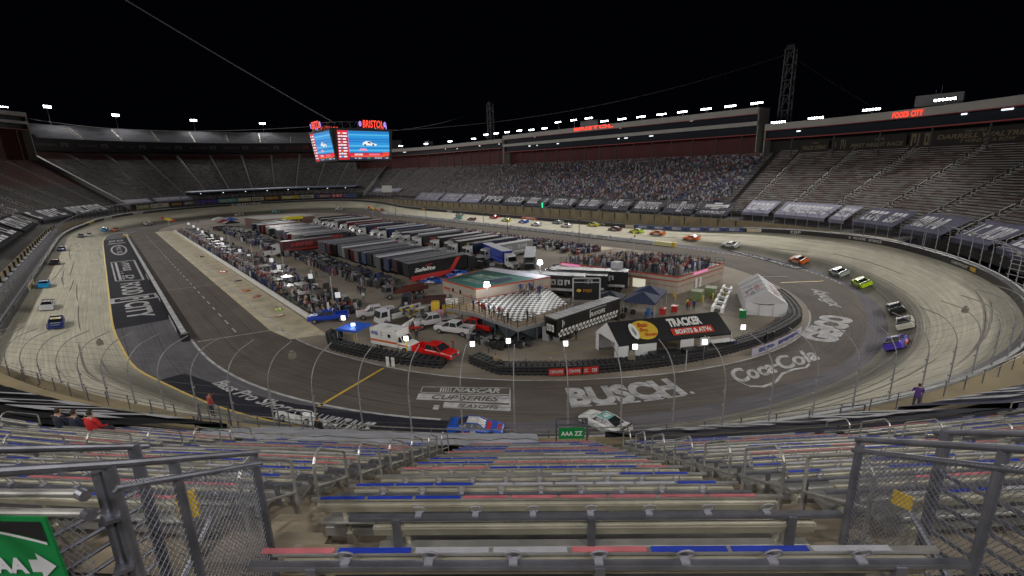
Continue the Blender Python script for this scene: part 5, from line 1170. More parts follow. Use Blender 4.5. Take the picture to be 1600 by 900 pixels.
# yellow loader tractor
t = thing('yellow_loader', 'yellow loader tractor between the tow truck and the flat bed pickup', 'tractor', (-9.6, 29.2, 0), hd(-8, 28, -12, 31))
b = MB(); b.box((.3, 0, 1.1), (2.4, .9, .8)); b.hexa([(-1.2, -.7, 1.0), (.1, -.7, 1.0), (.1, .7, 1.0), (-1.2, .7, 1.0)], [(-1.1, -.6, 2.4), (-.1, -.6, 2.4), (-.1, .6, 2.4), (-1.1, .6, 2.4)]); b.build('body', YEL, t, bevel=.04)
b = MB(); b.box((2.6, 0, .5), (.5, 1.9, .7), taper=.8); b.tube((1.4, .6, 1.2), (2.5, .6, .6), .1, 5); b.tube((1.4, -.6, 1.2), (2.5, -.6, .6), .1, 5); b.build('bucket', YEL, t)
for s in (-1, 1): wheel(t, -.9, s * .85, .75, .4); wheel(t, 1.2, s * .8, .45, .3)
b = MB(); b.box((-10.6, 27.2, 1.0), (2.2, 1.2, 1.2), rz=.9); b.box((-10.2, 26.4, 2.1), (2.0, .12, 1.0), rz=.9, m=1); tag(b.build('generator_cart', [mat('machine_yellow', (.42, .28, .03), .6, noise=.2), WHITE]), 'yellow generator trailer with a raised white lid', 'generator')
b = MB(); b.box((-7.4, 29.0, 1.35), (3.4, .9, .12), rz=1.2); b.tube((-7.4, 29.0, 0), (-7.4, 29, 1.3), .1, 5); tag(b.build('folding_ramp', LGREY), 'grey folding ramp beside the yellow loader', 'ramp')
t = thing('utility_cart', 'small red and grey utility cart by the flat bed pickup', 'cart', (-13.0, 34.8, 0), 1.0); b = MB(); b.box((0, 0, .5), (1.8, 1.0, .35)); b.build('deck', RED, t); b = MB(); b.path([(-.8, -.45, .6), (-.8, -.45, 1.4), (-.8, .45, 1.4), (-.8, .45, .6)], .04, 5); b.path([(.8, -.45, .6), (.8, -.45, 1.4), (.8, .45, 1.4), (.8, .45, .6)], .04, 5); b.build('rails', GALV, t)
for s in (-1, 1): wheel(t, .6, s * .5, .22, .15); wheel(t, -.6, s * .5, .22, .15)
b = MB(); b.tube((-14.4, 36.6, 0), (-14.4, 36.6, .7), .22, 8, r2=.03); tag(b.build('traffic_cone', mat('cone_orange', (.7, .15, .03), .5)), 'orange cone standing behind the ambulance', 'cone')
for i, (x, y, c_) in enumerate([(11.0, 17.4, (.01, .08, .45)), (12.5, 10.2, (.01, .10, .55)), (-1.6, -8.0, (.02, .05, .35))]):
    t = race_car(c_, c_, C_['white'], '9'); t['label'] = ['bright blue stock car parked beside the red skirted hauler', 'second blue stock car behind the green roofed building', 'dark blue stock car parked beyond the checkered deck'][i]; t['group'] = 'parked display cars'; place(t, (x, y, .02), .6 + i)
# ------------------------------------------------------------------ tents, canopies
def canopy(label, x, y, rz, w_, l_, m, h=2.2, peak=1.0, flat=False, group=None):
    t = thing('canopy_tent', label, 'canopy', (x, y, 0), rz, group); b = MB(); a, c = l_ / 2, w_ / 2
    b.add([(-a, -c, h), (a, -c, h), (a, c, h), (-a, c, h), (0, 0, h + peak), (-a, -c, h - .28), (a, -c, h - .28), (a, c, h - .28), (-a, c, h - .28)], [(0, 1, 4), (1, 2, 4), (2, 3, 4), (3, 0, 4), (5, 6, 1, 0), (6, 7, 2, 1), (7, 8, 3, 2), (8, 5, 0, 3)]); b.build('cover', m, t, fix=False)
    for sx in (-1, 1):
        for sy in (-1, 1): b = MB(); b.tube((sx * (a - .05), sy * (c - .05), 0), (sx * (a - .05), sy * (c - .05), h), .05, 5); b.build('leg', LGREY, t)
    return t
canopy('bright blue canopy among the lamps at the end of the tyre barrier', -11.3, 43.2, .5, 3.3, 3.3, mat('canopy_blue', (.01, .09, .55), .6), 2.3, .55)
canopy('navy canopy nearest the red coolers', -32.0, 5.2, .35, 4.6, 4.8, NAVY, 2.4, 1.1, group='navy canopies by the tan building')
canopy('navy canopy against the tan building wall', -30.6, 1.2, .35, 4.4, 4.8, NAVY, 2.4, 1.1, group='navy canopies by the tan building')
canopy('small dark canopy behind the long black trailer', -27.3, 7.2, .35, 3.6, 4.2, mat('canopy_dark', (.03, .035, .055), .8), 2.3, .9, group='navy canopies by the tan building')
# black roofed hospitality tent with lettering
t = thing('hospitality_tent', 'long white walled tent with a black roof lettered TRACKER', 'tent', (0, 0, 0))
E1, E2, E3, E4 = (-41.1, 23.9), (-48.4, 10.9), (-43.6, 9.0), (-36.3, 22.0)      # eaves: near left, near right, far right, far left
R1_, R2_ = (-38.7, 23.0), (-46.0, 10.0)
b = MB(); b.add([(*E1, 2.3), (*E2, 2.3), (*R2_, 4.3), (*R1_, 4.3), (*E4, 2.3), (*E3, 2.3)], [(0, 1, 2, 3), (3, 2, 5, 4)]); b.add([(*E1, 2.05), (*E2, 2.05), (*E2, 2.3), (*E1, 2.3)], [(0, 1, 2, 3)]); b.build('roof', BLACK, t, fix=False)
fr = bq((*R1_, 4.32), (*R2_, 4.32), (*E2, 2.33), (*E1, 2.33))
b = MB(); nrm = Vector((-.05, .03, .05)); fr2 = lambda u, v: fr(u, v) + nrm
oval = [fr2(.27 + .115 * math.cos(q), .5 + .42 * math.sin(q)) for q in np.arange(0, 6.28, .35)]; b.add(oval, [tuple(range(len(oval)))], 1)
fr3 = lambda u, v: fr(u, v) + nrm * 1.6
b.add([fr3(.18 + .035 * math.cos(q), .48 + .36 * math.sin(q)) for q in np.arange(0, 6.28, .6)], [tuple(range(11))], 0)
b.add([fr3(.18 + .012 * math.cos(q), .48 + .2 * math.sin(q)) for q in np.arange(0, 6.28, .6)], [tuple(range(11))], 3)
fr4 = lambda u, v: fr(u, v) + nrm * 2.0
put_text(b, 'Bass', fr4, (.23, .62, .32, .82), .02, .3, 2); put_text(b, 'Pro', fr4, (.23, .40, .30, .58), .02, .3, 2); put_text(b, 'Shops', fr4, (.25, .18, .36, .36), .02, .3, 2)
put_text(b, 'TRACKER', fr2, (.50, .50, .80, .88), .05, .1, 0); rect(b, fr2, .49, .12, .86, .42, 2); put_text(b, 'BOATS & ATVs', fr3, (.52, .17, .84, .37), .04, .1, 0)
b.build('roof_lettering', [WHITE, YEL, mat('lettering_red', (.50, .04, .02), .5), mat('lettering_green', (.02, .15, .08), .5)], t, fix=False)
TENTW = mat('tent_white', (.66, .66, .68), .7, noise=.06, nscale=.5)
b = MB(); b.add([(*E4, 2.3), (*E1, 2.3), (*R1_, 4.3)], [(0, 1, 2)]); b.add([(*E4, 0), (E4[0] - .7, E4[1] + .28, 0), (E4[0] - .7, E4[1] + .28, 2.3), (*E4, 2.3)], [(0, 1, 2, 3)]); b.add([(E1[0] + .7, E1[1] - .28, 0), (*E1, 0), (*E1, 2.3), (E1[0] + .7, E1[1] - .28, 2.3)], [(0, 1, 2, 3)])
pw = bq((*E1, 2.1), (*E2, 2.1), (*E2, 0), (*E1, 0)); [rect(b, pw, *q) for q in ((0, 0, .09, 1), (.14, .0, .33, 1), (.54, .0, .66, 1), (.72, 0, .80, 1))]
bw2 = bq((*E4, 2.3), (*E3, 2.3), (*E3, 0), (*E4, 0)); rect(b, bw2, 0, 0, 1, 1)
b.build('side_wall', TENTW, t, fix=False)
b = MB(); [b.tube((*q, 0), (*q, 2.3), .06, 5) for q in (E1, E2, E3, E4, (-47.5, 19.9))]; b.build('poles', LGREY, t)
for i, (u, L_, lab) in enumerate([(.36, 3.6, 'black equipment trailer parked in front of the lettered tent, left one'), (.6, 2.2, 'black equipment trailer in front of the lettered tent, middle one'), (.92, 3.4, 'large black container at the right end of the lettered tent')]):
    q = pw(u, 0) + Vector((-.9, .5, 0)) * (1 if i < 2 else -.2); an = hd(*E1, *E2); t2 = thing('equipment_trailer', lab, 'trailer', (q.x, q.y, 0), an); b = MB(); b.box((0, 0, .8), (L_, 1.2, 1.05)); b.build('body', BLACK, t2, bevel=.04)
    b = MB(); scribble(b, lambda u_, v: Vector((-L_ * .3 + L_ * .6 * u_, -.62, .6 + .35 * v)), (0, 0, 1, 1), i, 0, 5); b.build('white_lettering', WHITE, t2, fix=False); wheel(t2, 0, -.7, .3, .2); wheel(t2, 0, .7, .3, .2)
b = MB(); q = pw(.2, 0) + Vector((-.9, .5, 0)); f = lambda u, v: Vector((q.x, q.y, .2)) + Vector((-1.3 * u, -2.2 * u, 1.0 * v)); rect(b, f, 0, 0, 1, 1, 0); put_text(b, 'NASCAR', lambda u, v: f(u, v) + Vector((-.04, .03, 0)), (.25, .3, .85, .7), .03, .2, 1); rect(b, lambda u, v: f(u, v) + Vector((-.04, .03, 0)), .08, .3, .2, .7, 2)
tag(b.build('leaning_sign', [DGREY, WHITE, RED], fix=False), 'dark sign reading NASCAR in front of the lettered tent', 'sign')
# white marquee
t = thing('white_marquee', 'white marquee with small red and blue logos on its roof', 'tent')
A1, A2, A3, A4 = (-43.6, -4.6), (-48.5, -7.3), (-42.5, -18.0), (-37.5, -15.6); G1, G2 = (-46.3, -5.5), (-40.4, -16.2)
b = MB(); H_ = 2.0; K_ = 4.0
b.add([(*A1, H_), (*A2, H_), (*A3, H_), (*A4, H_), (*G1, K_), (*G2, K_)], [(0, 4, 5, 3), (1, 2, 5, 4)]); b.build('roof', TENTW, t, fix=False)
b = MB(); b.add([(*A1, 0), (*A2, 0), (*A3, 0), (*A4, 0), (*A1, H_), (*A2, H_), (*A3, H_), (*A4, H_), (*G1, K_), (*G2, K_)], [(0, 1, 5, 4), (1, 2, 6, 5), (2, 3, 7, 6), (3, 0, 4, 7), (4, 5, 8), (6, 7, 9)]); b.build('side_wall', TENTW, t, fix=False)
r1 = bq((*G2, K_), (*G1, K_), (*A1, H_), (*A4, H_), .05); r2 = bq((*G1, K_), (*G2, K_), (*A3, H_), (*A2, H_), .05)
b = MB()
for q_ in range(1, 5):
    for fq_ in (r1, r2): b.tube(fq_(q_ / 5, .01), fq_(q_ / 5, .99), .05, 4)
for q_ in (.33, .66): b.tube(Vector((A1[0] + (A2[0] - A1[0]) * q_ - .05, A1[1] + (A2[1] - A1[1]) * q_ + .06, 0)), Vector((A1[0] + (A2[0] - A1[0]) * q_ - .05, A1[1] + (A2[1] - A1[1]) * q_ + .06, H_)), .04, 4)
b.build('seams', LGREY, t)
b = MB(); scribble(b, r1, (.5, .55, .8, .75), 3, 0, 6); scribble(b, r1, (.45, .32, .85, .48), 4, 1, 8); scribble(b, r1, (.6, .12, .8, .25), 8, 0, 5); scribble(b, r2, (.1, .4, .6, .6), 5, 0, 9); scribble(b, r2, (.2, .2, .5, .34), 6, 0, 6)
b.build('roof_logos', [RED, NAVYS], t, fix=False)
b = MB(); f = bq((*A1, H_), (*A2, H_), (*A2, 0), (*A1, 0)); f_ = lambda u, v: f(u, v) + Vector((-.03, .08, 0)); b.add([f_(.10, 1.02), f_(.3, .93), (f_(.5, .92)), f_(.72, .99), f_(.60, .87), f_(.3, .88)], [tuple(range(6))]); b.build('black_swoosh', BLACK, t, fix=False)
# white barrier frame lying on the asphalt, transformers, wheelie bins, coolers
t = thing('white_barrier_frame', 'white ladder shaped barrier frame lying on the asphalt left of the marquee', 'barrier')
fq = bq((-34.0, -18.4), (-35.6, -17.9), (-40.9, -2.7), (-39.4, -2.5))
b = MB()
for u in (.02, .98):
    for i in range(5): a = fq(u, i / 5 + .01); c = fq(u, (i + 1) / 5 - .01); d = c - a; mid = (a + c) / 2; b.box((mid.x, mid.y, .35), (d.length, .45, .7), rz=math.atan2(d.y, d.x), taper=.75)
b.build('long_blocks', WHITE, t); b = MB()
for v in (.12, .3, .5, .68, .88): a = fq(-.1, v); c = fq(1.1, v); d = c - a; mid = (a + c) / 2; b.box((mid.x, mid.y, .3), (d.length, .35, .5), rz=math.atan2(d.y, d.x))
b.build('cross_blocks', WHITE, t)
for i, (x, y) in enumerate([(-34.3, -7.6), (-34.9, -11.2)]):
    t = thing('transformer_box', 'green transformer box beside the tan building, %s' % ['nearer the corner', 'farther right'][i], 'transformer', (x, y, 0), .3); b = MB(); b.box((0, 0, .75), (1.7, 2.0, 1.5)); b.build('cabinet', mat('transformer_green', (.17, .22, .10), .6), t, bevel=.05); b = MB(); b.box((0, 0, 1.55), (1.8, 2.1, .1)); b.build('lid', mat('transformer_green', (.17, .22, .10)), t)
for i, (x, y) in enumerate([(-35.9, -6.6), (-36.4, -9.0), (-37.0, -12.2), (-30.8, -6.2), (-32, -4.6)]): b = MB(); b.tube((x, y, 0), (x, y, 1.1), .12, 8); tag(b.build('bollard', YEL), 'yellow bollard guarding the green transformer boxes', 'bollard', 'yellow bollards by the tan building')
for i, (x, y, m_, lab) in enumerate([(-44.0, -2.9, GREEN, 'green wheelie bin at the corner of the white marquee'), (-42.2, -9.2, RED, 'red machine beside the white marquee'), (-42.6, -7.8, WHITE, 'white locker beside the red machine'), (-34.6, 3.6, RED, 'red cooler in front of the navy canopy'), (-35.2, 1.2, RED, 'second red cooler right of the first'), (-33.6, 6.0, mat('drum_blue', (.03, .15, .4), .5), 'blue drum beside the navy canopy leg'), (-29.6, 24.2, LGREY, 'grey steel locker at the rear of the long black trailer'), (-30.8, 23.4, GREY, 'second grey steel locker by the long black trailer')]):
    t = thing('storage_box' if i not in (0, 5) else ('wheelie_bin' if i == 0 else 'drum'), lab, 'box', (x, y, 0), .4); h = (1.1, 1.7, 1.6, .9, .9, 1.2, 1.9, 1.9)[i]; b = MB()
    if i == 5: b.tube((0, 0, 0), (0, 0, h), .3, 10)
    else: b.box((0, 0, h / 2), (.9, .8, h), taper=.96)
    b.build('case', m_, t); b = MB(); b.box((0, 0, h + .05), (1.0 if i != 5 else .5, .9 if i != 5 else .5, .1)); b.build('lid', m_, t)
# ------------------------------------------------------------------ green roofed building and checkered deck
t = thing('media_building', 'tan building with a green lettered roof beside the checkered deck', 'building')
q1, q2, q3, q4 = (-3.9, 23.9), (-13.6, 23.9), (-16.4, 9.8), (-2.6, 11.9)
b = MB(); b.add([(*q1, 0), (*q2, 0), (*q3, 0), (*q4, 0), (*q1, 4.1), (*q2, 4.1), (*q3, 4.1), (*q4, 4.1)], [(0, 1, 5, 4), (1, 2, 6, 5), (2, 3, 7, 6), (3, 0, 4, 7)]); b.build('wall', TAN, t)
fr = bq((*q4, 4.3), (*q3, 4.3), (*q2, 4.2), (*q1, 4.2)); b = MB(); rect(b, fr, 0, .02, .72, 1, 0); rect(b, fr, .72, .02, 1, 1, 1) if False else rect(b, fr, 0, 0, 1, 1, 0)
fr2 = lambda u, v: fr(u, v) + Vector((0, 0, .04)); put_text(b, 'PINTY\'S', fr2, (.18, .36, .62, .58), .03, .2, 2); put_text(b, 'DELICIOUS', fr2, (.3, .16, .75, .28), .02, .2, 2); b.add([fr2(.62, .35), fr2(.85, .35), fr2(.8, .62), fr2(.68, .66)], [(0, 1, 2, 3)], 3); rect(b, fr2, .0, .80, 1, 1, 1)
b.build('roof', [TEAL, mat('roof_pale', (.42, .42, .5), .6), mat('lettering_pale_green', (.30, .42, .36), .6), NAVY], t, fix=False)
b = MB()
for a, c in ((q1, q2), (q2, q3), (q3, q4), (q4, q1)): b.tube((*a, 4.2), (*c, 4.2), .14, 4); b.tube((*a, 2.6), (*c, 2.6), .06, 4)
b.build('red_trim', REDTRIM, t)
b = MB(); f = bq((*q1, 4.1), (*q2, 4.1), (*q2, 0), (*q1, 0)); f_ = lambda u, v: f(u, v) + Vector((0, .05, 0)); rect(b, f_, .18, .02, .28, .5); b.build('door', mat('door_teal_grey', (.12, .16, .16), .5), t, fix=False)
for u in (.3, .52): b = MB(); rect(b, f_, u, .66, u + .05, .8); b.build('window', GLASS, t, fix=False)
b = MB(); rect(b, f_, .04, .68, .24, .76); b.build('red_sign', REDTRIM, t, fix=False)
t = thing('checkered_deck', 'raised deck with a black and white checkered floor and grey skirt', 'stage')
d1, d2, d3, d4, d5, d6 = (-14.2, 25.0), (-26.8, 27.0), (-25.8, 15.8), (-15.4, 10.2), (-14.3, 29.8), (-28.6, 27.9)
b = MB(); fc_ = bq(d4, d3, d2, d1, 2.5); N_ = 18
for i in range(N_):
    for j in range(N_): rect(b, fc_, i / N_, j / N_, (i + 1) / N_, (j + 1) / N_, (i + j) % 2)
b.build('checker_floor', [mat('checker_white', (.78, .78, .78), .5), mat('checker_black', (.03, .03, .03), .5)], t, fix=False)
b = MB(); ex = [(-14.2, 25.2), (-14.0, 30.0), (-19.3, 28.6), (-28.8, 28.6), (-29.5, 22.8), (-26.4, 15.2), (-25.8, 15.8), (-26.8, 27.0)]; b.add([(*p, 2.46) for p in ex], [(0, 1, 2, 7), (2, 3, 4, 7), (4, 5, 6, 7)]); b.add([(*d1, 2.44), (*d2, 2.44), (*d3, 2.44), (*d4, 2.44)], [(0, 1, 2, 3)]); b.build('plank_floor', mat('deck_plank', (.24, .17, .10), .8, noise=.2, nscale=2), t, fix=False)
b = MB()
for a, c in zip(ex[1:6], ex[2:6]): b.hexa([(*a, 2.1), (*c, 2.1), (c[0] - .1, c[1] + .1, 2.1), (a[0] - .1, a[1] + .1, 2.1)], [(*a, 2.55), (*c, 2.55), (c[0] - .1, c[1] + .1, 2.55), (a[0] - .1, a[1] + .1, 2.55)])
b.build('deck_edge', GREY, t)
b = MB(); sk = mat('skirt_cloth', (.05, .065, .075), .9, noise=.2)
for i, (a, c) in enumerate((((-21, 28.5), (-24, 28.4)), ((-24, 28.4), (-28.7, 28.4)), ((-28.7, 28.4), (-29.3, 22.8)))):
    a = Vector(a); c = Vector(c); m_ = (a + c) / 2; b.add([(a.x, a.y, 2.1), (c.x, c.y, 2.1), (m_.x + .4, m_.y - .4, .1)], [(0, 1, 2)]); b.add([(a.x + .5, a.y - .8, 2.1), (c.x + .5, c.y - .8, 2.1), (c.x + .5, c.y - .8, 0), (a.x + .5, a.y - .8, 0)], [(0, 1, 2, 3)], 1)
b.build('skirt', [sk, mat('skirt_dark', (.02, .024, .028), .9)], t, fix=False)
b = MB()
for p in ex[1:6] + [(-17, 29.2), (-21.6, 28.7), (-24, 28.6), (-26.5, 28.6), (-29.1, 25.5), (-28.4, 20)]: b.tube((*p, 0), (*p, 2.3), .1, 6)
b.build('posts', GALV, t)
b = MB()
for a, c in zip(ex[0:6], ex[1:6]):
    a = Vector(a); c = Vector(c); n = max(2, int((c - a).length / 1.3))
    for i in range(n + 1): p = a + (c - a) * i / n; b.tube((p.x, p.y, 2.5), (p.x, p.y, 3.6), .045, 4)
    for z in (2.9, 3.25, 3.6): b.tube((a.x, a.y, z), (c.x, c.y, z), .03, 4)
b.build('railing', BLACK, t)
t = thing('stage_screen', 'black lettered screen in a metal frame at the back of the checkered deck', 'screen'); b = MB(); f = lambda u, v: Vector((-24.6 - 2.9 * u, 13.0 - 2.6 * u, 2.3 + 2.6 * v)); rect(b, f, 0, 0, 1, 1, 0); f_ = lambda u, v: f(u, v) + Vector((-.06, .07, 0)); scribble(b, f_, (.36, .5, .88, .68), 12, 2, 5); b.add([f_(.2 + .1 * math.cos(q), .6 + .1 * math.sin(q)) for q in np.arange(0, 6.28, .6)], [tuple(range(11))], 1); b.build('panel', [BLACK, YEL, mat('dull_orange', (.4, .18, .03), .5)], t, fix=False)
b = MB(); [b.tube(f(u, -.9), f(u, 1.35), .12, 4) for u in (-.03, 1.03)]; b.tube(f(-.03, 1.35), f(1.03, 1.35), .12, 4); b.tube(f(-.03, 1.1), f(1.03, 1.1), .08, 4); b.build('frame', LGREY, t)
b = MB(); r = random.Random(4)     # clutter of tyres and gear under the deck edge
for i in range(210):
    u = i / 210; x = -14 - 15.5 * u + r.uniform(-.5, .5); y = 30.6 - .6 * u + r.uniform(-.9, 1.3) - (2.4 if u > .9 else 0)
    if r.random() < .5: b.tube((x, y, .0), (x, y, r.choice([.3, .55, .8])), .33, 8, m=0)
    else: b.box((x, y, .4), (r.uniform(.3, .8), r.uniform(.3, .8), r.uniform(.4, .9)), rz=r.uniform(0, 3), m=r.choice([0, 1, 2]))
tag(b.build('tyre_and_gear_heap', [RUBBER, DGREY, GREY]), 'dark clutter of tyres and gear heaped along the deck edge', 'gear', kind='stuff')
# tan building with spectators on its roof
t = thing('spectator_building', 'tan building with red bands and a crowd on its flat roof', 'building')
s1, s2, s3, s4 = (-30.3, -8.2), (-5.3, -4.4), (-14.5, -20.4), (-30.7, -24.6); HB = 3.2
BC = [s1, s2, (-12.0, -19.0), s4]
b = MB(); b.add([(*p, 0) for p in BC] + [(*p, HB) for p in BC], [(0, 1, 5, 4), (1, 2, 6, 5), (2, 3, 7, 6), (3, 0, 4, 7)]); b.build('wall', TAN, t)
b = MB(); b.add([(*p, HB - .1) for p in BC], [(0, 1, 2, 3)]); b.build('roof', GREY, t, fix=False)
b = MB()
for a, c in zip(BC, BC[1:] + BC[:1]):
    for z, h in ((HB - .05, .26), (HB * .72, .18), (HB * .42, .05)):
        a_ = Vector(a); c_ = Vector(c); d = c_ - a_; n = Vector((d.y, -d.x)).normalized() * .05
        b.box((*((a_ + c_) / 2), z), (d.length + .12, .14, h), rz=math.atan2(d.y, d.x))
b.build('red_bands', REDTRIM, t)
b = MB()
for a, c in zip(BC, BC[1:] + BC[:1]):
    a_ = Vector(a); c_ = Vector(c); n = int((c_ - a_).length / 1.6)
    for i in range(n + 1): p = a_ + (c_ - a_) * i / n; b.tube((p.x, p.y, HB), (p.x, p.y, HB + 1.05), .04, 4)
    for z in (.5, 1.05): b.tube((*a, HB + z), (*c, HB + z), .035, 4)
b.build('roof_railing', DGREY, t)
f = bq((*s2, HB), (*s1, HB), (*s1, 0), (*s2, 0)); f_ = lambda u, v: f(u, v) + Vector((-.02, .09, 0)) * 1.0
g_ = bq((*s1, HB), (*s4, HB), (*s4, 0), (*s1, 0)); g2_ = lambda u, v: g_(u, v) + Vector((-.1, 0, 0))
b = MB(); rect(b, lambda u, v: f(u, v) + Vector((0, .12, 0)), .02, .84, .2, .98, 0); rect(b, g2_, .3, .84, .62, .99, 0); b.build('led_strip', mat('led_panel', (.1, 0, .05), .5, emit=(.7, .25, .42), estr=.9), t, fix=False)
b = MB(); rect(b, f_, .66, .1, .76, .62); b.build('doorway', mat('lit_doorway', (1, 1, 1), .5, emit=(.9, .85, .6), estr=.45), t, fix=False)
for u in (.35, .44): b = MB(); rect(b, g2_, u, .02, u + .05, .6); b.build('door', WHITE, t, fix=False)
b = MB(); b.box((-19.6, -4.8, HB * .5 + 1.2), (1.6, 1.6, 4.6)); tag(b.build('stair_turret', LGREY), 'pale grey stair turret against the tan building', 'turret')
# garages at the far end with pale roof, more tents
t = thing('garage_building', 'low brick garage with a long pale roof in the far infield', 'building', (0, 0, 0)); b = MB(); c1, c2, c3, c4 = (160, 13), (158, -9), (176, -9), (181, 16)
b.add([(*p, 0) for p in (c1, c2, c3, c4)] + [(*p, 3.6) for p in (c1, c2, c3, c4)], [(0, 1, 5, 4), (1, 2, 6, 5), (2, 3, 7, 6), (3, 0, 4, 7)]); b.build('wall', mat('brick_brown', (.16, .10, .08), .8, noise=.15), t); b = MB(); b.add([(*p, 3.7) for p in (c1, c2, c3, c4)] + [(*p, 4.0) for p in (c1, c2, c3, c4)], [(0, 1, 5, 4), (1, 2, 6, 5), (2, 3, 7, 6), (3, 0, 4, 7), (4, 5, 6, 7)]); b.build('roof', mat('garage_roof', (.40, .38, .36), .7), t)
b = MB(); b.box((153, 2.4, 4.2), (2.0, 8.5, 1.3)); [b.tube((153, y_, 0), (153, y_, 3.8), .15, 5) for y_ in (0, 5)]; tag(b.build('yellow_arch', mat('sign_yellow', (.72, .62, .03), .5)), 'yellow inflatable arch in front of the far garage', 'arch')
for i, (x, y, m_) in enumerate([(196, 24, LGREY), (188, 21, BLUE), (180, 25, mat('canopy_maroon', (.2, .02, .02), .7)), (170, 24, BLACK)]): canopy(['pale canopy at the far end of the pits', 'blue canopy at the far end of the pits', 'maroon canopy at the far end of the pits', 'black canopy at the far end of the pits'][i], x, y, 0, 6, 7, m_, 3, 1.2, group='canopies at the far end of the front pits')
# balloons / big pennants: yellow centre with red tips
for i, (x, y, z, lab) in enumerate([(183, 45.5, 5.6, 'yellow and red pennant cluster at the far end of the front pits'), (140, -30, 6.6, 'yellow and red pennant above the far backstretch pits'), (-2.2, -35.5, 5.6, 'yellow and red pennant above the crowd on the tan building')]):
    t = thing('pennant', lab, 'flag', (x, y, 0)); k_ = (1.4, 1.2, .62)[i]; b = MB(); b.tube((0, 0, 0), (0, 0, z), .08, 5); b.build('pole', LGREY, t)
    b = MB(); b.loft([[(.1 * q, k_ * c_ * (1.6 if i < 2 else 1.0) * .5 + q * k_ * .5, z + k_ * s_ * .8 + q * k_ * (.15 if i < 2 else .9)) for c_, s_ in ((-1, 0), (0, -.5), (1, 0), (0, .5))] for q in (-1, 0, 1)], 0); b.build('yellow_cloth', mat('flag_yellow', (.78, .62, .06), .6), t)
    b = MB(); [b.box((0, s * k_ * (1.3 if i < 2 else .5), z + s * k_ * (.5 if i < 2 else 1.25)), (.3, k_ * .7, k_ * .6)) for s in (-1, 1)]; b.build('red_cloth', mat('flag_red', (.65, .03, .02), .6), t)
b = MB(); b.tube((93, -72, 5), (93, -72, 14), .1, 5); b.box((93, -71.8, 9.4), (.5, .3, 2.2), m=1); tag(b.build('green_signal', [GALV, mat('green_glow', (0, .2, .1), .5, emit=(.02, .8, .3), estr=1.5)]), 'slim green lit signal on the backstretch wall', 'signal') if False else None
b = MB(); b.tube((68, -72.2, 3), (68, -72.2, 10), .1, 5); b.box((68, -71.9, 7.6), (.5, .3, 2.0), m=1); tag(b.build('green_signal', [GALV, mat('green_glow', (0, .2, .1), .5, emit=(.02, .8, .3), estr=1.5)]), 'slim green lit signal in front of the slanted lettering tarp', 'signal')
# scoring poles between the infield and the backstretch
for i, (x, y, z) in enumerate([(88, -56, 12), (25, -45.5, 7), (58, -44, 6.5), (120, -47, 7), (150, -47, 7)]):
    b = MB(); b.tube((x, y, 0), (x, y, z), .1, 6); b.box((x, y, z - .4), (.7, .7, .8)); tag(b.build('scoring_pole', DGREY if i else GALV), ['tall red and white striped pole in mid backstretch', 'dark pole with a box above the near backstretch pits', 'dark pole with a box farther along the backstretch pits', 'dark pole with a box before the far backstretch pits', 'farthest dark pole with a box by the backstretch pits'][i], 'pole')
# white panel lamps on stands along the tyre barrier and in the pits
lamps = [(-10.6, 44.3, 3.3, 0), (-12.0, 43.6, 2.4, 1), (-21.9, 41.0, 2.4, 1), (-28.9, 36.0, 2.2, 0), (-31.2, 32.3, 2.2, 0), (-37.4, 28.9, 2.6, 0), (-43.6, 24.2, 2.6, 0), (-48.3, 17.5, 2.6, 0), (-49.2, 9.6, 2.6, 0)]
pos_ = ['beside the blue canopy, taller one', 'beside the blue canopy, on a yellow post', 'on a yellow post beside the ambulance', 'right of the red wrecker', 'between the red wrecker and the tyre barrier', 'left of the striped tent', 'at the left end of the lettered tent', 'in front of the lettered tent', 'at the right end of the lettered tent']
def panel_lamp(label, x, y, z, yel, on=True, s=.28, power=90, group='white panel lamps along the tyre barrier'):
    t = thing('panel_lamp', label, 'lamp', (x, y, 0), 2.4, group); b = MB(); b.tube((0, 0, 0), (0, 0, z), .07 if yel else .04, 6); b.build('post', YEL if yel else GALV, t)
    b = MB(); b.box((0, 0, z + s), (.14, s * 2, s * 2.2)); b.build('panel', PANELLAMP if on else SCREENW, t, bevel=.04)
    if on:
        ld = D.lights.new('panel', 'POINT'); ld.energy = power * .4; ld.color = (1, .97, .9); ld.shadow_soft_size = .4; l = D.objects.new('panel_light', ld); COL.objects.link(l); l.location = (x + .5 * math.cos(2.4), y + .5 * math.sin(2.4), z + s)
for (x, y, z, yl), p_ in zip(lamps, pos_): panel_lamp('white glowing panel lamp ' + p_, x, y, z, yl)
for i, (x, y, z) in enumerate([(-16.6, 24.0, 5.2), (-13.4, 9.4, 6.0)]):
    t = thing('light_mast', 'thin mast with a bright white lamp %s' % ['at the left edge of the checkered deck', 'at the far corner of the green roof'][i], 'lamp', (x, y, 0)); b = MB(); b.tube((0, 0, 0), (0, 0, z), .07, 6); b.build('mast', LGREY, t); b = MB(); b.box((0, 0, z + .15), (.5, .8, .35)); b.box((0, 0, z + .55), (.4, .6, .3)); b.build('lamp', LAMP, t)
    ld = D.lights.new('mast', 'POINT'); ld.energy = 600; ld.shadow_soft_size = .4; l = D.objects.new('mast_light', ld); COL.objects.link(l); l.location = (x - .2, y + .2, z + 1.2)
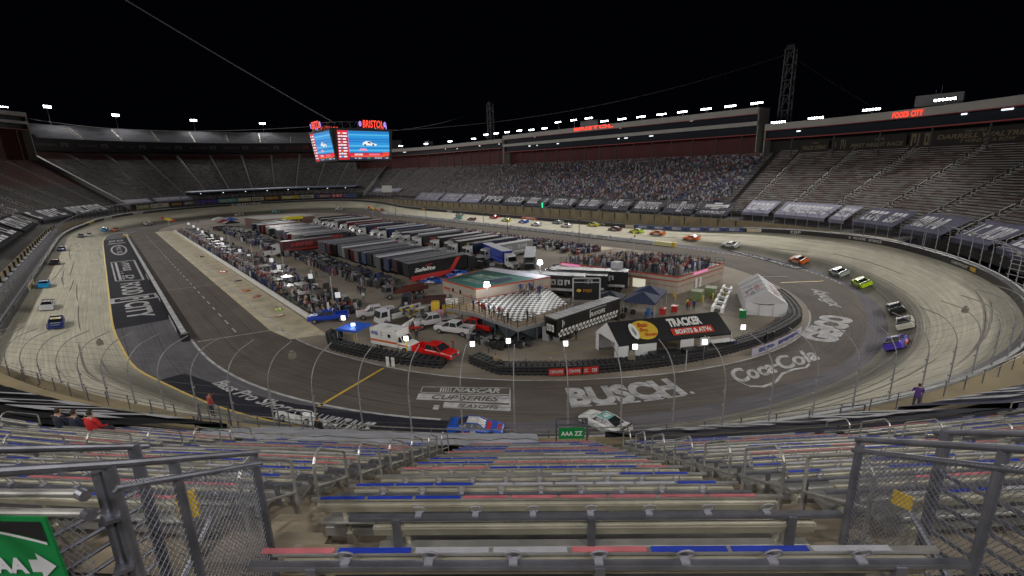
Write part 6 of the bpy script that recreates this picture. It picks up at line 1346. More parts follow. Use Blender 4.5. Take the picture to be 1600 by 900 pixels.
# ------------------------------------------------------------------ pit boxes along the crew wall
def pit_box(label, x, y, rz, col, m2, screen=False):
    t = thing('pit_box', label, 'pit cart', (x, y, 0), rz, 'pit carts behind the front crew wall'); b = MB(); b.box((0, 0, 1.0), (2.6, 1.7, 1.3)); q = b.build('cabinet', PAINT, t); q.color = (*col, 1)
    b = MB(); [b.tube((sx, sy, 1.6), (sx, sy, 3.3), .04, 4) for sx in (-1.2, 1.2) for sy in (-.8, .8)]; b.box((0, .55, 2.1), (2.4, .4, .1)); b.build('frame', LGREY, t)
    b = MB(); b.box((0, 0, 3.35), (2.9, 2.0, .1)); q = b.build('awning', PAINT, t); q.color = (*m2, 1)
    for s in (-1, 1): wheel(t, .9, s * .8, .3, .2); wheel(t, -.9, s * .8, .3, .2)
r = random.Random(11)
for i in range(20):
    x = 8 + i * 8.4 + r.uniform(-1, 1); c_ = r.choice([(.03, .03, .035), (.35, .35, .36), (.02, .05, .25), (.25, .03, .03), (.05, .05, .05)])
    pit_box('pit cart with awning behind the front crew wall, %s from the near end' % nth[i], x, 41.4, r.uniform(-.1, .1), c_, r.choice([(.03, .03, .035), (.4, .4, .42), (.03, .06, .25), (.06, .06, .06)]))
for i in range(13): panel_lamp('small white pit screen above the front crews, %s from the near end' % nth[i], 3 + i * 14.2 + r.uniform(-2, 2), 39.8 + r.uniform(-1, 2), 3.0 + r.uniform(-.3, .6), 0, on=False, s=.42, group='white screens above the front pit crews')
for i in range(6):
    x = 5 + i * 27; t = thing('scoring_mast', 'thin mast among the front pit crews, %s from the near end' % nth[i], 'mast', (x, 40, 0), 0, 'masts among the front pit crews'); b = MB(); b.tube((0, 0, 0), (0, 0, 6.8), .07, 5); b.build('pole', LGREY, t); b = MB(); b.box((0, 0, 6.6), (.5, .3, .4)); b.build('camera_head', DGREY, t)
for i in range(14):
    x = 72 + r.uniform(-52, 4) if i < 7 else 28 + r.uniform(-6, 30); y = 27 + r.uniform(-2, 1.5); t = thing('tool_cart', 'black tool cart standing behind the near hauler block', 'cart', (x, y, 0), r.uniform(-.3, .3), 'tool carts behind the haulers'); b = MB(); b.box((0, 0, .95), (2.2, 1.3, 1.3)); b.build('cabinet', [DGREY, BLACK, GREY][i % 3], t); [wheel(t, sx, sy, .25, .15) for sx in (-.8, .8) for sy in (-.6, .6)]
# ------------------------------------------------------------------ people: one skinned body per pose, copied with other clothing colours
def person_mesh(name, J, E_, Rd, cuts):
    "J joints, E_ edges, Rd radii; cuts: function (x, y, z, joint weight) -> material index"
    me = D.meshes.new(name); me.from_pydata([tuple(j) for j in J], E_, []); o = D.objects.new(name, me); COL.objects.link(o)
    md = o.modifiers.new('s', 'SKIN'); sv = me.skin_vertices[0].data
    for i, r_ in enumerate(Rd): sv[i].radius = (r_ if isinstance(r_, tuple) else (r_, r_))
    sv[0].use_root = True
    md.use_smooth_shade = True; sb_ = o.modifiers.new('u', 'SUBSURF'); sb_.levels = 1; sb_.render_levels = 1
    dg = bpy.context.evaluated_depsgraph_get(); out = D.meshes.new_from_object(o.evaluated_get(dg)); D.objects.remove(o)
    for m in (CLOTH, DENIM, SKIN, HAIR): out.materials.append(m)
    for p in out.polygons: p.material_index = cuts(p.center)
    out.polygons.foreach_set('use_smooth', [True] * len(out.polygons)); out.name = name; return out
def figure(kind):
    if kind in ('stand', 'walk', 'point', 'arms'):
        J = [(0, 0, .95), (0, 0, 1.18), (0, 0, 1.40), (0, 0, 1.50), (.01, 0, 1.64), (.01, 0, 1.75)]
        E_ = [(0, 1), (1, 2), (2, 3), (3, 4), (4, 5)]; Rd = [(.15, .12), (.14, .11), (.16, .11), .055, .10, .085]
        for s in (-1, 1):
            st = .18 * s if kind == 'walk' else .02
            k = len(J); J += [(.0, s * .10, .88), (st * .5 + .02, s * .11, .50), (st, s * .12, .08), (st + .13, s * .13, .04)]; E_ += [(0, k), (k, k + 1), (k + 1, k + 2), (k + 2, k + 3)]; Rd += [.09, .065, .045, .04]
            k = len(J)
            if kind == 'point' and s > 0: A = [(0, .19, 1.42), (.22, .24, 1.35), (.45, .22, 1.42), (.53, .22, 1.44)]
            elif kind == 'arms': A = [(0, s * .19, 1.42), (.05, s * .27, 1.20), (.22, s * .10, 1.22), (.28, s * .04, 1.24)]
            else: A = [(0, s * .19, 1.42), (-.02, s * .26, 1.15), (.06 * (-s if kind == 'walk' else 1), s * .27, .90), (.08, s * .27, .82)]
            J += A; E_ += [(2, k), (k, k + 1), (k + 1, k + 2), (k + 2, k + 3)]; Rd += [.06, .045, .035, .04]
        def cuts(c): return 3 if c.z > 1.70 or (c.z > 1.6 and c.x < -.03) else 2 if c.z > 1.47 or (abs(c.y) > .2 and c.z < .93) else 0 if c.z > .93 or (abs(c.y) > .2 and c.z > .85) else 1 if c.z > .08 else 3
    else:
        J = [(0, 0, .50), (-.04, 0, .74), (-.02, 0, .98), (0, 0, 1.07), (.03, 0, 1.21), (.03, 0, 1.31)]
        E_ = [(0, 1), (1, 2), (2, 3), (3, 4), (4, 5)]; Rd = [(.17, .14), (.16, .12), (.18, .12), .06, .105, .09]
        for s in (-1, 1):
            k = len(J); J += [(.08, s * .11, .50), (.46, s * .13, .50), (.46, s * .13, .08), (.58, s * .13, .04)]; E_ += [(0, k), (k, k + 1), (k + 1, k + 2), (k + 2, k + 3)]; Rd += [.09, .07, .05, .04]
            k = len(J); J += [(0, s * .22, .98), (.05, s * .29, .74), (.26, s * .18, .64), (.34, s * .12, .62)]; E_ += [(2, k), (k, k + 1), (k + 1, k + 2), (k + 2, k + 3)]; Rd += [.065, .05, .04, .045]
        def cuts(c): return 3 if c.z > 1.24 or (c.z > 1.15 and c.x < 0) else 2 if c.z > 1.05 else 0 if c.z > .60 else 1
    return person_mesh('person_' + kind, J, E_, Rd, cuts)
PM = {k: figure(k) for k in ('stand', 'walk', 'point', 'arms', 'sit')}
SHIRTS = [(.03, .03, .04), (.02, .02, .025), (.5, .5, .5), (.04, .07, .25), (.35, .03, .03), (.10, .10, .11), (.22, .22, .24), (.02, .05, .12), (.55, .30, .04), (.05, .15, .08), (.45, .45, .42)]
npers = [0]
def person(label, x, y, z, rz, pose='stand', shirt=None, group=None):
    o = D.objects.new('person', PM[pose]); COL.objects.link(o); o.location = (x, y, z); o.rotation_euler = (0, 0, rz); o.color = (*(shirt or R.choice(SHIRTS)), 1)
    s = R.uniform(.95, 1.06); o.scale = (s, s, s); npers[0] += 1; return tag(o, label, 'person', group)
for x, y, pose, sh, lab in [(-17.2, 37.0, 'stand', (.03, .03, .04), 'person in dark clothes standing behind the ambulance'), (-10.4, 38.0, 'stand', (.12, .05, .3), 'person in a purple shirt beside the blue canopy'), (-23.6, 35.3, 'arms', (.25, .02, .02), 'person in a red shirt behind the red wrecker'),
      (-27.6, 32.6, 'stand', (.02, .02, .025), 'person in black standing alone on the asphalt right of the white pickup'), (-32.6, 21.6, 'arms', (.02, .02, .03), 'person in black at the rear of the long black trailer'), (-32.0, 35.0, 'stand', (.35, .25, .12), 'person in a tan shirt behind the red barrier signs, leftmost'), (-34.6, 32.6, 'walk', (.15, .16, .2), 'person in a grey shirt behind the red barrier signs'),
      (-36.6, 30.6, 'stand', (.3, .2, .12), 'person in a brown shirt behind the red barrier signs, rightmost'), (-34.6, 8.3, 'walk', (.03, .07, .22), 'person in blue overalls walking past the navy canopy'), (-35.2, 7.5, 'walk', (.04, .08, .25), 'person in blue overalls walking beside another in blue'), (-35.8, -1.6, 'stand', (.6, .5, .05), 'person in a yellow shirt by the tan building corner'),
      (-36.6, -.6, 'arms', (.4, .04, .04), 'person in a red shirt right of the red coolers'), (-36.9, -1.7, 'stand', (.03, .05, .15), 'person in navy near the red coolers'), (-51.0, 4.6, 'arms', (.02, .02, .03), 'person in black near the right end of the tyre barrier'), (-50.6, 5.6, 'stand', (.03, .03, .04), 'person in dark clothes holding a white board by the tyre barrier'),
      (-48.9, 10.9, 'stand', (.03, .05, .12), 'person in navy at the right end of the lettered tent'), (-3.2, 30.9, 'stand', (.5, .5, .5), 'person in a white shirt left of the dark wrecker'), (-5.2, 31.0, 'walk', (.03, .03, .03), 'person in black walking near the dark wrecker'), (-6.2, 30.4, 'stand', (.05, .05, .06), 'person in grey behind the folding ramp'), (8.2, 33.4, 'stand', (.6, .6, .6), 'person in white standing alone on the open infield lane')]:
    person(lab, x, y, 0, R.uniform(0, 6.3), pose, sh)
for i in range(12): person('person leaning at the railing of the checkered deck', *[(-18 - i * .95 + R.uniform(-.3, .3)), 27.6 + R.uniform(-.5, .6) - (0 if i < 10 else 2), 2.52], R.uniform(0, 6), R.choice(['stand', 'arms', 'point']), R.choice([(.25, .03, .03), (.03, .05, .2), (.2, .2, .2), (.03, .03, .03)]), 'people on the checkered deck')
for i in range(10): person('person standing on the far side of the checkered deck', -15.5 - R.uniform(0, 6), 13 + R.uniform(0, 4), 2.52, R.uniform(0, 6), 'stand', R.choice([(.3, .3, .32), (.03, .05, .2), (.2, .05, .05)]), 'people on the far side of the checkered deck')
def in_quad(Q):
    while True:
        u, v = R.random(), R.random(); p = bq(*Q)(u, v); return p.x, p.y
rest = []
for i in range(118): x, y = in_quad((BC[1], BC[0], BC[3], BC[2])); person('person in the crowd on the flat roof of the tan building', x * .97 - .6, y * .96 - .4, HB - .08, R.uniform(0, 6), R.choice(['stand', 'arms', 'point', 'sit', 'stand']), None, 'crowd on the roof of the tan building')
for i in range(105):
    x = 2 + 34 * R.random() ** 1.1; y = 43.6 - abs(R.gauss(0, 2.6)); person('crew member in the crowd behind the front pit wall', x, max(33, y), 0, R.uniform(0, 6), R.choice(['stand', 'arms', 'point', 'walk']), None, 'crews behind the front pit wall')
for x, y in ((36, 33.2), (35.2, 32.6), (44, 34.6), (12, 31.5), (13, 31.9), (14, 31.2), (14.6, 31.6), (3.5, 36.5)): person('crew member out on the open infield lane', x, y, 0, R.uniform(0, 6), 'walk', (.03, .03, .04), 'crew members on the open infield lane')
# spectators close by
near_people = []
# ------------------------------------------------------------------ far crowds, past counting: one mesh each of simplified bodies
def blob(b, p, h, sh, m, rz=0):
    x, y, z = p; w_ = .24; co, si = math.cos(rz), math.sin(rz)
    def q(a, c): return (x + a * co - c * si, y + a * si + c * co)
    lo = [q(-.13, -w_), q(.13, -w_), q(.13, w_), q(-.13, w_)]; o = len(b.v)
    b.v += [(*p_, z) for p_ in lo] + [(*p_, z + h * .78) for p_ in lo] + [(x, y, z + h * .84)]
    b.f += [[o, o + 1, o + 5, o + 4], [o + 1, o + 2, o + 6, o + 5], [o + 2, o + 3, o + 7, o + 6], [o + 3, o, o + 4, o + 7], [o + 4, o + 5, o + 8], [o + 5, o + 6, o + 8], [o + 6, o + 7, o + 8], [o + 7, o + 4, o + 8]]
    b.m += [m] * 8; o = len(b.v); r_ = .12
    b.v += [(x, y, z + h * .80), (x - r_, y, z + h * .9), (x, y - r_, z + h * .9), (x + r_, y, z + h * .9), (x, y + r_, z + h * .9), (x, y, z + h)]
    hm = sh
    b.f += [[o, o + 2, o + 1], [o, o + 3, o + 2], [o, o + 4, o + 3], [o, o + 1, o + 4], [o + 5, o + 1, o + 2], [o + 5, o + 2, o + 3], [o + 5, o + 3, o + 4], [o + 5, o + 4, o + 1]]; b.m += [hm] * 8
CM = [mat('crowd_%d' % i, c_, .85) for i, c_ in enumerate([(.03, .03, .04), (.05, .05, .07), (.34, .34, .38), (.05, .08, .24), (.26, .07, .07), (.14, .14, .16), (.22, .22, .27), (.09, .08, .08), (.46, .46, .50), (.13, .11, .09)])] + [SKIN, HAIR]
rb = MB(); rr = random.Random(22)
for i in range(230):
    q_ = bq(BC[1], BC[0], BC[3], BC[2])(rr.random(), rr.random() ** .8); blob(rb, (q_.x * .97 - .6, q_.y * .96 - .4, HB - .1), 1.75, rr.choice([10, 11]), rr.randrange(10), rr.uniform(0, 3))
tag(rb.build('roof_crowd', CM, fix=False), 'packed crowd filling the flat roof of the tan building', 'crowd', kind='stuff')
b = MB(); rr = random.Random(21)
for i in range(1200): x = 30 + 148 * rr.random(); y = 43.4 - abs(rr.gauss(0, 3.0)); blob(b, (x, max(32, y), 0), 1.75, rr.choice([10, 11]), rr.randrange(10), rr.uniform(0, 3))
tag(b.build('pit_crowd', CM, fix=False), 'dense crowd of crews along the farther front pits', 'crowd', kind='stuff')
b = MB()
for i in range(1100): x = 8 + 172 * rr.random(); y = -35.6 + abs(rr.gauss(0, 2.6)); blob(b, (x, min(-25, y), 0), 1.75, rr.choice([10, 11]), rr.randrange(10), rr.uniform(0, 3))
for i in range(150): x = 12 + 60 * rr.random(); y = 24 + rr.random() * 5; blob(b, (x, y, 0), 1.75, 11, rr.randrange(10), rr.uniform(0, 3))
for i in range(120): x = 75 + 100 * rr.random(); y = 23.5 + rr.random() * 7; blob(b, (x, y, 0), 1.75, 11, rr.randrange(10), rr.uniform(0, 3))
tag(b.build('infield_crowd', CM, fix=False), 'crowd of crews along the backstretch pits', 'crowd', kind='stuff')
b = MB()      # gear heaped among the crews: tyres, boxes, carts
for i in range(520):
    x = 2 + 180 * rr.random() ** 1.2; y = 42.6 - rr.random() * 8; k = rr.random()
    if k < .4: b.tube((x, y, 0), (x, y, rr.choice([.3, .6, .9, 1.2])), .34, 7, m=0)
    else: b.box((x, y, .5), (rr.uniform(.3, 1.3), rr.uniform(.3, .9), rr.uniform(.6, 1.4)), rz=rr.uniform(0, 3), m=rr.choice([0, 1, 2, 3, 4, 5, 1, 0]))
for i in range(330): x = 8 + 172 * rr.random(); y = -34.5 + rr.random() * 8; b.box((x, y, .5), (rr.uniform(.4, 1.6), rr.uniform(.4, 1.2), rr.uniform(.6, 1.6)), rz=rr.uniform(0, 3), m=rr.choice([0, 1, 2, 3, 4, 5, 1, 0]))
for i in range(170): x = 14 + 60 * rr.random(); y = 22.6 + rr.random() * 5.4; b.box((x, y, .6), (rr.uniform(.5, 1.8), rr.uniform(.4, 1.4), rr.uniform(.8, 1.7)), rz=rr.uniform(-.2, .2), m=rr.choice([0, 1, 1, 0, 5, 3, 0]))
for i in range(200): x = 78 + 100 * rr.random(); y = 22.6 + rr.random() * 7; b.box((x, y, .6), (rr.uniform(.5, 2.2), rr.uniform(.4, 1.8), rr.uniform(.8, 1.9)), rz=rr.uniform(-.2, .2), m=rr.choice([0, 1, 1, 0, 5, 3, 2]))
for i in range(150): x = 15 + 135 * rr.random(); y = rr.uniform(-3, 3); b.box((x, y, .6), (rr.uniform(.5, 2.2), rr.uniform(.4, 1.8), rr.uniform(.8, 1.9)), rz=rr.uniform(-.2, .2), m=rr.choice([0, 1, 2, 5]))
tag(b.build('pit_gear', [RUBBER, DGREY, LGREY, mat('gear_blue', (.03, .05, .13), .5), mat('gear_red', (.20, .04, .03), .5), GREY]), 'tyres, boxes and carts crowding the pit stalls', 'gear', kind='stuff')
for i, (x, y, c_) in enumerate([(14, 46.4, (.45, .65, .02)), (34, 47.2, (.6, .12, .02)), (60, 46.6, (.6, .05, .03)), (46, 46.3, (.02, .02, .02)), (9.6, 47.4, (.45, .3, .2)), (92, 46.8, (.1, .1, .1)), (27, 46.8, (.5, .15, .1))]):
    t = thing('pit_board', ['lime', 'orange', 'red', 'black', 'tan', 'dark', 'pink'][i] + ' board lying in a pit stall in front of the crew wall', 'pit board', (x, y, 0), .4 * i); b = MB(); b.box((0, 0, .12), (1.5, .9, .2), taper=.8); q = b.build('panel', PAINT, t); q.color = (*c_, 1); b = MB(); b.tube((.7, 0, .1), (1.9, 0, .25), .04, 4); b.build('handle', GALV, t)
def seat_crowd(label, s0, s1, rows, dens, d0=5.6, z0=8.3, slope=.58, pitch=.84, seed=1, fade=None):
    r_ = random.Random(seed); b = MB(); rise = slope * pitch
    for k in rows:
        s = s0
        while s < s1:
            s += r_.uniform(.5, .62)
            dd = dens * (fade(s, k) if fade else 1)
            if r_.random() > dd: continue
            p = P(s, d0 + k * pitch + .25, z0 + k * rise + .35); blob(b, p, .98, r_.choice([10, 11, 11]), r_.randrange(10), heading(s) + math.pi / 2)
    tag(b.build('crowd', CM, fix=False), label, 'crowd', kind='stuff')
seat_crowd('dense seated crowd filling the backstretch grandstand', sb(-5), 585, range(4, 33), .66, seed=5, fade=lambda s, k: 1.0 if s < sb(60) else max(.12, 1 - (s - sb(60)) / 75))
seat_crowd('scattered seated crowd in the left grandstand', 0, 120, range(6, 25), .45, seed=8, fade=lambda s, k: 1.3 if (s > 48 and k < 15) else .35)
# ------------------------------------------------------------------ the near stand the picture is taken from
TH0 = rad(137.24)
def RT(r, t, z): a = TH0 + t / r; return (r * math.cos(a), r * math.sin(a), z)
def RA(r, a, z): return (r * math.cos(rad(a)), r * math.sin(rad(a)), z)
def rk(k): return 95.5 - .8 * k
def zt(k): return 20.514 - .464 * k          # top of the seat back in row k
def zf(k): return zt(k) - .85                # tread under row k
DIRTY = mat('dirty_concrete', (.215, .178, .13), .85, noise=.38, nscale=1.1, bump=.2)
ns = thing('near_stand', 'stained concrete terrace of the near stand below the camera', 'grandstand')
def terr_piece(name, a0, a1, kmin, kmax, m=DIRTY):
    n = max(1, int(abs(a1 - a0) / 1.5)); rows = []
    for i in range(n + 1):
        a = a0 + (a1 - a0) * i / n; r = []
        for k in range(kmin, kmax + 1): r += [RA(rk(k) + .18 + .8 * 0 + .0, a, zf(k - 1)) if k > kmin else RA(rk(k) + .18, a, zf(k)), RA(rk(k) + .18, a, zf(k)), RA(rk(k) - .62, a, zf(k))]
        rows.append(r)
    b = MB(); b.loft(rows, 0, cap=False, closed=False); return b.build(name, m, ns, fix=False)
aL0, aL1 = 137.24 - math.degrees(4.9 / 95.2), 137.24 - math.degrees(2.28 / 95.2); aR0, aR1 = 137.24 + math.degrees(2.83 / 95.2), 137.24 + math.degrees(5.5 / 95.2)
terr_piece('terrace', 100, aL0, -4, 20); terr_piece('terrace', aL0, aL1, 2, 20); terr_piece('terrace', aL1, aR0, -4, 20); terr_piece('terrace', aR0, aR1, 2, 20); terr_piece('terrace', aR1, 186, -4, 20)
b = MB()
for a, c in ((aL0, aL1), (aR0, aR1)):
    b.hexa([RA(94.0, a, 16.4), RA(94.0, c, 16.4), RA(99, c, 16.4), RA(99, a, 16.4)], [RA(94.0, a, 17.0), RA(94.0, c, 17.0), RA(99, c, 17.0), RA(99, a, 17.0)])
    for i in range(7): b.hexa([RA(98.8 - i * .3, a, 17.0), RA(98.8 - i * .3, c, 17.0), RA(99, c, 17.0), RA(99, a, 17.0)], [RA(98.8 - i * .3, a, 19.6 - i * .32), RA(98.8 - i * .3, c, 19.6 - i * .32), RA(99, c, 19.6 - i * .32), RA(99, a, 19.6 - i * .32)])
    for e in (a, c): b.hexa([RA(94.1, e - .06, 16.8), RA(94.1, e + .06, 16.8), RA(99, e + .06, 16.8), RA(99, e - .06, 16.8)], [RA(94.1, e - .06, 18.6), RA(94.1, e + .06, 18.6), RA(99, e + .06, 20.2), RA(99, e - .06, 20.2)])
    b.hexa([RA(94.0, a, 16.8), RA(94.0, c, 16.8), RA(94.12, c, 16.8), RA(94.12, a, 16.8)], [RA(94.0, a, 18.7), RA(94.0, c, 18.7), RA(94.12, c, 18.7), RA(94.12, a, 18.7)])
b.build('stair_tunnel', DIRTY, ns)
b = MB(); n = 70; rows = []
for i in range(n + 1):
    a = 98 + 90 * i / n; w_ = max(float(itp(a, T_W)) + .85, 73); rows.append([RA(w_ + .1, a, 7.05), RA(max(78.3, w_ + 3.5), a, 7.15), RA(max(78.35, w_ + 3.55), a, 10.4), RA(max(79.1, w_ + 4), a, 10.45), RA(max(79.1, w_ + 4), a, 10.4)])
b.loft(rows, 0, cap=False, closed=False, mf=lambda i, j: 0); b.build('concourse_floor', TANW, ns, fix=False)
# painted shade: thin black strips at each riser foot stand for the shadow gap
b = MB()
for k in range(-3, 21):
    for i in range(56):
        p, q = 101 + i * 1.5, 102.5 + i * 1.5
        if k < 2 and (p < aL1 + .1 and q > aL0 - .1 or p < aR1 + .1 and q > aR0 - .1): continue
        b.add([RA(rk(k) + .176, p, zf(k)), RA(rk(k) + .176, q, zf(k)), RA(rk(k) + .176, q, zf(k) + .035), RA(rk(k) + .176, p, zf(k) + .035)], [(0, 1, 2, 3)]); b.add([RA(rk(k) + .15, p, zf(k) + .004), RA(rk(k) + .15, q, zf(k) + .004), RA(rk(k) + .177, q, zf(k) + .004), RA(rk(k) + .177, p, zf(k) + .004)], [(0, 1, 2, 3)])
b.build('shade_strip', RUBBER, ns, fix=False)
AISLES = [(-3.2, -2.1), (2.3, 3.3), (-10.4, -9.4), (9.5, 10.5), (-17.6, -16.6), (16.7, 17.7), (-24.8, -23.8), (23.9, 24.9)]
for t0, t1 in AISLES:
    b = MB()
    for k in range(0, 19):
        s_ = rk(k) / 93.0; b.hexa([RT(rk(k) - .22, t0 * s_, zf(k)), RT(rk(k) - .22, t1 * s_, zf(k)), RT(rk(k) + .18, t1 * s_, zf(k)), RT(rk(k) + .18, t0 * s_, zf(k))][::-1],
                                  [RT(rk(k) - .22, t0 * s_, zf(k) + .23), RT(rk(k) - .22, t1 * s_, zf(k) + .23), RT(rk(k) + .18, t1 * s_, zf(k) + .23), RT(rk(k) + .18, t0 * s_, zf(k) + .23)][::-1]) if k > 1 or abs(t0) > 5 else None
    b.build('aisle_steps', DIRTY, ns)
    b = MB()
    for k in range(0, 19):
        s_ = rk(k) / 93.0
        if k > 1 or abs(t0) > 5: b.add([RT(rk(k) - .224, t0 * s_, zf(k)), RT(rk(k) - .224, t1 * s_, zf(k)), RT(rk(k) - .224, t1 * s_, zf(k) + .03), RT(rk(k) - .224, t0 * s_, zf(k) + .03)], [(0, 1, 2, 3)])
    b.build('shade_strip', RUBBER, ns, fix=False)  # black strip as painted shade at the foot of each aisle half step
# bleacher benches: local x along the row, y towards the camera, z up from the tread
def bench(L_, seed, rail=True, rings=True, railz=.80, raily=.105, pat=None):
    r = random.Random(seed); t = thing('bleacher_bench', 'bench', 'bench')
    b = MB(); x = -L_ / 2
    b.box((0, .0, .838), (L_, .034, .024), m=0)
    last = None; x = -L_ / 2 + .25
    for c_ in (pat or []):
        if c_: b.box((x + .20, .0, .852), (.405, .036, .005), m=c_)
        x += .43
    while x < L_ / 2 - .46 and not pat:
        c_ = r.choice([1, 2, 3, 1, 2, 3, 0]); run = r.choice([1, 2, 2, 3])
        for _ in range(run):
            if x > L_ / 2 - .45: break
            w_ = .425; b.box((x + w_ / 2, .0, .852), (w_, .036, .005), m=c_); x += .455
    b.build('seat_back_top', [ALU, SEATRED, SEATBLUE, SEATWHITE], t, bevel=0)
    b = MB(); b.hexa([(-L_ / 2 + .06, .0, .715), (L_ / 2 - .06, .0, .715), (L_ / 2 - .06, .028, .715), (-L_ / 2 + .06, .028, .715)], [(-L_ / 2 + .06, -.01, .80), (L_ / 2 - .06, -.01, .80), (L_ / 2 - .06, .045, .80), (-L_ / 2 + .06, .045, .80)]); b.tube((-L_ / 2 + .06, .024, .782), (L_ / 2 - .06, .024, .782), .021, 10); b.build('seat_back', CREAM, t)
    b = MB(); b.box((0, -.22, .43), (L_ - .1, .27, .045)); b.box((0, -.08, .40), (L_ - .1, .02, .09)); b.build('seat_plank', ALU, t)
    b = MB(); b.box((0, .0, .600), (L_ - .16, .07, .026)); b.tube((-L_ / 2 + .08, .036, .600), (L_ / 2 - .08, .036, .600), .015, 8); b.build('lower_back_rail', ALU, t)
    n = max(2, int(L_ / 1.25)); xs_ = [-L_ / 2 + .3 + (L_ - .6) * i / n for i in range(n + 1)]
    for x in xs_:
        b = MB(); b.tube((x, .02, .80), (x, -.06, .42), .025, 4); b.hexa([(x - .03, -.20, 0), (x + .03, -.20, 0), (x + .03, -.10, 0), (x - .03, -.10, 0)], [(x - .03, -.12, .42), (x + .03, -.12, .42), (x + .03, -.02, .42), (x - .03, -.02, .42)]); b.box((x, -.2, .385), (.05, .28, .05)); b.build('bracket', CREAM, t)
    if rail:
        b = MB(); yr = raily; Lr = L_ + .22
        b.box((0, yr, railz), (Lr, .044, .016)); b.box((0, yr + .021, railz - .012), (Lr, .005, .026)); b.build('cup_rail', GALV, t)
        for x in [-Lr / 2 + .35 + (Lr - .7) * i / max(1, int(L_ / 1.4)) for i in range(int(L_ / 1.4) + 1)]:
            b = MB(); b.box((x, yr + .012, (railz + .46) / 2 - .01), (.055, .035, railz - .46)); b.build('rail_post', GALV, t)
        if rings:
            m_ = int(L_ / .46)
            for i in range(m_):
                x = -L_ / 2 + .2 + (L_ - .4) * (i + .5) / m_; b = MB(); b.path([(x + .043 * math.cos(q), yr - .01 + .02 * math.sin(q), railz + .052 + .040 * math.sin(q)) for q in [2 * math.pi * j / 14 for j in range(14)]], .0058, 5, closed=True)
                b.box((x + .005, yr, railz + .014), (.045, .04, .012)); b.build('cup_ring', mat('ring_grey', (.24, .24, .29), .6), t)
    return t
PB = {}
def put_bench(k, t0, t1, label, kind='std', seed=0):
    s_ = rk(k) / 93.0; L_ = (t1 - t0) * s_; tm = (t0 + t1) / 2 * s_; key = (round(t1 - t0, 1), kind, seed)
    if key not in PB: PB[key] = bench((t1 - t0), seed * 13 + 5, rail=kind != 'norail', rings=kind != 'far', railz=.885 if kind == 'high' else .815 if kind == 'front' else .80, raily=.03 if kind == 'high' else .06 if kind == 'front' else .10, pat=[3, 2, 2, 1, 3, 3, 2, 1, 2][:8] if (kind == 'front' and 3 < t1 - t0 < 5) else None); o = PB[key]
    else: o = copy_tree(PB[key])
    a = TH0 + tm / rk(k); o.location = (rk(k) * math.cos(a), rk(k) * math.sin(a), zf(k)); o.rotation_euler = (0, 0, a + math.pi / 2)
    o.rotation_euler = (0, 0, a - math.pi / 2 + math.pi); o.scale = (s_, 1, 1)
    # local +y must point outwards (towards the camera): rotate so that local x runs with decreasing angle
    o.rotation_euler = (0, 0, a - math.pi / 2)
    o['label'] = label; o['group'] = 'bleacher benches of the near stand'; return o
ordn = ['first', 'second', 'third', 'fourth', 'fifth', 'sixth', 'seventh', 'eighth', 'ninth', 'tenth', 'eleventh', 'twelfth', 'thirteenth', 'fourteenth', 'fifteenth', 'sixteenth']
blocks = [(-2.1, 2.3, 'centre block'), (-9.4, -3.2, 'block left of the left handrail'), (3.3, 9.5, 'block right of the right handrail'), (-16.6, -10.4, 'second block to the left'), (10.5, 16.7, 'second block to the right'), (-23.8, -17.6, 'third block to the left'), (17.7, 23.9, 'third block to the right'), (-31, -24.8, 'fourth block to the left'), (24.9, 31.1, 'fourth block to the right')]
for bi, (t0, t1, nm) in enumerate(blocks):
    for k in range(0, 15):
        a0, a1 = t0, t1
        if bi == 0 and k == 0: a0, a1 = -1.45, 2.15
        if bi == 0 and k == 1: a0, a1 = -1.25, 2.1
        if bi in (1, 2) and k < 2:
            a0, a1 = (-11.2, -5.0) if bi == 1 else (5.6, 9.4)
        if bi in (3, 4) and k < 2: continue
        if bi >= 3 and k < 3: continue
        kind = 'std'
        if k == 2: kind = 'norail'
        if k == 1: kind = 'high'
        if k == 0: kind = 'front'
        if k > 7 or bi > 2: kind = 'far'
        put_bench(k, a0, a1, '%s aluminium bench down the slope in the %s' % (ordn[k], nm), kind, (k * 3 + bi) % 4)
# plain bench rows farther round the same stand
b = MB(); c = MB()
for k in range(0, 15):
    for a0, a1 in ((101, 117.3), (157.6, 184)):
        n = int((a1 - a0) / 1.5)
        for (dr, z0_, dr2, z1_, mm) in ((.0, .82, .05, .85, 0), (.01, .60, .045, .80, 1), (-.36, .41, -.09, .455, 0)):
            for i in range(n):
                p, q = a0 + (a1 - a0) * i / n, a0 + (a1 - a0) * (i + .97) / n; r_ = rk(k)
                b.hexa([RA(r_ + dr, p, zf(k) + z0_), RA(r_ + dr, q, zf(k) + z0_), RA(r_ + dr2, q, zf(k) + z0_), RA(r_ + dr2, p, zf(k) + z0_)], [RA(r_ + dr, p, zf(k) + z1_), RA(r_ + dr, q, zf(k) + z1_), RA(r_ + dr2, q, zf(k) + z1_), RA(r_ + dr2, p, zf(k) + z1_)], mm if mm else (2 + (i * 7 + k * 3) % 3 if dr == 0 else 0))
tag(b.build('bench_rows', [ALU, CREAM, SEATRED, SEATBLUE, ALU], ns), kind='stuff')
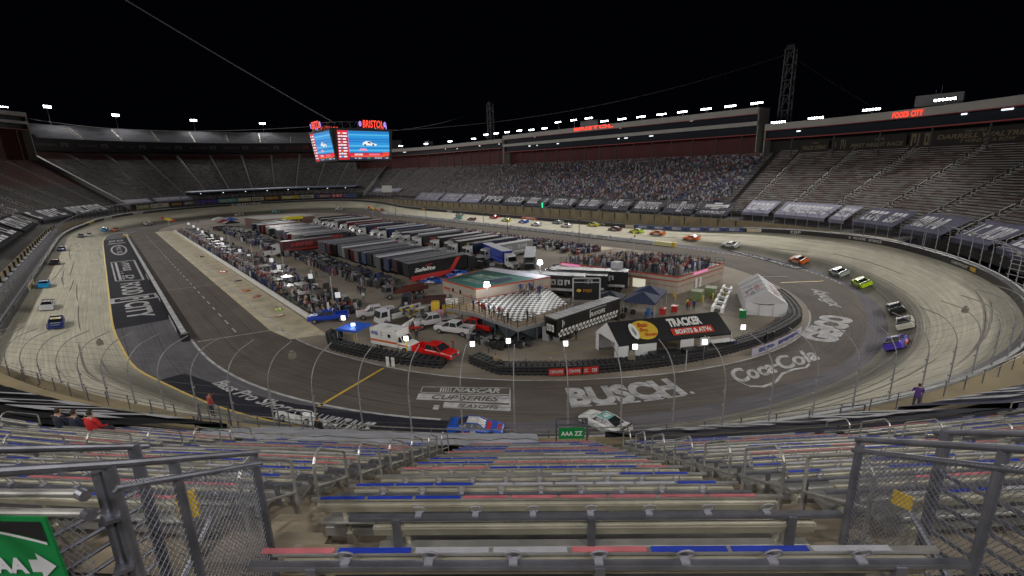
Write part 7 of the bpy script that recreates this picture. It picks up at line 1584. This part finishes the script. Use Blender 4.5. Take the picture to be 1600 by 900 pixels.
# handrail loops standing in the aisles
def loop_rail(label, t, r0, r1, flip=False):
    z0 = zt(0) - .58 * (95.5 - r0) - .62; z1 = zt(0) - .58 * (95.5 - r1) - .62
    th = thing('handrail', label, 'handrail', (0, 0, 0), 0, 'handrail loops in the aisles of the near stand')
    up_ = .92; pts = [RT(r0, t, z0), RT(r0, t, z0 + up_ - .22)]
    for q in (.25, .5, .75, 1.0): pts.append(RT(r0 - .22 * (1 - math.cos(q * math.pi / 2)), t, z0 + up_ - .22 + .22 * math.sin(q * math.pi / 2) - .06 * q))
    pts += [RT(r1 + .05, t, z1 + up_ + .0), RT(r1, t, z1 + up_ - .06), RT(r1, t, z1)]
    b = MB(); b.path(pts, .021, 7); b.build('loop', ALU, th)
    b = MB(); b.tube(RT(r0, t, z0 + .42), RT(r1, t, z1 + .42), .018, 6); b.build('mid_rail', ALU, th)
    for r_, z_ in ((r0, z0), (r1, z1)): b = MB(); b.tube(RT(r_, t, z_ - .03), RT(r_, t, z_ + .012), .075, 10); b.build('base_plate', GALV, th)
for t_, nm, rs in ((-2.95, 'left of the centre block', (93.7, 92.32, 90.96, 89.55, 88.15, 86.7, 85.3)), (3.12, 'right of the centre block', (93.9, 92.6, 91.3, 89.9, 88.4, 87.0, 85.6))):
    for i, r0 in enumerate(rs): loop_rail('galvanised handrail loop %s, %s down the aisle' % (nm, ordn[i]), t_ * r0 / 92.5, r0, r0 - .95)
for t_, nm in ((-9.9, 'second aisle to the left'), (10.0, 'second aisle to the right'), (-17.1, 'third aisle to the left'), (17.2, 'third aisle to the right'), (-24.3, 'fourth aisle to the left'), (24.4, 'fourth aisle to the right')):
    for i in range(6): loop_rail('galvanised handrail loop in the %s, %s down' % (nm, ordn[i]), t_ * .97, 92.4 - i * 1.42, 91.4 - i * 1.42)
# guard fences round the stair openings
def chain_link(p00, p10, p11, p01, sp=.05, r=.0024):
    "diamond wires over the quad p00 (low start) p10 (low end) p11 (high end) p01 (high start)"
    A, B_, C2, D2 = [Vector(p) for p in (p00, p10, p11, p01)]; L_ = ((B_ - A).length + (C2 - D2).length) / 2; H_ = ((D2 - A).length + (C2 - B_).length) / 2
    f = lambda x, y: (A * (1 - x / L_) + B_ * (x / L_)) * (1 - y / H_) + (D2 * (1 - x / L_) + C2 * (x / L_)) * (y / H_)
    b = MB(); n = int((L_ + H_) / sp)
    for i in range(n + 1):
        c_ = i * sp
        x0, y0 = (c_, 0) if c_ <= L_ else (L_, c_ - L_); x1, y1 = (0, c_) if c_ <= H_ else (c_ - H_, H_)
        b.tube(f(x0, y0), f(x1, y1), r, 3, cap=False)
        b.tube(f(L_ - x0, y0), f(L_ - x1, y1), r, 3, cap=False)
    return b
WIRE = mat('chain_link_wire', (.34, .35, .40), .4, .7)
FLOORZ = lambda r: zt(0) - .58 * (95.5 - r) - .62
def pipe(name, pts, r, parent, n=10, caps=True):
    b = MB(); b.path(pts, r, n)
    return b.build(name, GALV, parent, smooth=False)
def guard(label, sgn, tw, corner_r, top_c):
    g = thing('guard_fence', label, 'fence', (0, 0, 0), 0, None)
    sl = .63 if sgn < 0 else .60
    rA, rB, rC, rD = corner_r, 95.2, 95.60, 96.9; far_ = .8 if sgn < 0 else .52
    def top(r): return top_c + sl * (r - corner_r)
    P_ = lambda r, z, dt=0: RT(r, sgn * (tw + dt), z)
    pipe('top_rail', [P_(rA - .04, top(rA)), P_(rC, top(rC)), P_(rD, top(rD))], .024, g)
    pipe('second_rail', [P_(rA - .04, top(rA) - .10, -.02), P_(rC + .02, top(rC) - .13, -.02)], .021, g)
    b = MB(); n = 60
    for i in range(n): r_ = rA + (rC - rA) * i / n; q = Vector(P_(r_, top(r_) - .10 - .03 * (r_ - rA) / (rC - rA), -.02)); b.path([q + Vector(P_(r_, 0)) * 0 + Vector((.024 * math.cos(a) * (-math.sin(TH0)), .024 * math.cos(a) * math.cos(TH0), .026 * math.sin(a))) for a in (0, 1.6, 3.1, 4.7)], .0022, 3, closed=True)
    b.build('tie_wires', WIRE, g)
    for nm, r_, w_, dt in (('corner_post', rA, .032, 0), ('mid_post', rB, .030, 0), ('thick_post', rC, .031, 0)):
        b = MB(); b.tube(P_(r_, FLOORZ(r_) - .4, dt), P_(r_, top(r_) - .01, dt), w_, 12); b.build(nm, GALV, g)
    b = MB(); b.tube(P_(rC + .01, FLOORZ(rC) - .6, .075), P_(rC + .01, top(rC) - .03, .06), .027, 12); b.build('thick_post', GALV, g)
    for z_ in (.30, .62): b = MB(); b.box(P_(rC + .03, top(rC) - z_, .03), (.11, .09, .022), rz=TH0 + .6); b.build('clamp', GALV, g)
    chain_link(P_(rA, FLOORZ(rA) - .05), P_(rC, FLOORZ(rC) - .1), P_(rC, top(rC) - .12), P_(rA, top(rA) - .10)).build('chain_link', WIRE, g, fix=False)
    # front panel across the opening, folded seen edge-on
    chain_link(P_(rA - .02, FLOORZ(rA) - .05), P_(rA + .02, FLOORZ(rA) - .2, far_), P_(rA + .02, top(rA) - .12, far_), P_(rA - .02, top(rA) - .12)).build('chain_link', WIRE, g, fix=False)
    # far side of the opening: horizontal bars on posts
    for i in range(8):
        z_ = top(rA) - .05 - i * .135
        pipe('guard_bar', [P_(rA + .25, z_ - .1, far_), P_(rC + .5, z_ + .25, far_)], .017, g, 8)
    for r_, ww in ((rA + .2, .042),):
        b = MB(); b.tube(P_(r_, FLOORZ(r_) - 1.6, far_), P_(r_, top(r_) + .1, far_), ww, 12); b.build('thick_post', GALV, g)
    pipe('top_rail', [P_(rA + .1, top(rA + .1) + .08, far_), P_(rD, top(rD) + .08, far_)], .024, g)
    # stair handrails going down
    for i in range(4): pipe('stair_rail', [P_(rA + .25, FLOORZ(rA) + .75 - i * .16, .25 + .10 * i), P_(rA + 1.35, FLOORZ(rA) + .15 - i * .16, .25 + .10 * i)], .019, g, 8)
    pipe('bright_rail', [P_(rA + .95, FLOORZ(rA) + .5, .55), P_(rA + 1.9, FLOORZ(rA) - .35, .55)], .022, g, 8)
    return g
gL = guard('galvanised guard fence with chain link round the left stair opening', -1, 2.25, 94.45, 20.41)
gR = guard('galvanised guard fence with chain link round the right stair opening', 1, 2.80, 94.12, 20.25)
# panel with bright rails and sign at the near left corner
gp = thing('rail_panel', 'two bright horizontal rails with chain link below at the left edge', 'railing')
for z_ in (21.10, 20.985): b = MB(); b.tube(RT(95.78, -2.24, z_), RT(95.86, -4.4, z_ + .03), .021, 12); b.build('bright_rail', ALU, gp)
for z_ in (21.10, 20.985): b = MB(); b.tube(RT(95.78, -2.24, z_), RT(95.80, -2.19, z_), .027, 12); b.build('end_cap', GALV, gp)
chain_link(RT(95.82, -3.9, 20.0), RT(95.78, -2.27, 20.0), RT(95.78, -2.27, 20.96), RT(95.82, -3.9, 20.98)).build('chain_link', WIRE, gp, fix=False)
b = MB(); b.tube(RT(95.84, -2.92, 19.6), RT(95.84, -2.92, 21.3), .04, 12); b.build('post', GALV, gp)
sg = thing('direction_sign', 'green sign with white AAA and a right arrow behind the chain link', 'sign')
fs_ = bq(RT(95.86, -3.25, 21.02), RT(95.84, -2.39, 21.005), RT(95.84, -2.37, 20.50), RT(95.86, -3.25, 20.50)); off = Vector(RT(1, 0, 0)) * .012
b = MB(); k_ = lambda u, v: fs_(u, v); rect(b, k_, 0, 0, 1, 1, 0); b.hexa([fs_(0, 0) - off, fs_(1, 0) - off, fs_(1, 1) - off, fs_(0, 1) - off], [fs_(0, 0) - off * .2, fs_(1, 0) - off * .2, fs_(1, 1) - off * .2, fs_(0, 1) - off * .2], 0); b.build('board', GREEN, sg)
s1_ = lambda u, v: fs_(u, v) + off * .3; s2_ = lambda u, v: fs_(u, v) + off * .6
b = MB(); N_ = 14
for i in range(N_):
    u0, u1 = i / N_ * .97, (i + 1) / N_ * .97; h = lambda u: .93 - .22 * max(0, (u - .35) / .65) ** 1.7
    b.add([s1_(u0, h(u0)), s1_(u1, h(u1)), s1_(u1, .96), s1_(u0, .96)], [(0, 1, 2, 3)], 0); b.add([s2_(u0, h(u0) - .03), s2_(u1, h(u1) - .03), s2_(u1, h(u1)), s2_(u0, h(u0))], [(0, 1, 2, 3)], 1)
b.build('sign_face', [BLACK, mat('sign_letter_white', (.62, .62, .66), .5)], sg, fix=False)
b = MB()
put_text(b, 'AAA', s2_, (.50, .35, .80, .54), .05, 0, 1)
b.add([s2_(*q) for q in ((.82, .37), (.875, .37), (.875, .29), (.975, .445), (.875, .60), (.875, .52), (.82, .52))], [tuple(range(7))], 1)
put_text(b, 'TOP', s2_, (.50, .66, .62, .73), .02, 0, 0)
b.build('lettering', [BLACK, mat('sign_letter_white', (.62, .62, .66), .5)], sg, fix=False)
b = MB(); b.box(RT(94.55, 2.86, 20.02), (.03, .12, .11), rz=TH0 - .9); tag(b.build('yellow_plate', YEL), 'small yellow plate wired to the right guard fence', 'plate')
b = MB(); b.box(RT(94.95, -2.45, 20.35), (.04, .12, .2), rz=TH0 + .4); tag(b.build('yellow_plate', YEL), 'yellow plate behind the chain link of the left guard fence', 'plate')
# black posts at the aisle end of each guard
# railing along the concourse, with its posts
cr_ = thing('concourse_railing', 'pale two-bar railing along the walkway above the near wall', 'railing')
for z_ in (8.2, 7.93): b = MB(); b.path([RA(itp(a, T_W) + 1.75, a, z_) for a in np.arange(102, 186, 1.0)], .035, 6); b.build('rail', ALU, cr_)
for i, a in enumerate(np.arange(103, 186, 1.75)): b = MB(); r_ = itp(a, T_W) + 1.75; b.tube(RA(r_, a, 7.1), RA(r_, a, 8.2), .04, 6); b.build('post', GALV, cr_)
cr_ = thing('concourse_railing', 'lower pale railing at the foot of the seats on the left', 'railing')
for z_ in (11.1, 10.8): b = MB(); b.path([RA(79.0 + max(0, (124 - a)) * .15, a, z_) for a in np.arange(104, 128, 1.0)], .035, 6); b.build('rail', ALU, cr_)
for a in np.arange(104, 128, 1.9): b = MB(); r_ = 79.0 + max(0, (124 - a)) * .15; b.tube(RA(r_, a, 9.9), RA(r_, a, 11.1), .045, 6); b.build('post', GALV, cr_)
# tarpaulins over the lowest rows of the near stand
def near_tarp(label, a0, a1, m, txt='', r0=79.3, r1=84.3, wm=TW, lift=0.0, crumple=.10, pos=(.06, .1, .94, .75)):
    zt_ = lambda r: zt(0) - .58 * (95.5 - r) + .10 + lift
    f = lambda u, v: Vector(RA(r0 + (r1 - r0) * v, a0 + (a1 - a0) * u, zt_(r0 + (r1 - r0) * v) + crumple * (math.sin(u * 37 + v * 5) + math.sin(u * 91 + 2)) * .5))
    b = MB(); [rect(b, f, 0, i / 5, 1, (i + 1) / 5, 0, 30) for i in range(5)]
    g = lambda u, v: f(u, 0) - Vector((0, 0, .3 * (1 - v))); rect(b, g, 0, 0, 1, 1, 0, 30)
    g2 = lambda u, v: f(u, 1) - Vector((0, 0, .2 * (1 - v))) + Vector(RA(.05, (a0 + a1) / 2, 0)); rect(b, g2, 0, 0, 1, 1, 0, 30)
    if txt: 
        f2 = lambda u, v: f(1 - u, 1 - v) + Vector((0, 0, .05)); f3 = lambda u, v: f(u, v) + Vector((0, 0, .12))
        (scribble(b, f3, pos, len(label), 1, int(txt[1:])) if txt[0] == '~' else put_text(b, txt, lambda u, v: f3(1 - u, v), pos, .04, .1, 1))
    return tag(b.build('tarp_banner', [m, wm], fix=False), label, 'banner')
near_tarp('black tarp with big white lettering low on the left of the near stand', 114, 127.4, TARPK, '~6', r0=80.4, r1=85.4, crumple=.04)
near_tarp('pale crumpled tarp low in front of the centre left benches', 129.4, 137.4, mat('tarp_pale_near', (.36, .37, .42), .6, noise=.3, nscale=.8), crumple=.05)
near_tarp('slate tarp low in front of the centre right benches', 139.6, 148.6, TARP, '~11', crumple=.03)
near_tarp('violet grey tarp with white lettering at the right of the near stand', 149.8, 163, mat('tarp_violet', (.13, .13, .19)), '~13', r1=83.4, crumple=.04)
# small green section signs on frames
for i, (a, r_, txt, lab) in enumerate([(126.9, 80.6, 'CCC BBB', 'small green section sign at the left of the walkway'), (138.35, 81.4, 'AAA ZZ', 'small green section sign in the middle of the near stand'), (147.6, 79.8, 'YY XX', 'small green section sign at the right by the walkway')]):
    t = thing('section_sign', lab, 'sign', RA(r_, a, 10.2), rad(a) - math.pi / 2); z_ = {0: 1.3, 1: 2.3, 2: 1.1}[i]
    b = MB(); b.box((0, 0, z_), (1.0, .05, .46)); b.build('board', GREEN, t); b = MB(); put_text(b, txt, lambda u, v: Vector((.42 - .84 * u, .03, z_ - .1 + .2 * v)), (0, 0, 1, 1), .03); b.build('white_lettering', WHITE, t, fix=False)
    b = MB(); [b.tube((s * .6, 0, 0), (s * .6, 0, z_ + .65), .035, 5) for s in (-1, 1)]; [b.tube((-.6, 0, z_ + q), (.6, 0, z_ + q), .03, 5) for q in (.36, .62)]; b.build('frame', GALV, t)
# gates beside the signs
for a, lab in ((127.0, 'galvanised gate left of the middle section sign'), (129.9, 'galvanised gate right of the left section sign'), (155.2, 'galvanised gate by the walkway at the far right')):
    t = thing('gate', lab, 'gate', RA(80.4, a, 10.4), rad(a) - math.pi / 2); b = MB(); b.path([(-.8, 0, 0), (-.8, 0, 2.3), (.8, 0, 2.3), (.8, 0, 0)], .035, 5); b.tube((-.8, 0, 1.2), (.8, 0, 1.2), .03, 5); b.tube((-.3, 0, 0), (-.3, 0, 2.3), .02, 4); b.tube((.3, 0, 0), (.3, 0, 2.3), .02, 4); b.build('frame', GALV, t)
# spectators and guards on the near side
def seated(label, r, t, sh): x, y, z = RT(r, t, FLOORZ(r) - .02); person(label, x, y, z - .05, TH0 + t / r + math.pi, 'sit', sh)
seated('seated person in a dark jacket seen from behind, left of a pair', 85.9, -15.4, (.02, .025, .045)); seated('seated person in a dark jacket and cap beside a person in red', 85.8, -14.9, (.02, .025, .05)); seated('seated person in a red jacket with white hair seen from behind', 85.9, -14.1, (.50, .02, .02))
def walker(label, r, a, z, sh, pose='stand', rz=0): x, y, z = RA(r, a, z); person(label, x, y, z, rz, pose, sh)
walker('person in purple leaning on the walkway railing at the right', 74.5, 156.2, 7.1, (.10, .04, .22), 'arms', 5.0); walker('person in black standing on the walkway at the left centre', 74.6, 127.6, 7.1, (.015, .015, .018), 'stand', 5.2)
walker('photographer standing at the catch fence left of centre', 73.4, 120.4, 7.1, (.35, .06, .05), 'point', 5.2)
for i, (a, r_, sh) in enumerate([(111.2, 78.8, (.5, .5, .52)), (112.0, 79.2, (.25, .2, .16)), (112.8, 78.4, (.12, .12, .13)), (110.4, 77.4, (.06, .06, .07)), (114.2, 78.6, (.02, .02, .03)), (109.2, 78, (.4, .25, .05)), (115.5, 77.2, (.3, .03, .03)), (168, 75.2, (.6, .15, .03))]):
    walker('person %s' % ['in a white shirt crouching at the left edge of the walkway', 'in tan at the left edge of the walkway', 'in grey at the left edge of the walkway', 'in dark grey near the left end of the catch fence', 'in black leaning on the left walkway railing', 'in yellow brown at the left edge railing', 'in a red cap on the left walkway', 'in an orange vest at the right edge by the fence'][i], r_ - .6, a, 7.15, sh, 'arms' if i % 2 else 'sit', 5)
